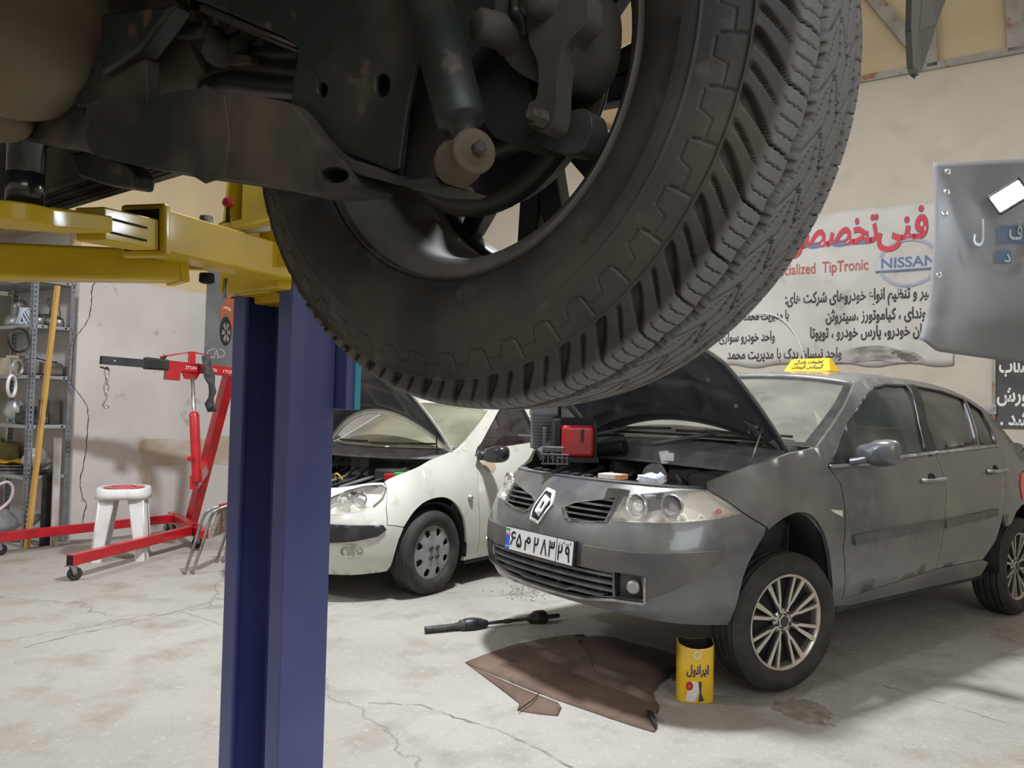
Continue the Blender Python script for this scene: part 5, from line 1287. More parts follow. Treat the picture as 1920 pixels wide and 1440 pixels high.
h_half = [(0, .172), (.475, .177), (.647, .181), (.895, .198), (.918, .235), (.954, .41), (.975, .478), (.86, .488)] + [(.84, .56), (.88, .70), (.902, .742), (.88, .768), (.66, .753), (.43, .730), (.2, .722), (0, .72)]
h_low = [(-.34, .385), (0, .385), (.34, .385), (.38, .33), (.34, .24), (0, .235), (-.34, .24), (-.38, .33)]
fogo = [(.64+.072*math.cos(2*PI*k/20), .345+.043*math.sin(2*PI*k/20)) for k in range(20)]
h_half2 = [(0, .172), (.475, .177), (.647, .181), (.895, .198), (.918, .235), (.934, .33), (.954, .41), (.986, .480), (.986, .487), (.93, .500), (.87, .508), (.87, .62), (.905, .735), (.893, .775), (.80, .772), (.66, .760), (.43, .735), (.2, .725), (0, .722)]
hp2('bumper', skin(Q, h_half2 + [(-a, b) for a, b in reversed(h_half2[1:-1])], .045, [h_hl, mirror(h_hl), h_low, fogo, mirror(fogo)], rim=.02), MT['white_paint'])
hp2('grille_back', skin(Q, inward(h_low, 1.05), .05, off=-.06, rim=-.06), MT['black'])
st = [(.16, .395), (.50, .396), (.649, .411), (.806, .442), (.862, .483), (.840, .513), (.503, .516), (.16, .517)]
for P in (st, mirror(st)): lab(hp2('bumper_strip', skin(Q, P, .04, off=.012, rim=.02), MT['black']), 'black rounded bumper strip')
for P, sg in ((h_hl, 1), (mirror(h_hl), -1)):
    hd = hp2('headlamp', skin(Q, inward(P, .985), .035, off=.006, rim=.012), MT['lamp_clear'])
    obj('lamp_bowl', skin(Q, P, .04, off=-.06, rim=-.055), MT['lamp_bowl'], hd)
    for s0, z0, r in ((.56, .655, .055), (.70, .67, .05)):
        n = (PB.h*.85+PB.l*sg*.3).normalized(); mb = MB(); mb.lathe([(r*.3, -.01), (r*.7, .0), (r*.95, .02), (r, .035), (r*1.04, .03)], Q(sg*s0, z0, -.045), n, 26); obj('lamp_cup', mb, MT['chrome'], hd)
    mb = ribbon(Q, (lambda P: P if sg > 0 else mirror(P))([(.40, .655), (.56, .724), (.70, .750), (.877, .760), (.90, .738), (.857, .680), (.782, .632)]), .007, .008); obj('lamp_seal', mb, MT['black'], hd)
for P, sg in ((fogo, 1), (mirror(fogo), -1)):
    f = hp2('fog_lamp', skin(Q, P, .02, off=.0, rim=.02), mat('fog_lens', (.32, .30, .26), .2, .4, c2=(.6, .58, .54), scale=40, lo=.5, hi=.6, coat=.5) if sg > 0 else bpy.data.materials['fog_lens'])
    mb = MB(); mb.tube([Q(*p, .003) for p in P], .004, 6, closed=True); obj('fog_ring', mb, MT['alu'], f)
h_door = QP([(894, 817), (887.5, 838), (892, 859), (896, 900), (897, 940), (896, 1030)])
h_top = QP([(723, 903.5), (762, 886), (808, 864), (854, 845)])
h_wing = [(.875, .512), (.935, .504), (.988, .492)] + [p for p in h_arch if p[0] > .995] + [(1.735, .215)] + [(a-.004, b) for a, b in h_door[::-1][:5]] + [(1.80, 1.06), (1.72, 1.06), (1.602, .997)] + h_top[::-1] + [(.91, .742), (.875, .625)]
h_fd = [(a+.004, b) for a, b in h_door[2:]] + [(1.74, .22), (2.65, .22), (2.68, .60), (2.66, 1.0), (2.2, .985), (1.86, .965), (1.80, .975)]
h_frame = [(1.60, .99), (1.83, 1.125), (2.085, 1.278), (2.25, 1.355), (2.5, 1.40), (3.2, 1.40), (3.6, 1.33), (3.95, 1.10), (4.0, .95), (2.66, 1.0), (2.2, .985), (1.86, .965), (1.72, .94)]
h_w1 = [(1.795, .985), (1.86, 1.03), (2.044, 1.166), (2.182, 1.262), (2.32, 1.335), (2.55, 1.36), (2.60, 1.03), (2.2, 1.003), (1.86, .985)]
h_w2 = [(2.72, 1.03), (2.70, 1.355), (3.15, 1.35), (3.5, 1.26), (3.7, 1.07)]
h_quart = [(2.69, .22), (2.70, .60), (2.68, .99), (4.0, .95), (4.2, .6), (4.2, .3), (4.12, .22)] + [(PB.X(-2.442)+.32*math.cos(math.radians(t)), .29+.33*math.sin(math.radians(t))) for t in range(0, 181, 20)] + [(3.30, .22)]
for sg in (1, -1):
    mm = (lambda P: P) if sg > 0 else mirror
    wg = hp2('front_wing', skin(Q, mm(h_wing), .05, rim=.02), MT['white_paint'])
    d1 = hp2('front_door', skin(Q, mm(h_fd), .06, rim=.02), MT['white_paint'])
    hp2('rear_wing', skin(Q, mm(h_quart), .08, rim=.02), MT['white_paint'])
    hp2('cabin_frame', skin(Q, mm(h_frame), .05, [mm(h_w1), mm(h_w2)], rim=.03), MT['white_paint'])
    for P in (h_w1, h_w2):
        g = hp2('side_window', skin(Q, mm(inward(P, 1.01)), .06, off=-.012, rim=.004), MT['pane_hatch'] if 'pane_hatch' in MT else MT.setdefault('pane_hatch', glass('dark_side_glass', (.012, .012, .014), .55, .05, (.05, .045, .045))))
        obj('window_seal', skin(Q, mm(inward(P, 1.012)), .05, [mm(inward(P, .965))], off=.002, rim=.012), MT['black'], g)
    mb = MB(); c = Q(sg*1.602, .647, .004); mb.ball(c, .026, 16, (1, 1, .8)); obj('side_repeater', mb, MT['alu'], wg)
    obj('filler_patch', skin(Q, mm([(1.80, .91), (1.93, .91), (1.945, .84), (1.90, .81), (1.83, .82), (1.795, .86)]), .03, off=.002, rim=.003), mat('beige_primer', (.42, .34, .24), .7) if sg > 0 else bpy.data.materials['beige_primer'], d1)
    mc = PB.world((-.52, sg*.905, .955)); lx = PB.l*sg; fx = PB.h
    def mf(u, v):
        a = 2*PI*u; b = PI*(v-.5)
        cx = math.copysign(abs(math.cos(a))**.7, math.cos(a)); sy = math.copysign(abs(math.sin(a))**.8, math.sin(a)); k = math.cos(b)**.5
        return mc + lx*(cx*k*.115) + ZUP*(sy*k*.062*(1+.15*cx)+.012*cx) + fx*(math.sin(b)*.06)
    mb = MB(); mb.grid(mf, 26, 14, True, True); mh = lab(hp2('door_mirror', mb, MT['mirror_black']), 'black door mirror')
    obj('mirror_base', skin(Q, mm([(1.755, .955), (1.80, 1.0), (1.86, 1.03), (1.88, .97), (1.82, .945)]), .03, off=.004, rim=.01), MT['mirror_black'], mh)
    mb = MB(); mb.tube([PB.world((-.47, sg*.77, .94)), PB.world((-.50, sg*.83, .945))], .035, 12); obj('mirror_arm', mb, MT['mirror_black'], mh)
    hp2('side_sill', skin(Q, mm([(1.61, .18), (3.30, .18), (3.30, .225), (1.61, .225)]), .06, rim=.03), MT['white_paint'])
def hroof(u, v):
    K = np.array([(2.085, 1.278), (2.25, 1.355), (2.5, 1.40), (3.2, 1.40), (3.6, 1.33), (3.95, 1.10)]); t = v*5; i = min(int(t), 4); p = K[i]+(K[i+1]-K[i])*(t-i)
    a = PB.loc(p[0], p[1]); e = 1-u*u; return PB.world((a.x + e*(.10*(1-v)-.10*v), a.y*u, a.z+.05*(1-abs(u)**2.6)))
mb = MB(); mb.grid(lambda a, b: hroof(2*a-1, b), 25, 21); hp2('roof', mb, MT['white_paint'], solid=.02)
def hws(u, v):
    K = np.array([(1.60, .99), (1.83, 1.125), (2.085, 1.278)]); t = v*2; i = min(int(t), 1); p = K[i]+(K[i+1]-K[i])*(t-i)
    a = PB.loc(p[0], p[1]); e = 1-u*u; return PB.world((a.x+e*lerp(.30, .10, v), a.y*u*.99, a.z+lerp(.0, .05, v)*(1-abs(u)**2.6)))
MT['pane_front2'] = glass('hatchback_windscreen', (.20, .21, .15), .5, .07, (.34, .33, .24))
mb = MB(); mb.grid(lambda a, b: hws(2*a-1, b), 25, 11); hp2('windscreen', mb, MT['pane_front2'], solid=.004)
mb = MB(); mb.grid(lambda a, b: PB.world((lerp(-.35, -.12, b)+.30*(1-(2*a-1)**2), .70*(2*a-1), lerp(.985, .925, b))), 19, 6); lab(hp2('scuttle_panel', mb, MT['bay_grey'], solid=.01), 'dusty grey scuttle panel')
mb = MB()
def hb(pts): mb.add([PB.world(p) for p in pts], [tuple(range(len(pts)))])
hb([(-.3, -.60, .40), (.45, -.55, .40), (.45, .55, .40), (-.3, .60, .40)]); hb([(-.3, .62, .40), (.42, .55, .40), (.28, .64, .76), (-.3, .68, .93)]); hb([(-.3, -.62, .40), (.42, -.55, .40), (.28, -.64, .76), (-.3, -.68, .93)])
hb([(-.3, -.66, .40), (-.3, .66, .40), (-.33, .66, .92), (-.33, -.66, .92)]); hb([(.50, -.5, .40), (.50, .5, .40), (.48, .5, .66), (.48, -.5, .66)])
hp2('engine_bay', mb, MT['bay'], solid=.01)
def hbb(n, c, size, m, bev=.01, rot=0):
    Mx = Matrix((PB.h, PB.l, ZUP)).transposed() @ Matrix.Rotation(rot, 3, 'Z'); mb = MB(); mb.box(PB.world(c), size, Mx); return obj(n, mb, m, hatch, bevel=bev, seg=3)
hbb('engine_cover', (.10, -.1, .68), (.36, .5, .16), MT['bay'], .03)
hbb('black_fuse_box', (.05, .44, .78), (.25, .18, .14), MT['bay'], .02, .1)
lab(hbb('battery_cover', (.16, .52, .80), (.10, .05, .05), MT['red'], .01), 'red terminal cover'); lab(hbb('bulb_socket', (.12, .55, .81), (.07, .05, .045), mat('green_plastic', (.03, .35, .06), .4), .008), 'green plastic cap')
lab(hbb('washer_bottle', (.05, .60, .80), (.12, .08, .06), MT['white'], .02), 'white washer bottle')
hbb('ribbed_cooler', (-.05, -.02, .83), (.10, .16, .14), MT['bay_grey'], .01, .3)
hbb('front_crossmember', (.47, 0, .70), (.05, 1.05, .04), MT['bay'], .01)
for k in range(8):
    mb = MB(); y = .56-.12*k; mb.tube(spline([PB.world(q) for q in ((-.2+.06*math.sin(k*3), y-.1, .86), (.02, y-.06+.05*math.sin(k), .82+.03*math.cos(k*2)), (.22, y, .77), (.42, y-.04, .72))], 6), .007+.004*(k % 3), 8); hp2('hose', mb, MT['bay'] if k % 2 else MT['bay_grey'])
mb = MB(); mb.tube(spline([PB.world(q) for q in ((.25, .12, .74), (.28, .10, .79), (.28, .06, .79), (.25, .04, .72))], 6), .006, 8); lab(hp2('ignition_lead', mb, MT['sign_yellow']), 'yellow cable loop')
for y0, y1 in ((.05, .60), (-.5, .0)):
    mb = MB(); mb.tube([hws(lerp(y0, y1, t)/.75, .04+.03*t)+PB.h*.02+ZUP*.012 for t in np.linspace(0, 1, 8)], .007, 8); hp2('wiper', mb, MT['black'])
AL2 = math.radians(61)
def hood2(u, v, o=0.0):
    xr = -.30+.31*(1-u*u); xf = .60-.22*abs(u)**2.4; X = lerp(xr, xf, v); Y = u*lerp(.71, .66, v); Z = .985-.18*v**1.5-.045*u*u+o
    dx, dz = X+.30, Z-.965; c, s = math.cos(AL2), math.sin(AL2); return PB.world((-.30+dx*c-dz*s, Y, .965+dx*s+dz*c))
mb = MB(); mb.grid(lambda a, b: hood2(2*a-1, b), 37, 21); bon2 = hp2('bonnet', mb, MT['white_paint'])
def rel2(u, v):
    pad = sstep(.07, .13, 1-abs(u))*sstep(.10, .17, v)*sstep(.05, .10, 1-v); h = -.010-.02*pad
    for c0 in (-.45, .05, .5): h += .014*pad*math.exp(-((u-c0)/.05)**2)
    return h + .012*pad*math.exp(-((v-.5)/.05)**2)
def bonl(a, b): u = 2*a-1; return hood2(u*.93, .06+.90*b, rel2(u*.93, .06+.90*b))
mb = MB(); mb.grid(bonl, 91, 61); lab(obj('bonnet_liner', mb, MT['bonnet_liner'], bon2), 'black underside of the bonnet')
ed = [hood2(-1, k/16, -.008) for k in range(17)] + [hood2(-1+2*k/30, 1, -.008) for k in range(1, 31)] + [hood2(1, 1-k/16, -.008) for k in range(1, 17)] + [hood2(1-2*k/30, 0, -.008) for k in range(1, 30)]
mb = MB(); mb.tube(ed, .011, 8, closed=True); obj('bonnet_edge', mb, MT['white_paint'], bon2)
p0 = on_plane(820, 860, PB.world((-.10, .64, .9)), PB.l); p1 = on_plane(817, 791, PB.world((-.10, .64, .9)), PB.l)
mb = MB(); mb.tube([p0, p1], .005, 8); hp2('bonnet_stay', mb, MT['black'])
# wheels, wheel houses, cabin
for sg in (1, -1):
    for x0 in (0, -2.442):
        mb = MB()
        def hw(a, b):
            t = PI*(1.06-1.12*a); return PB.world((x0+.34*math.cos(t), sg*lerp(lerp(.80, .655, max(0, a-.45)/.55) if x0 == 0 else .80, .48, b), .28+.35*math.sin(t)))
        mb.grid(hw, 22, 4); mb.add([PB.world((x0+.36*math.cos(PI*k/12), sg*.48, .26+.36*math.sin(PI*k/12))) for k in range(13)], [tuple(range(13))]); hp2('wheel_house', mb, MT['dark'], solid=.004)
mb = MB(); mb.quadbox([PB.world(q) for q in ((-2.9, -.66, .15), (-.36, -.76, .15), (-.36, .76, .15), (-2.9, .66, .15), (-2.9, -.66, .21), (-.36, -.76, .21), (-.36, .76, .21), (-2.9, .66, .21))])
mb.quadbox([PB.world(q) for q in ((-.36, -.46, .15), (.55, -.46, .17), (.55, .46, .17), (-.36, .46, .15), (-.36, -.46, .22), (.55, -.46, .22), (.55, .46, .22), (-.36, .46, .22))]); hp2('underbody', mb, MT['bay'])
for x0, sg, nm in ((0, 1, 'front_wheel'), (0, -1, 'front_wheel'), (-2.442, 1, 'rear_wheel'), (-2.442, -1, 'rear_wheel')):
    car_wheel(nm, hatch, PB, x0, sg*.715, .289, .289, .180, .186, steer=math.radians(2) if x0 == 0 else 0, side=sg, style='cover', m_tyre=MT['rubber_car'], m_rim=MT['rim_grey'], m_dark=MT['rim_black'])
MT['seat_red'] = mat('dark_red_seat_fabric', (.10, .018, .03), .9, c2=(.05, .01, .016), scale=9)
for y in (.36, -.36):
    mb = MB(); mb.quadbox([PB.world(q) for q in ((-1.5, y-.24, .45), (-.95, y-.25, .42), (-.95, y+.25, .42), (-1.5, y+.24, .45), (-1.62, y-.22, 1.05), (-1.45, y-.22, 1.05), (-1.45, y+.22, 1.05), (-1.62, y+.22, 1.05))]); st_ = hp2('seat', mb, MT['seat_red'], bevel=.05, seg=4)
    mb = MB(); mb.box(PB.world((-1.55, y, 1.16)), (.12, .27, .18), Matrix((PB.h, PB.l, ZUP)).transposed()); obj('headrest', mb, MT['seat_red'], st_, bevel=.04, seg=4)
mb = MB(); mb.quadbox([PB.world(q) for q in ((-.75, -.66, .7), (-.25, -.66, .78), (-.25, .66, .78), (-.75, .66, .7), (-.72, -.64, .90), (-.22, -.58, .955), (-.22, .58, .955), (-.72, .64, .90))]); hp2('dashboard', mb, MT['seat'], bevel=.03)
mb = MB(); c = PB.world((-.72, .34, .93)); ax = PB.dirw((-.9, 0, .42)).normalized(); u = PB.l; w = ax.cross(u); mb.tube([c+(u*math.cos(2*PI*k/28)+w*math.sin(2*PI*k/28))*.18 for k in range(28)], .015, 8, closed=True)
for t in (0, PI): mb.bar(c, c+(u*math.cos(t)+w*math.sin(t))*.175, .05, .012, up=ax)
hp2('steering_wheel', mb, MT['black'])
# ------------------------------------------------------------ engine crane
crane = thing('engine_crane', 'red engine hoist on castors with black lifting arm and hanging chain', 'engine crane', tuple(on_z(345, 1010)))
CR = lambda n, mb, m, **k: obj(n, mb, m, crane, **k)
Ci = crane.location.copy()
def cq(p): return V(p)-Ci
lz = .15
def lp(px, py, z): return cq(on_z(px, py, z))
# two legs: tops traced on the plane of their centre height
A1, B1 = lp(131, 1051, lz), lp(366, 992, lz)
A2, B2 = lp(-30, 1010, lz), lp(330, 971, lz)
for a, b in ((A1, B1), (A2, B2)):
    mb = MB(); mb.bar(a, b, .062, .078); lg = CR('leg', mb, MT['red'], bevel=.004)
    d = (a-b).normalized(); mb = MB(); mb.bar(a - d*.002, a + d*.0015, .050, .066); obj('leg_mouth', mb, MT['dark'], lg)
cb = (B1+B2)/2
mb = MB(); mb.bar(B2 + (B2-B1)*.25, B1 + (B1-B2)*.42, .07, .078); CR('base_bar', mb, MT['red'], bevel=.004)
md = cq(on_z(362, 965, .19)); 
mt = cq(at(431, 700, 7.15)); mdir = (mt-md).normalized()
side = mdir.cross(ZUP).normalized()
mb = MB(); mb.bar(md-mdir*.10, mt, .105, .085, up=side); CR('mast', mb, MT['red'], bevel=.006)
bt = cq(at(189, 675, 6.35)); bs = cq(at(306, 684, 6.70)); bp = cq(at(437, 698, 7.17)); bd = (bt-bp).normalized()
mb = MB(); mb.bar(bp, bs, .070, .085); boom = CR('boom', mb, MT['red'], bevel=.004)
mb = MB(); mb.bar(bs - bd*.35, bt, .056, .068); ext = lab(CR('boom_extension', mb, mat('black_paint', (.022, .026, .034), .4, c2=(.04, .042, .05), scale=9)), 'black telescopic lifting arm')
mb = MB(); mb.bar(bs + bd*.16, bs - bd*.04, .082, .105, h2=.095); mb.bar(bs + bd*.02 + ZUP*.04, bs - bd*.02 + ZUP*.085, .05, .03); lab(CR('rag_wrap', mb, MT['black'], bevel=.02, seg=3), 'black rag wrapped round the arm')
mb = MB(); q = bs - bd*.02 - ZUP*.085; mb.bar(q, q - bd*.12, .07, .085); CR('stop_plate', mb, MT['red'], bevel=.003)
mb = MB(); mb.bar(bt - bd*.002, bt + bd*.001, .046, .058); obj('arm_mouth', mb, MT['dark'], ext)
mb = MB(); mb.lathe([(0, .032), (.010, .032), (.011, .025), (.011, 0)], bt - bd*.10 - bd.cross(ZUP).normalized()*.0 , -bd.cross(ZUP) if bd.cross(ZUP).dot(CAMP-Ci) < 0 else bd.cross(ZUP), 14); obj('arm_bolt', mb, MT['steel'], ext)
# strap truss above the boom and its king post
kp = cq(at(359, 684, 6.86)); kt = kp + ZUP*.115
mb = MB(); mb.bar(kp, kt, .045, .05, up=bd); mb.tube([cq(at(300, 669, 6.66)), kt, cq(at(395, 667, 7.0))], .006, 8); CR('boom_truss', mb, MT['red'])
mb = MB(); kb = kp - ZUP*.075; mb.prism([kp+bd*.10-ZUP*.03, kp-bd*.10-ZUP*.03, kp-bd*.05-ZUP*.13, kp+bd*.05-ZUP*.13], bd.cross(ZUP).normalized()*.03); CR('ram_lug', mb, MT['red'], bevel=.003)
# hydraulic ram
r0 = cq(at(370, 905, 6.72)); r1 = cq(at(361, 716, 6.86)); rd_ = (r1-r0); L_ = rd_.length
mb = MB(); mb.lathe([(0, 0), (.040, 0), (.043, .01), (.043, L_*.66), (.036, L_*.69), (.018, L_*.70)], r0, rd_, 24); ram = CR('ram', mb, MT['red'])
mb = MB(); mb.lathe([(.016, L_*.68), (.016, L_*1.05), (0, L_*1.05)], r0, rd_, 18); obj('ram_rod', mb, MT['steel'], ram)
mb = MB(); q = r0 + rd_*.06 + bd*.06; mb.bar(q, q+ZUP*.14, .05, .05); mb.bar(q+ZUP*.14, q+ZUP*.17+bd*.03, .035, .035); obj('pump_block', mb, MT['red'], ram, bevel=.006)
mb = MB(); mb.bar(r0 + bd*.03, md + mdir*.36*(mt-md).length, .07, .12); CR('ram_bracket', mb, MT['red'], bevel=.004)
# capacity marks
fn = bd.cross(ZUP).normalized(); fn = fn if fn.dot(CAMP-Ci) > 0 else -fn
for px, s in ((353, '2TON'), (391, '1½TON'), (424, '1TON')):
    t = (px-306)/(437-306); p = bs.lerp(bp, t)
    lettering('capacity_mark', s, MT['letter_white'], crane, p + fn*.036 - ZUP*.004, -bd, ZUP, .042, .10, .0006)
# strap tied on the boom
sp_ = [cq(at(x, y, 6.9)) for x, y in ((392, 668), (395, 690), (399, 708), (403, 722), (406, 735), (402, 746), (399, 757), (403, 772))]
vs = []; fs = []
dirv = RIGHT
for i, p in enumerate(sp_):
    w = .05*(1-.3*(i % 2)); k = math.sin(i*1.1)*.03
    vs += [p - dirv*w - FWD*(.05+k), p + dirv*w*.6 - FWD*(.05-k)]
for i in range(len(sp_)-1): fs.append((2*i, 2*i+1, 2*i+3, 2*i+2))
mb = MB(); mb.add(vs, fs, True); lab(CR('strap', mb, mat('black_webbing', (.03, .032, .035), .8, c2=(.07, .07, .07), scale=30), solid=.012), 'black webbing strap tied on the arm')
# chain with hook
chn = bpy.data.objects.new('chain', None); COL.objects.link(chn); chn.parent = crane
top = cq(at(200.5, 690, 6.37))
for k in range(4):
    c = top - ZUP*(.035+.062*k); a = bd if k % 2 == 0 else fn
    pts = [c + ZUP*.036*math.sin(t)*1.1 + a*.018*math.cos(t) for t in [2*PI*i/16 for i in range(16)]]
    mb = MB(); mb.tube(pts, .0058, 8, closed=True); obj('chain_link', mb, MT['chrome'], chn)
c = top - ZUP*.29
mb = MB(); mb.tube(spline([c+ZUP*.04, c+ZUP*.01+bd*.012, c-ZUP*.02+bd*.02, c-ZUP*.04+bd*.002, c-ZUP*.03-bd*.018, c-ZUP*.008-bd*.018], 5), [.009]*26, 10); obj('hook', mb, MT['chrome'], chn)
mb = MB(); mb.tube([top+ZUP*.01, top-ZUP*.005], .01, 10); mb.bar(top+ZUP*.004+bd*.05, top-ZUP*.012-bd*.015, .03, .012); obj('chain_shackle', mb, MT['black'], chn)
# castors
def castor(p, sz=.048):
    g = bpy.data.objects.new('castor', None); COL.objects.link(g); g.parent = crane
    w = V((p.x, p.y, -Ci.z)); ax = fn; c = w + ZUP*sz
    mb = MB(); mb.lathe([(.012, -.017), (sz*.5, -.015), (sz*.6, -.018), (sz*.92, -.018), (sz, -.012), (sz, .012), (sz*.92, .018), (sz*.6, .018), (sz*.5, .015), (.012, .017)], c, ax, 28); obj('castor_wheel', mb, MT['black'], g)
    mb = MB(); top_ = c + ZUP*(.115-sz-.0) 
    for s in (-1, 1): mb.bar(c + ax*.022*s, c + ax*.022*s + ZUP*(.058) + bd*.02, .03, .004, up=ax)
    mb.box(c+ZUP*.060+bd*.02, (.07, .07, .008)); mb.lathe([(0, -.024), (.010, -.024), (.010, .024), (0, .024)], c, ax, 12); obj('castor_fork', mb, MT['steel'], g)
d1 = (B1-A1).normalized(); d2 = (B2-A2).normalized()
for p in (A1 + d1*.05, A2 + d2*.12, B2 + d2*-.05 - d2*.0, B1 + (B1-B2).normalized()*.10): castor(V((p.x, p.y, 0)))
# ------------------------------------------------------------ white plastic stool with red seat pattern
def stool():
    c = on_z(228, 1044); t = thing('stool', 'white plastic stool with red pattern on its seat by the engine hoist', 'stool', tuple(c))
    H_ = .575; a0 = .35
    mb = MB(); P = []
    for k in range(48):
        a = 2*PI*k/48; r = .198*(1/ (abs(math.cos(a))**3.2+abs(math.sin(a))**3.2)**(1/3.2)); P.append((r*math.cos(a+a0), r*math.sin(a+a0)))
    rings = [(.80, H_-.006), (.97, H_), (1.0, H_-.006), (1.03, H_-.05), (1.05, H_-.085), (1.02, H_-.085)]
    vs = [(x*k, y*k, z) for k, z in rings for x, y in P]; n = 48
    fs = [(i*n+j, i*n+(j+1) % n, (i+1)*n+(j+1) % n, (i+1)*n+j) for i in range(len(rings)-1) for j in range(n)] + [tuple(range(n))]
    mb.add(vs, fs, True); obj('seat', mb, MT['white'], t)
    mr = mat('red_seat_print', (.55, .04, .06), .5, c2=(.66, .2, .2), scale=14)
    for r0, r1, z in ((.0, .068, .0008), (.088, .155, .0008)):
        mb = MB(); mb.lathe([(r0, H_+z), (r1, H_+z), (r1, H_+z-.002), (r0, H_+z-.002)], (0, 0, 0), ZUP, 40, False); obj('seat_print', mb, mr, t)
    for k in range(4):
        a = a0+PI/4+k*PI/2; u = V((math.cos(a), math.sin(a), 0)); w = V((-u.y, u.x, 0)); mb = MB()
        for s in (-1, 1):
            p0 = u*.215+V((0, 0, H_-.02)); p1 = u*.285
            q = w*s; e = (u*-.55+q*.83).normalized()
            mb.quadbox([p1, p1+e*.072, p1+e*.072-u*.012, p1-u*.016, p0, p0+e*.11, p0+e*.11-u*.012, p0-u*.016])
        mb.tube([u*.213+V((0, 0, H_-.02)), u*.281], .009, 8); obj('leg', mb, MT['white'], t)
    return t
stool()
# ------------------------------------------------------------ folding chair frames leaning by the post
def fchair(px, py, label, k):
    c = on_z(px, py); t = thing('folding_chair', label, 'folding chair', tuple(c))
    ux = V((.95, .28, 0)); h = .50
    up = (ZUP + ux*.28).normalized(); back = V((.02, .78, 0))
    mb = MB()
    for s, o in ((0, 0), (.055, .02)):
        a = ux*s; top_ = a + up*h*.95 + ux*.02
        mb.tube(spline([a, a+up*h*.5, a+up*h*.88, top_+ux*.03+ZUP*.03, top_+ux*.10+back*.05+ZUP*.045], 6), .0115, 10)
    obj('leg', mb, MT['steel'], t)
    mb = MB()
    for s in (0, .05):
        a = back*.55+ux*(.06+s); mb.tube(spline([a, a+up*h*.45, a+up*h*.9, a+up*h+ZUP*.03-back*.06], 5), .0115, 10)
    obj('leg', mb, MT['steel'], t)
    mb = MB(); q = ux*.08+up*h*.55; mb.quadbox([q+back*.02, q+back*.40, q+back*.40+up*.20, q+back*.02+up*.24, q+back*.02+ux*.03, q+back*.40+ux*.03, q+back*.40+up*.20+ux*.03, q+back*.02+up*.24+ux*.03]); lab(obj('seat', mb, mat('brown_chair_board', (.25, .17, .13), .6, c2=(.42, .36, .30), scale=16, stretch=(1, 1, 6)) , t, bevel=.006), 'brown seat panel')
    mb = MB(); mb.tube(spline([ux*.10+up*h+ZUP*.03, ux*.16+up*h+back*.2+ZUP*.045, ux*.22+up*h+back*.4+ZUP*.05], 5), .014, 10, flat=.5); lab(obj('seat_trim', mb, MT['red'], t), 'red seat edge')
    return t
fchair(346, 1077, 'folded steel tube chair with brown seat standing beside the blue post', 0)
# ------------------------------------------------------------ shelf rack of slotted angle
MT['angle'] = mat('grey_slotted_angle', (.26, .29, .34), .45, .35, c2=(.20, .22, .26), scale=9)
MT['shelf'] = mat('grey_shelf_steel', (.40, .44, .48), .45, .25, c2=(.30, .32, .34), scale=6)
rA = on_z(43, 1027); rU = NB.copy(); rV = TB.copy()
rack = thing('shelf_rack', 'grey slotted angle steel shelf rack full of car parts in the wall recess', 'shelf rack', tuple(rA))
RD, RWd, RH = .37, 1.02, 2.55
def rk(u, v, z): return rU*u + rV*v + ZUP*z      # u: along the recess side, v: away to the left
def upright(u, v, su, sv):
    mb = MB(); w = .045; t = .004
    for (d1, d2) in ((rU*su, rV*sv), (rV*sv, rU*su)):
        a = rk(u, v, 0)
        # web with a column of slots
        z = 0
        mb.quadbox([a, a+d1*w*.30, a+d1*w*.30+d2*t, a+d2*t, a+ZUP*RH, a+d1*w*.30+ZUP*RH, a+d1*w*.30+d2*t+ZUP*RH, a+d2*t+ZUP*RH])
        b = a+d1*w*.62; mb.quadbox([b, b+d1*w*.38, b+d1*w*.38+d2*t, b+d2*t, b+ZUP*RH, b+d1*w*.38+ZUP*RH, b+d1*w*.38+d2*t+ZUP*RH, b+d2*t+ZUP*RH])
        while z < RH:
            c = a+d1*w*.30+ZUP*z; mb.quadbox([c, c+d1*w*.32, c+d1*w*.32+d2*t, c+d2*t, c+ZUP*.022, c+d1*w*.32+ZUP*.022, c+d1*w*.32+d2*t+ZUP*.022, c+d2*t+ZUP*.022]); z += .042
    return obj('upright', mb, MT['angle'], rack)
upright(0, 0, 1, 1); upright(RD, 0, -1, 1); upright(0, RWd, 1, -1); upright(RD, RWd, -1, -1)
SZ = []
for px_, py_ in ((80, 609), (80, 704), (75, 797), (70, 893)):
    p = on_plane(px_, py_, rA, TB); SZ.append(p.z)
for z in SZ + [2.34]:
    mb = MB(); mb.quadbox([rk(0, 0, z-.03), rk(RD, 0, z-.03), rk(RD, RWd, z-.03), rk(0, RWd, z-.03), rk(0, 0, z), rk(RD, 0, z), rk(RD, RWd, z), rk(0, RWd, z)]); s_ = obj('shelf', mb, MT['shelf'], rack, bevel=.003)
    for u_ in (.09, .29):
        mb = MB(); mb.lathe([(0, .002), (.009, .002), (.009, -.01)], rk(u_, -.0, z-.015), -rV, 10, smooth=False); obj('shelf_slot', mb, MT['dark'], s_)
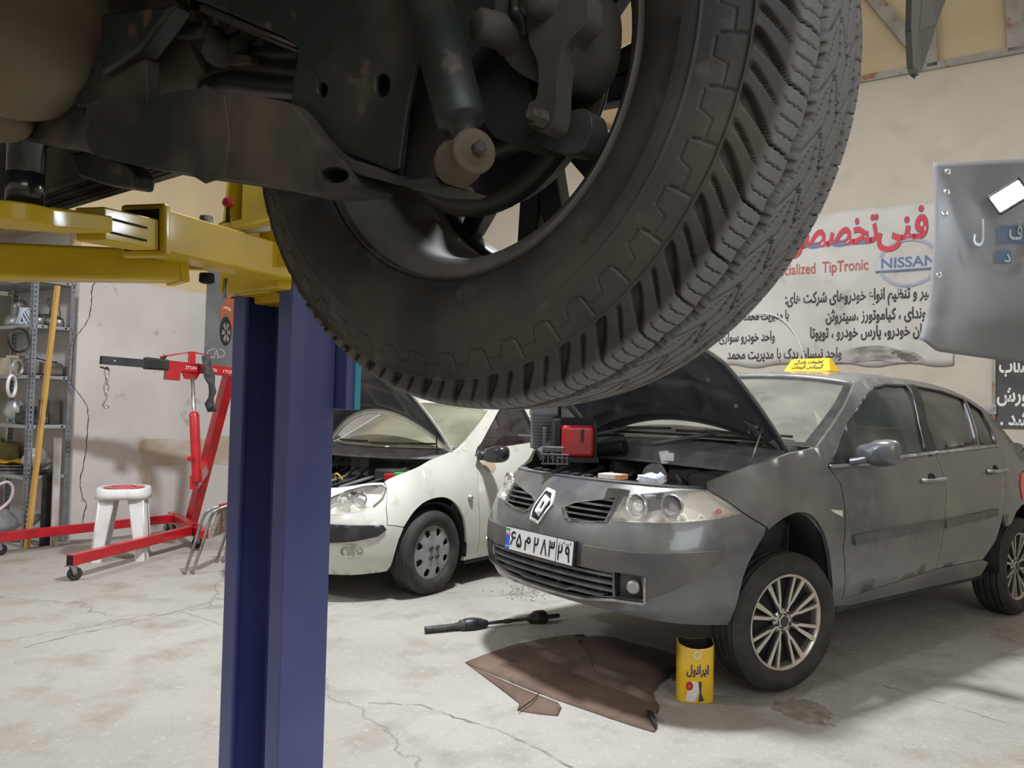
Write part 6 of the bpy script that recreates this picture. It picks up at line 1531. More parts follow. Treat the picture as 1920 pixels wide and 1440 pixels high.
# --- goods on the shelves: px position on the plane v = depth from the rack's end face
def onshelf(px, py, v): return on_plane(px, py, rA + rV*v, TB)
random.seed(5)
def good(name, label, cat, u, k, v, group=None):
    z = SZ[k]+.002; p = rA + rk(u, v, 0); t = thing(name, label, cat, (p.x, p.y, z), group); return t
MT['alu_cast'] = mat('cast_aluminium', (.42, .43, .44), .45, .6, c2=(.25, .25, .25), scale=20, bump=.02, bscale=60)
MT['grime'] = mat('greasy_black_metal', (.02, .02, .022), .5, c2=(.07, .065, .06), scale=15)
t = good('gearbox_part', 'cast aluminium gearbox part with levers on the top shelf, left of the front upright', 'engine part', .14, 0, .56)
mb = MB()
mb.lathe([(0, 0), (.09, 0), (.10, .03), (.08, .10), (.05, .12), (.05, .20), (.035, .23), (0, .23)], (0, 0, 0), ZUP, 20); mb.lathe([(.0, -.04), (.045, -.04), (.05, .0), (.045, .05), (0, .05)], (.02, .01, .20), (1, .3, .5), 16); obj('casting', mb, MT['alu_cast'], t)
mb = MB(); mb.tube([(0, 0, .2), (.03, 0, .28), (-.02, -.02, .33)], .009, 8); mb.ball((-.02, -.02, .335), .014, 10); obj('lever', mb, MT['steel'], t)
t = good('wire_bundle', 'bundle of pale cables and plugs on the top shelf beside the aluminium casting', 'cables', .10, 0, .34)
mb = MB()
for k in range(9):
    a = k*.7; mb.tube(spline([(.05*math.cos(a), .05*math.sin(a), .008), (.03*math.cos(a+1), .04*math.sin(a+1), .08+.02*k % .07), (.04*math.cos(a+2), .03*math.sin(a+2), .16), (.05*math.cos(a+3.3), .04*math.sin(a+3), .10), (.07*math.cos(a+4), .05*math.sin(a+4), .01)], 5), .008, 6)
obj('cable', mb, mat('pale_blue_cable', (.45, .52, .62), .5, c2=(.6, .62, .64), scale=20), t)
t = good('pump', 'black pump with bent pipe on the top shelf behind the aluminium cans', 'pump', .25, 0, .24)
mb = MB(); mb.lathe([(0, 0), (.10, 0), (.105, .06), (.09, .11), (.04, .12), (0, .12)], (0, 0, 0), ZUP, 22); obj('pump_body', mb, MT['grime'], t)
mb = MB(); mb.tube(spline([(.02, 0, .10), (.03, 0, .17), (.01, .0, .21), (.0, 0, .26)], 5), .012, 8); obj('bent_pipe', mb, MT['grime'], t)
for i, (px, w, nm) in enumerate(((.09, .040, 'leftmost'), (.175, .035, 'middle'), (.26, .037, 'rightmost'))):
    t = good('aluminium_can', f'small silvery machined cylinder on the top shelf, {nm} of three', 'machined part', px, 0, .075, 'silvery cylinders on the top shelf')
    mb = MB(); mb.lathe([(0, 0), (w, 0), (w, .06), (w*.8, .065), (w*.8, .05), (0, .05)], (0, 0, 0), ZUP, 20); obj('cylinder_body', mb, MT['alu'], t)
t = good('engine_cover_box', 'dusty dark box shaped part with a cable on top on the second shelf', 'engine part', .185, 1, .19)
mb = MB(); mb.box((0, 0, .06), (.29, .24, .12), Matrix((rU, rV, ZUP)).transposed()); obj('box_body', mb, mat('dusty_brown_black', (.08, .065, .055), .7, c2=(.20, .17, .14), scale=9), t, bevel=.03, seg=3)
mb = MB(); mb.tube(spline([rU*-.15+ZUP*.13, rU*-.06+ZUP*.155, rU*.06+ZUP*.135, rU*.14+ZUP*.13], 5), .007, 8); obj('cable', mb, MT['grime'], t)
t = good('paper_carton', 'torn pale carton on the second shelf at the left edge of the picture', 'box', .15, 1, .60)
mb = MB(); mb.box((0, 0, .08), (.16, .2, .16), Matrix((rU, rV, ZUP)).transposed()); mb.box((.02, 0, .17), (.12, .1, .03)); obj('carton_body', mb, mat('pale_card', (.55, .50, .42), .8, c2=(.40, .34, .28), scale=8), t, bevel=.004)
t = good('valve_body', 'black gearbox valve body with round plug on the third shelf', 'engine part', .13, 2, .20)
mb = MB(); mb.box((0, 0, .05), (.20, .2, .10), Matrix((rU, rV, ZUP)).transposed()); mb.box(rU*-.03+ZUP*.13, (.10, .12, .07)); obj('block', mb, MT['grime'], t, bevel=.014)
mb = MB(); mb.lathe([(0, .012), (.028, .012), (.03, 0)], rU*.05-rV*.10+ZUP*.045, -rV, 16); obj('plug', mb, MT['alu'], t)
t = good('cardboard_box', 'small brown and black box at the wall end of the third shelf', 'box', .29, 2, .22)
mb = MB(); mb.box((0, 0, .11), (.10, .2, .22), Matrix((rU, rV, ZUP)).transposed()); obj('box_body', mb, mat('dark_brown_card', (.11, .09, .075), .8, c2=(.05, .05, .05), scale=6), t, bevel=.004)
t = good('silver_bag', 'crumpled silvery bag leaning on the third shelf left of the front upright', 'bag', .14, 2, .50)
mb = MB(); mb.ball((0, 0, .120), .10, 24, (1, .6, .95), lambda d: 1+.14*math.sin(d.x*8+d.z*5)*math.cos(d.y*6)); obj('bag_body', mb, mat('silver_foil', (.62, .63, .65), .35, .5, c2=(.40, .41, .43), scale=12, bump=.05, bscale=18), t)
t = good('plastic_bag', 'crumpled clear grey plastic bag on the bottom shelf right of the front upright', 'bag', .19, 3, .20)
mb = MB(); mb.ball((0, 0, .135), .105, 28, (1.15, .9, .85), lambda d: 1+.12*math.sin(d.x*9+d.z*4)*math.cos(d.y*7+1)+.06*math.sin(d.z*14)); obj('bag_body', mb, mat('grey_film', (.50, .49, .50), .35, c2=(.34, .33, .34), scale=14, coat=.3, bump=.05, bscale=20), t)
t = good('gasket_stack', 'flat stack of dark gaskets at the front of the bottom shelf', 'gaskets', .18, 3, .19)
mb = MB()
for k in range(3): mb.box((0.01*k, 0, .006+.011*k), (.26-.02*k, .22, .009), Matrix((rU, rV, ZUP)).transposed())
obj('gasket', mb, MT['grime'], t)
t.location.z -= 0
for k in range(5):
    p = rA + rk(.18, .56, .0)
    t = thing('metal_plate', 'dark plate stacked under the yellow cloth on the bottom shelf, %s' % ('topmost', 'second from top', 'middle one', 'second from bottom', 'bottom one')[4-k], 'plate', (p.x, p.y, SZ[3]+.002+.014*k), 'dark plates on the bottom shelf')
    mb = MB(); mb.lathe([(0, 0), (.15-.004*k, 0), (.15-.004*k, .010), (0, .010)], (0, 0, 0), ZUP, 24); obj('plate_disc', mb, MT['grime'] if k % 2 else MT['alu_cast'], t)
p = rA + rk(.18, .56, 0)
t = thing('yellow_cloth', 'folded yellow cloth on top of the dark plates on the bottom shelf', 'cloth', (p.x, p.y, SZ[3]+.100))
mb = MB(); mb.grid(lambda a, b: rU*(a-.5)*.28+rV*(b-.5)*.26+ZUP*(.012*math.sin(a*9)*math.cos(b*7)-.10*max(0, a-.82)), 16, 14); obj('cloth_sheet', mb, MT['sign_yellow'], t, solid=.01)
t = good('oil_jerrycan', 'olive green plastic can on the bottom shelf at the left edge of the picture', 'can', .20, 3, .86)
mb = MB(); mb.box((0, 0, .13), (.20, .26, .26), Matrix((rU, rV, ZUP)).transposed()); mb.lathe([(.02, .26), (.02, .30), (0, .30)], (0, 0, 0), ZUP, 14); obj('can_body', mb, mat('olive_plastic', (.22, .20, .07), .5, c2=(.15, .14, .06), scale=7), t, bevel=.02, seg=3)
# rings hanging on the front upright
def ring(name, label, px, py, r, w, tilt, m, off):
    c = onshelf(px, py, -off); t = thing(name, label, 'ring', tuple(c), 'rings hung on the rack upright')
    n = (-TB*math.cos(tilt) + NB*math.sin(tilt)).normalized(); u = n.cross(ZUP).normalized(); w_ = u.cross(n)
    mb = MB(); mb.tube([(u*math.cos(2*PI*k/40)+w_*math.sin(2*PI*k/40))*r for k in range(40)], w, 10, closed=True); obj('ring_body', mb, m, t)
    mb = MB(); mb.lathe([(r-w*1.2, -w*.8), (r-w*.2, -w*1.0), (r-w*.2, w*.2), (r-w*1.2, w*.2)], (0, 0, 0), n, 40); obj('ring_lip', mb, MT['alu'], t)
    mb = MB(); mb.tube([w_*r*.96, w_*(r*.96) + TB*(off*.9)], .004, 6); obj('ring_hook', mb, MT['steel'], t)
    return t
ring('seal_ring', 'thin black seal ring hanging highest on the front upright of the rack', 36, 638, .098, .011, .25, MT['black'], .03)
ring('clutch_ring', 'ribbed metal ring hanging on the upright between the upper and lower rings', 33, 690, .065, .012, .55, MT['alu_cast'], .03)
ring('bearing_ring', 'white edged black ring hanging lowest on the front upright of the rack', 22, 724, .088, .013, .8, MT['white'], .13)
# floor level goods by the rack
c = on_z(50, 1029); tpt = on_plane(108, 536, rA + rU*RD - rV*.06, TB)
t = thing('wooden_batten', 'long yellow wooden batten leaning against the shelf rack', 'batten', tuple(c)); mb = MB(); mb.bar((0, 0, .0), V(tpt)-c, .030, .045, up=TB); obj('batten_body', mb, mat('yellow_pine', (.62, .38, .10), .55, c2=(.50, .28, .07), scale=8, stretch=(9, 9, .6)), t)
c = on_z(96, 1024); c = c - TB*.04; tp2 = on_plane(100, 821, c, TB)
t = thing('white_plank', 'dirty white plank standing upright at the wall corner beside the rack', 'plank', tuple(c)); mb = MB(); mb.bar((0, 0, 0), V((0, 0, tp2.z)), .055, .022, up=TB); obj('plank_body', mb, mat('dirty_white_board', (.55, .53, .52), .8, c2=(.30, .26, .23), scale=3, stretch=(3, 3, 1)), t)
c = rA + rk(.17, -.035, 0); c.z = 0
t = thing('black_panel', 'black plastic trim panel leaning behind the wooden batten', 'panel', tuple(c)); d = on_plane(92, 905, c, TB)-c; d.z = .62
mb = MB(); mb.bar((0, 0, 0), d, .02, .11, up=TB.cross(d)); obj('panel_body', mb, MT['black'], t, bevel=.008)
t = thing('green_hose', 'pale pink hose coiled under the bottom shelf', 'hose', tuple(on_z(6, 985)))
b0 = on_z(6, 985); P = [on_plane(x, y, rA+rV*.18, TB)-b0 for x, y in ((-20, 915), (0, 908), (14, 904), (23, 912), (24, 925), (17, 940), (4, 952), (-10, 962))]
t.name = 'pink_hose'
mb = MB(); mb.tube(spline(P, 6), .014, 10); obj('hose_body', mb, mat('pink_hose_rubber', (.62, .50, .52), .5, c2=(.52, .42, .45), scale=9), t)
t = thing('plastic_sack', 'crumpled pale plastic sack on the floor under the rack', 'sack', tuple(V((rA.x, rA.y, 0)) + rk(.16, .72, 0))); mb = MB(); mb.ball((0, 0, .125), .13, 26, (1.1, .9, .9), lambda d: 1+.13*math.sin(d.x*8+d.z*6)*math.cos(d.y*7)); obj('sack_body', mb, mat('white_film', (.60, .60, .66), .4, c2=(.42, .42, .48), scale=12, bump=.05, bscale=20), t)
b0 = rA + rk(.06, .18, .03); t = thing('metal_channel', 'light grey metal channel lying aslant under the bottom shelf', 'channel', tuple(b0))
mb = MB(); mb.bar(rk(.0, .16, 0), rk(.10, -.12, .22), .06, .05); obj('channel_body', mb, MT['shelf'], t)
# ------------------------------------------------------------ drive shaft on the floor
def shaft():
    a = on_z(797, 1181, .022); b = on_z(1048, 1154, .03); t = thing('drive_shaft', 'black greasy drive shaft with two rubber boots lying on the floor', 'drive shaft', (a.x, a.y, 0))
    o = V((a.x, a.y, 0)); d = (b-a); L = d.length
    k = L/.80
    mb = MB(); mb.lathe([(0, 0), (.017, 0), (.019, .004), (.019, .17*k), (.022, .172*k), (.022, .20*k), (.030, .202*k)], a-o, d, 24); mb.lathe([(.0, .72*k), (.014, .722*k), (.013, .80*k), (.0, .80*k)], a-o, d, 18); mb.lathe([(.0105, .3*k), (.0105, .64*k)], a-o, d, 16); obj('shaft_bar', mb, MT['grime'], t)
    mb = MB(); mb.lathe([(.0, .195*k), (.034, .197*k), (.036, .21*k), (.036, .215*k)], a-o, d, 20); obj('shaft_flange', mb, MT['dirt_tan'], t)
    mb = MB(); mb.lathe([(.0, .205*k), (.032, .21*k), (.040, .225*k), (.042, .265*k), (.040, .29*k), (.034, .295*k), (.038, .305*k), (.030, .312*k), (.033, .322*k), (.025, .330*k), (.027, .340*k), (.019, .348*k), (.020, .356*k), (.011, .362*k)], a-o, d, 28); obj('inner_joint', mb, MT['black'], t)
    mb = MB(); mb.lathe([(.011, .60*k), (.020, .605*k), (.019, .612*k), (.027, .617*k), (.025, .625*k), (.034, .630*k), (.032, .638*k), (.041, .644*k), (.044, .66*k), (.044, .70*k), (.036, .715*k), (.014, .722*k), (0, .722*k)], a-o, d, 28); obj('outer_joint', mb, MT['black'], t)
    mb = MB(); mb.lathe([(.0115, .46*k), (.0135, .463*k), (.0135, .50*k), (.0115, .503*k)], a-o, d, 16); obj('damper_ring', mb, MT['dirt_tan'], t)
shaft()
# ------------------------------------------------------------ sheet of brown leather cloth on the floor
def dense3(P):
    return [P[i].lerp(P[(i+1) % len(P)], k/6) for i in range(len(P)) for k in range(6)]
def hide():
    c = on_z(1090, 1280); t = thing('brown_sheet', 'torn brown leather-like sheet spread on the floor in front of the sedan', 'sheet', tuple(c))
    out = [(872, 1243), (910, 1228), (960, 1211), (1010, 1200), (1060, 1192), (1093, 1190), (1100, 1194), (1120, 1193), (1150, 1196), (1190, 1208), (1240, 1220), (1275, 1232), (1270, 1248), (1246, 1256), (1244, 1268), (1256, 1270), (1238, 1282), (1224, 1300), (1228, 1312), (1236, 1325), (1232, 1340), (1215, 1334), (1226, 1350), (1234, 1366), (1226, 1374), (1180, 1360), (1110, 1336), (1040, 1312), (980, 1288), (920, 1264)]
    def lift(p):
        r = np.array((p.x, p.y)); 
        return .003 + .011*(math.sin(p.x*9+1)*math.sin(p.y*7)+1)*.5 + .02*math.exp(-(((p-on_z(1085, 1198)).length)/.12)**2)
    P = [on_z(*q) for q in out]
    PA = np.array([(p.x, p.y) for p in dense3(P)])
    surf = lambda x, y, o: V((x, y, 0)) - c + ZUP*(.004 + lift(V((x, y, 0)))*sstep(0, .14, float(np.sqrt(((PA-(x, y))**2).sum(1).min())))+o)
    mh = mat('worn_brown_leather', (.095, .060, .044), .85, c2=(.165, .108, .078), scale=3.5, lo=.38, hi=.66, c3=(.045, .033, .028), scale3=7, lo3=.6, hi3=.75, bump=.02, bscale=60)
    obj('sheet_body', skin(surf, [(p.x, p.y) for p in P], .05, rim=.006), mh, t, solid=.004)
    fl = [(872, 1243), (920, 1266), (985, 1294), (1046, 1318), (1053, 1328), (1046, 1343), (1012, 1340), (970, 1333), (974, 1320), (935, 1290)]
    P2 = [on_z(*q) for q in fl]; s2 = lambda x, y, o: V((x, y, 0)) - c + ZUP*(.002+o)
    obj('folded_flap', skin(s2, [(p.x, p.y) for p in P2], .05, rim=.003), mh, t, solid=.002)
    mb = MB(); 
    mb.tube([on_z(x, y, .016)-c for x, y in ((1010, 1300), (1000, 1312), (985, 1322), (972, 1331))], .0025, 6); obj('tear', mb, MT['dark'], t); mb = MB(); mb.tube([on_z(x, y, .026)-c for x, y in ((1086, 1204), (1102, 1222), (1110, 1240), (1114, 1256), (1128, 1270))], .0015, 6, flat=.4); obj('tear', mb, MT['dark'], t)
    mb = MB(); mb.prism([on_z(x, y, .022)-c for x, y in ((1078, 1192), (1096, 1192), (1090, 1206), (1082, 1202))], ZUP*.004); obj('dark_tear', mb, MT['dark'], t); mb = MB(); mb.prism([on_z(x, y, .018)-c for x, y in ((1212, 1332), (1222, 1334), (1232, 1350), (1228, 1364), (1222, 1352))], ZUP*.004); obj('dark_tear', mb, MT['dark'], t); mb = MB(); mb.prism([on_z(x, y, .018)-c for x, y in ((1244, 1256), (1272, 1248), (1268, 1262), (1250, 1270))], ZUP*.004); obj('dark_tear', mb, MT['dark'], t)
hide()
# ------------------------------------------------------------ yellow oil can cut open
def oilcan():
    c = on_z(1302, 1311); t = thing('oil_can', 'yellow oil tin with cut open top standing by the sedan front wheel', 'tin', tuple(c))
    d = FWD.copy(); d.z = 0; d.normalize(); r = V((d.y, -d.x, 0)); hw, hd, H_ = .082, .055, .245
    P = []
    for k in range(40):
        a = 2*PI*k/40; x = math.copysign(abs(math.cos(a))**.5, math.cos(a))*hw; y = math.copysign(abs(math.sin(a))**.7, math.sin(a))*hd; P.append((x, y))
    def ringp(k, z, top=False):
        out = []
        for x, y in P:
            zz = z + (.018*(x/hw)**2 + (.014 if y > 0 else 0) if top else 0); out.append(r*x*k+d*y*k+ZUP*zz)
        return out
    mb = MB(); n = 40; R_ = [ringp(.98, 0), ringp(1, .006), ringp(1, H_-.012, True), ringp(1, H_-.003, True), ringp(.97, H_-.003, True), ringp(.97, .01)]
    mb.add(sum(R_, []), [(i*n+j, i*n+(j+1) % n, (i+1)*n+(j+1) % n, (i+1)*n+j) for i in range(5) for j in range(n)] + [tuple(range(n)), tuple(range(5*n, 6*n))], True)
    obj('tin_body', mb, mat('tin_yellow', (.78, .50, .02), .35, c2=(.70, .42, .02), scale=8, coat=.3), t)
    mb = MB(); mb.prism([p for p in ringp(.968, H_-.05)], ZUP*.006); obj('dark_oil', mb, MT['dark'], t)
    mb = MB(); mb.add([p for p in ringp(.969, H_-.06)] + ringp(.969, H_-.0035, True), [(j, (j+1) % n, n+(j+1) % n, n+j) for j in range(n)]); obj('oily_inside', mb, MT['dark'], t)
    fr = -d*(hd+.0006)
    def fp(x, z): return fr + r*x + ZUP*z + d*(hd*(1-(max(0, 1-(abs(x)/hw)**4))**.35)*.8)
    mb = MB(); mb.prism([fp(-.055, .012), fp(-.012, .008), fp(.006, .05), fp(.002, .095), fp(-.03, .10), fp(-.04, .07)], -d*.0006); obj('label_white', mb, MT['white'], t)
    mb = MB(); mb.prism([fp(.004, .008), fp(.030, .014), fp(.016, .05), fp(.018, .098), fp(.004, .098), fp(.010, .05)], -d*.0008); obj('label_blue', mb, mat('navy_print', (.03, .04, .10), .5), t)
    mb = MB(); mb.prism([fp(-.036+.016*math.cos(k*PI/8), .078+.020*math.sin(k*PI/8)) for k in range(16)], -d*.001); obj('label_red', mb, MT['red'], t)
    lettering('tin_lettering', 'ایرانول' if 0 else persian('ایرانول'), mat('tin_print', (.08, .05, .12), .5), t, fp(.0, .148)-d*.001, r, ZUP, .055, .10, .03)
    lettering('tin_brand', 'DAX', MT['letter_black'], t, fp(-.002, .222)-d*.001, r, ZUP, .016, .034, 0) if 0 else None
    mb = MB(); mb.lathe([(.019, 0), (.019, .001), (.012, .001), (.012, 0)], fp(-.004, .215)-d*.0002, -d, 24, squash=None); obj('label_ring', mb, MT['white'], t)
oilcan()
# dark oil stain beside the wheel, on the concrete
mb = MB(); random.seed(8); P = [q+V((random.uniform(-.012, .012), random.uniform(-.02, .02), 0)) for q in map(V, spline([on_z(x, y) for x, y in ((1455, 1318), (1490, 1310), (1530, 1318), (1552, 1332), (1560, 1345), (1545, 1352), (1560, 1360), (1530, 1358), (1500, 1350), (1470, 1340), (1450, 1330))], 6, True))]
o = obj('oil_stain', skin(lambda x, y, o: V((x, y, .0012+o)), [(p.x, p.y) for p in P], .04, rim=.001), mat('oil_stain', (.17, .145, .115), .6, c2=(.30, .27, .23), scale=14), None); tag(o, 'dark oil stain on the concrete beside the sedan front wheel', 'oil stain')
o = obj('gravel_patch', MB(), MT['floor'], None); bpy.data.objects.remove(o)
mb = MB(); random.seed(2)
c = on_z(985, 1115)
for k in range(170):
    p = on_z(random.gauss(985, 22), random.gauss(1110, 8)); p = on_z(945+90*random.random(), 0, 0) if 0 else p
    mb.ball(p+ZUP*.004, random.uniform(.003, .009), 6, (1, random.uniform(.6, 1), .5))
o = obj('rubble', mb, mat('grey_rubble', (.36, .35, .34), .9), None); tag(o, 'loose grey rubble scattered under the sedan bumper', 'rubble', kind='stuff')
# ------------------------------------------------------------ banner, black notice, hanging sheet and lamp
bn = thing('banner', 'dirty white workshop banner with red and black Persian writing on the back wall', 'banner', tuple(wb(1600, 530)))
bi = bn.location.copy(); BX = -TB; BY = ZUP
def bq(px, py, off=.012): return wb(px, py, off)-bi
tlp, trp, brp, blp = wb(1250, 436), wb(1790, 372), wb(1770, 683), wb(1250, 688)
x0, x1 = (tlp).dot(BX), max(trp.dot(BX), brp.dot(BX)); zt0, zb0 = wb(1650, 388).z, wb(1650, 684).z
def banp(a, b):
    x = lerp(x0, x1, a); z = lerp(zb0, zt0, b); w = .006*math.sin(a*46)*(.3+.7*(1-b)) + .004*math.sin(a*17+b*5)
    if b < .05: z += .02*math.sin(a*31)
    return NB*(DB-.012-abs(w)) + BX*x + ZUP*z - bi
mb = MB(); mb.grid(banp, 160, 24)
obj('banner_sheet', mb, mat('dirty_banner', (.56, .545, .51), .6, c2=(.47, .45, .41), scale=2.2, c3=(.33, .31, .28), scale3=4.5, lo3=.63, hi3=.75), bn, solid=.002)
MT['banner_red'] = mat('banner_red', (.58, .03, .05), .6); MT['banner_dred'] = mat('banner_brick', (.42, .10, .09), .6); MT['banner_blue'] = mat('banner_blue_grey', (.10, .14, .26), .5); MT['banner_grey'] = mat('banner_emblem_grey', (.30, .33, .40), .5)
def blet(s, px, py, hpx, wpx, m, bold=.0, rtl=True, align='CENTER', lift=.022, name='banner_lettering'):
    c = wb(px, py, lift); k = (c-CAMP).dot(FWD)/FPX; a = wb(px-wpx/2, py, lift); b = wb(px+wpx/2, py, lift)
    return lettering(name, persian(s) if rtl else s, m, bn, c-bi, BX, BY, hpx*k, (b-a).length, bold, align)
for mm_, bo, lf in ((MT['banner_blue'], .031, .020), (MT['banner_red'], .018, .024)):
    blet('فنی', 1692, 424, 84, 96 if bo > .03 else 94, mm_, bo, lift=lf); blet('تخصصی', 1556, 436, 80, 176 if bo > .03 else 174, mm_, bo, lift=lf)
blet('Specialized  TipTronic', 1532, 503, 29, 184, MT['banner_dred'], .010, False)
blet('تعمیر و تنظیم انواع خودروهای شرکت های:', 1612, 554, 29, 292, MT['letter_black'], .022)
blet('هیوندای ، کیاموتورز ،سیتروئن', 1648, 590, 29, 206, MT['letter_black'], .022)
blet('ایران خودرو، پارس خودرو ، تویوتا', 1628, 622, 29, 226, MT['letter_black'], .022)
blet('با مدیریت محمد', 1436, 592, 23, 84, MT['letter_black'], .018)
blet('واحد خودرو سواری', 1400, 632, 25, 104, MT['letter_black'], .018)
blet('واحد نیسان یدک با مدیریت محمد', 1467, 664, 26, 214, MT['letter_black'], .020)
# round maker's emblem with bar
ec_ = wb(1703, 492, .022)-bi; ke = (ec_+bi-CAMP).dot(FWD)/FPX
R0 = 46*ke
for a0, a1 in ((.12, PI-.12), (PI+.30, 2*PI-.30)):
    P = [(math.cos(lerp(a0, a1, k/24)), math.sin(lerp(a0, a1, k/24))) for k in range(25)]
    mb = MB()
    for i in range(24):
        q = [ec_+BX*x*rr_*1.15+ZUP*y*rr_ for (x, y), rr_ in ((P[i], R0), (P[i+1], R0), (P[i+1], R0*.88), (P[i], R0*.88))]; mb.prism(q, -NB*.002)
    obj('emblem_arc', mb, MT['banner_grey'], bn)
mb = MB(); mb.prism([ec_+BX*x*ke+ZUP*y*ke for x, y in ((-56, -14), (56, -14), (56, 12), (-56, 12))], -NB*.003); obj('emblem_bar', mb, mat('banner_bar', (.45, .47, .50), .5), bn)
lettering('emblem_lettering', 'NISSAN', MT['banner_blue'], bn, ec_-NB*.006, BX, ZUP, 27*ke, 92*ke, .020)
mb = MB(); mb.prism([ec_+BX*x*ke+ZUP*y*ke-NB*.003 for x, y in ((-56, -16), (56, -16), (56, -12), (-56, -12))], -NB*.002); obj('emblem_underline', mb, MT['banner_blue'], bn)
# smudges near the lower right of the banner, curved pale cable in front of it
smg = mat('banner_smudge', (.20, .185, .165), .8, c2=(.42, .40, .37), scale=6, lo=.35, hi=.6, stretch=(1, 1, 2.5))
for q in ([(1556, 672), (1590, 655), (1650, 648), (1700, 662), (1722, 676), (1690, 680), (1640, 676), (1590, 680)], [(1668, 662), (1700, 656), (1726, 668), (1730, 680), (1700, 678)]):
    P = spline(q, 4, True); mb = MB(); mb.prism([wb(x, y, .021)-bi for x, y in P], -NB*.0015); obj('smudge', mb, smg, bn)
cb_ = thing('pale_cable', 'thin pale cable arching in front of the lower banner', 'cable', tuple(wb(1505, 668, .06)))
mb = MB(); mb.tube(spline([wb(x, y, .06)-V(cb_.location) for x, y in ((1405, 590), (1440, 588), (1465, 598), (1485, 618), (1500, 645), (1508, 672), (1510, 700))], 8), .008, 8); obj('cable_body', mb, MT['white'], cb_)
# black notice
nt_ = thing('wall_notice', 'black wall notice with white Persian lettering at the right edge', 'sign', tuple(wb(1920, 730))); ni = nt_.location.copy()
a = wb(1866, 730, .01).dot(BX); z1, z0 = wb(1900, 655).z, wb(1900, 803).z
mb = MB(); mb.quadbox([NB*DB+BX*a+ZUP*z0-ni, NB*DB+BX*(a+1.2)+ZUP*z0-ni, NB*(DB-.015)+BX*(a+1.2)+ZUP*z0-ni, NB*(DB-.015)+BX*a+ZUP*z0-ni, NB*DB+BX*a+ZUP*z1-ni, NB*DB+BX*(a+1.2)+ZUP*z1-ni, NB*(DB-.015)+BX*(a+1.2)+ZUP*z1-ni, NB*(DB-.015)+BX*a+ZUP*z1-ni])
obj('notice_board', mb, mat('notice_black', (.055, .052, .058), .6, c2=(.08, .075, .078), scale=4), nt_)
mb = MB(); mb.bar(NB*(DB-.015)+BX*(a-.012)+ZUP*z0-ni, NB*(DB-.015)+BX*(a-.012)+ZUP*z1-ni, .03, .03, up=NB); obj('notice_edge', mb, MT['steel_old'], nt_)
for s, px, py, w, hh in (('فاضلاب', 1915, 686, 84, 38), ('پرورش', 1909, 741, 80, 38), ('باشد .', 1912, 786, 74, 36)):
    c = wb(px, py, .018); k = (c-CAMP).dot(FWD)/FPX; lettering('notice_lettering', persian(s), MT['letter_white'], nt_, c-ni, BX, ZUP, hh*k, (wb(px+w/2, py)-wb(px-w/2, py)).length, .030)
mb = MB(); p = wb(1858, 768, .02); mb.box((0, 0, 0), (.09, .04, .09), Matrix((BX, NB, ZUP)).transposed()); t = thing('wall_socket', 'small grey junction box on the wall beside the black notice', 'junction box', tuple(p)); obj('socket_box', mb, MT['alu'], t, bevel=.006)
# hanging grey sheet with eyelets and faint lettering
HD = 4.7
hs = thing('hanging_sheet', 'grey plastic sheet with eyelets hanging at the upper right', 'sheet', tuple(at(1850, 480, HD))); hi_ = hs.location.copy()
def hq(px, py, dd=0.0): return at(px, py, HD+dd)-hi_
LS_ = [(1750, 306), (1752, 345), (1753, 400), (1752, 450), (1746, 510), (1741, 560), (1733, 600), (1724, 636)]
def shp(a, b):
    i = min(int(b*7), 6); t = b*7-i; lx_ = lerp(LS_[i][0], LS_[i+1][0], t); ly = lerp(LS_[i][1], LS_[i+1][1], t)
    rx = 2100; top = lerp(306, 282, min(1, a*2)); ry = lerp(288, 690, b)
    x = lerp(lx_, rx, a); y = lerp(ly, ry, a) + (18*sstep(0, .1, a) if b > .93 else 0)
    return hq(x, y, .05*math.sin(b*5+a*3)*a - .02*math.exp(-((a-.04)/.04)**2)*b + .12*sstep(.8, 1, b)*(a-.2))
mb = MB(); mb.grid(shp, 40, 36)
obj('sheet_body', mb, mat('grey_plastic_sheet', (.185, .19, .20), .85, c2=(.22, .22, .225), scale=1.6), hs, solid=.004)
for px, py in ((1777, 321), (1775, 359), (1771, 400), (1761, 516)):
    mb = MB(); mb.tube([hq(px, py, -.06) + (RIGHT*math.cos(2*PI*k/14)+UP*math.sin(2*PI*k/14))*.014 for k in range(14)], .006, 6, closed=True); obj('eyelet', mb, MT['chrome'], hs)
mb = MB(); mb.prism([hq(x, y, -.03) for x, y in ((1872, 424), (1960, 420), (1960, 455), (1872, 455))], FWD*.002); obj('blue_stripe', mb, mat('stripe_blue_grey', (.10, .15, .22), .5), hs)
mb = MB(); mb.prism([hq(x, y, -.03) for x, y in ((1866, 470), (1896, 469), (1896, 493), (1866, 493))], FWD*.002); obj('blue_square', mb, bpy.data.materials['stripe_blue_grey'], hs)
for s, px, py, h_, w_ in (('ل', 1836, 433, 52, 20), ('ف', 1905, 433, 50, 24), ('د', 1889, 482, 30, 12)):
    lettering('sheet_lettering', persian(s), mat('faint_print', (.42, .46, .50), .5) if 'faint_print' not in bpy.data.materials else bpy.data.materials['faint_print'], hs, hq(px, py, -.045), RIGHT, UP, h_*HD/FPX, w_*HD/FPX, .01)
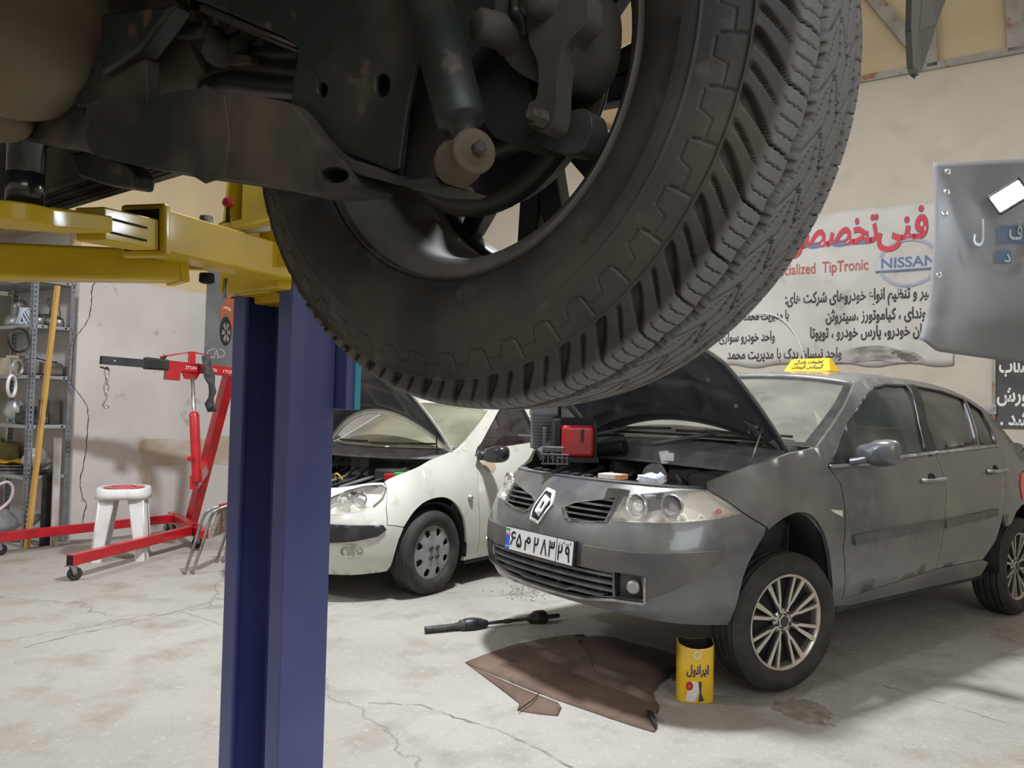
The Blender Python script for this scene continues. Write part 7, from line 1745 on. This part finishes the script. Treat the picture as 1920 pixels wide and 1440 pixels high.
# work lamp in front of the sheet
ld = HD-.13
lm = thing('work_lamp', 'bright white LED work lamp shining in front of the hanging grey sheet', 'lamp', tuple(at(1892, 368, ld))); 
fd_ = (CAMP-V(lm.location)).normalized(); rx_ = fd_.cross(ZUP).normalized(); ux_ = rx_.cross(fd_); rx_ = (rx_*.85+ux_*-.5).normalized(); ux_ = fd_.cross(rx_)
MX = Matrix((rx_, ux_, fd_)).transposed()
mb = MB(); mb.box(-fd_*.03, (.19, .14, .05), MX); obj('lamp_housing', mb, MT['black'], lm, bevel=.01)
mb = MB(); mb.box(fd_*.0, (.165, .105, .008), MX); lmp = bpy.data.lights.new('work_light', 'AREA'); lmp.energy = 14; lmp.size = .15; lmp.color = (.86, .94, 1); lo_ = bpy.data.objects.new('work_light', lmp); COL.objects.link(lo_); lo_.location = V(lm.location)+fd_*.03; lo_.rotation_euler = fd_.to_track_quat('-Z', 'Y').to_euler()
obj('lamp_face', mb, mat('led_face', (.90, .96, 1), .3, emit=28), lm, bevel=.004)
mb = MB(); mb.bar(-fd_*.04, -fd_*.085, .05, .03); obj('lamp_bracket', mb, MT['black'], lm)
# poster of an orange car on the left wall
po = thing('car_poster', 'grey wall poster with an orange car and a winged oval emblem behind the hoist', 'poster', tuple(wl(420, 600, .01))); pi_ = po.location.copy()
def pq(px, py, off=.01): return wl(px, py, off)-pi_
mb = MB(); mb.prism([pq(x, y, .001) for x, y in ((389, 505), (520, 500), (520, 700), (381, 700))], -TB*.006); obj('poster_sheet', mb, mat('poster_grey', (.13, .14, .155), .5, c2=(.20, .21, .22), scale=2), po)
mo = mat('poster_orange', (.45, .13, .05), .5, c2=(.36, .09, .04), scale=5)
mb = MB(); mb.prism([pq(x, y, .0085) for x, y in spline([(411, 606), (413, 585), (416, 565), (424, 562), (432, 545), (446, 532), (520, 528), (520, 620), (436, 620), (430, 596), (420, 590), (413, 600)], 3, True)], -TB*.001); obj('printed_car', mb, mo, po)
mb = MB(); mb.prism([pq(x, y, .010) for x, y in ((432, 560), (442, 540), (520, 536), (520, 556))], -TB*.001); obj('printed_window', mb, MT['dark'], po)
mb = MB(); mb.prism([pq(423+11*math.cos(2*PI*k/28), 621+27*math.sin(2*PI*k/28), .0105) for k in range(28)], -TB*.001); obj('printed_tyre', mb, MT['black'], po)
for k in range(6):
    a = 2*PI*k/6; mb = MB(); mb.prism([pq(424+x, 623+y, .012) for x, y in ((2*math.cos(a-.4), 5*math.sin(a-.4)), (8*math.cos(a-.28), 19*math.sin(a-.28)), (8*math.cos(a+.28), 19*math.sin(a+.28)), (2*math.cos(a+.4), 5*math.sin(a+.4)))], -TB*.001); obj('printed_spoke', mb, MT['alu'], po)
mb = MB(); mb.prism([pq(x, y, .010) for x, y in spline([(417, 578), (424, 574), (433, 580), (432, 584), (424, 579)], 3, True)], -TB*.001); obj('printed_lamp', mb, mat('poster_pale', (.6, .42, .34), .5), po)
me_ = mat('emblem_pale', (.42, .44, .46), .4, .3)
def el(cx, cy, rx, ry, w): 
    mb = MB(); n = 30
    for i in range(n):
        a, b = 2*PI*i/n, 2*PI*(i+1)/n
        if abs(math.cos(a)) < .22: continue
        mb.prism([pq(cx+rx*math.cos(a), cy+ry*math.sin(a), .0105), pq(cx+rx*math.cos(b), cy+ry*math.sin(b), .0105), pq(cx+(rx-w)*math.cos(b), cy+(ry-w)*math.sin(b), .0105), pq(cx+(rx-w)*math.cos(a), cy+(ry-w)*math.sin(a), .0105)], -TB*.001)
    return mb
obj('printed_oval', el(405, 662.5, 18, 10, 3), me_, po)
mb = MB(); 
for q in ([(399, 672), (404, 655), (406, 655), (402, 672)], [(408, 672), (404, 655), (407, 655), (412, 672)], [(401, 667), (410, 667), (409, 665), (402, 665)]): mb.prism([pq(x, y, .0115) for x, y in q], -TB*.001)
obj('printed_letter', mb, me_, po)
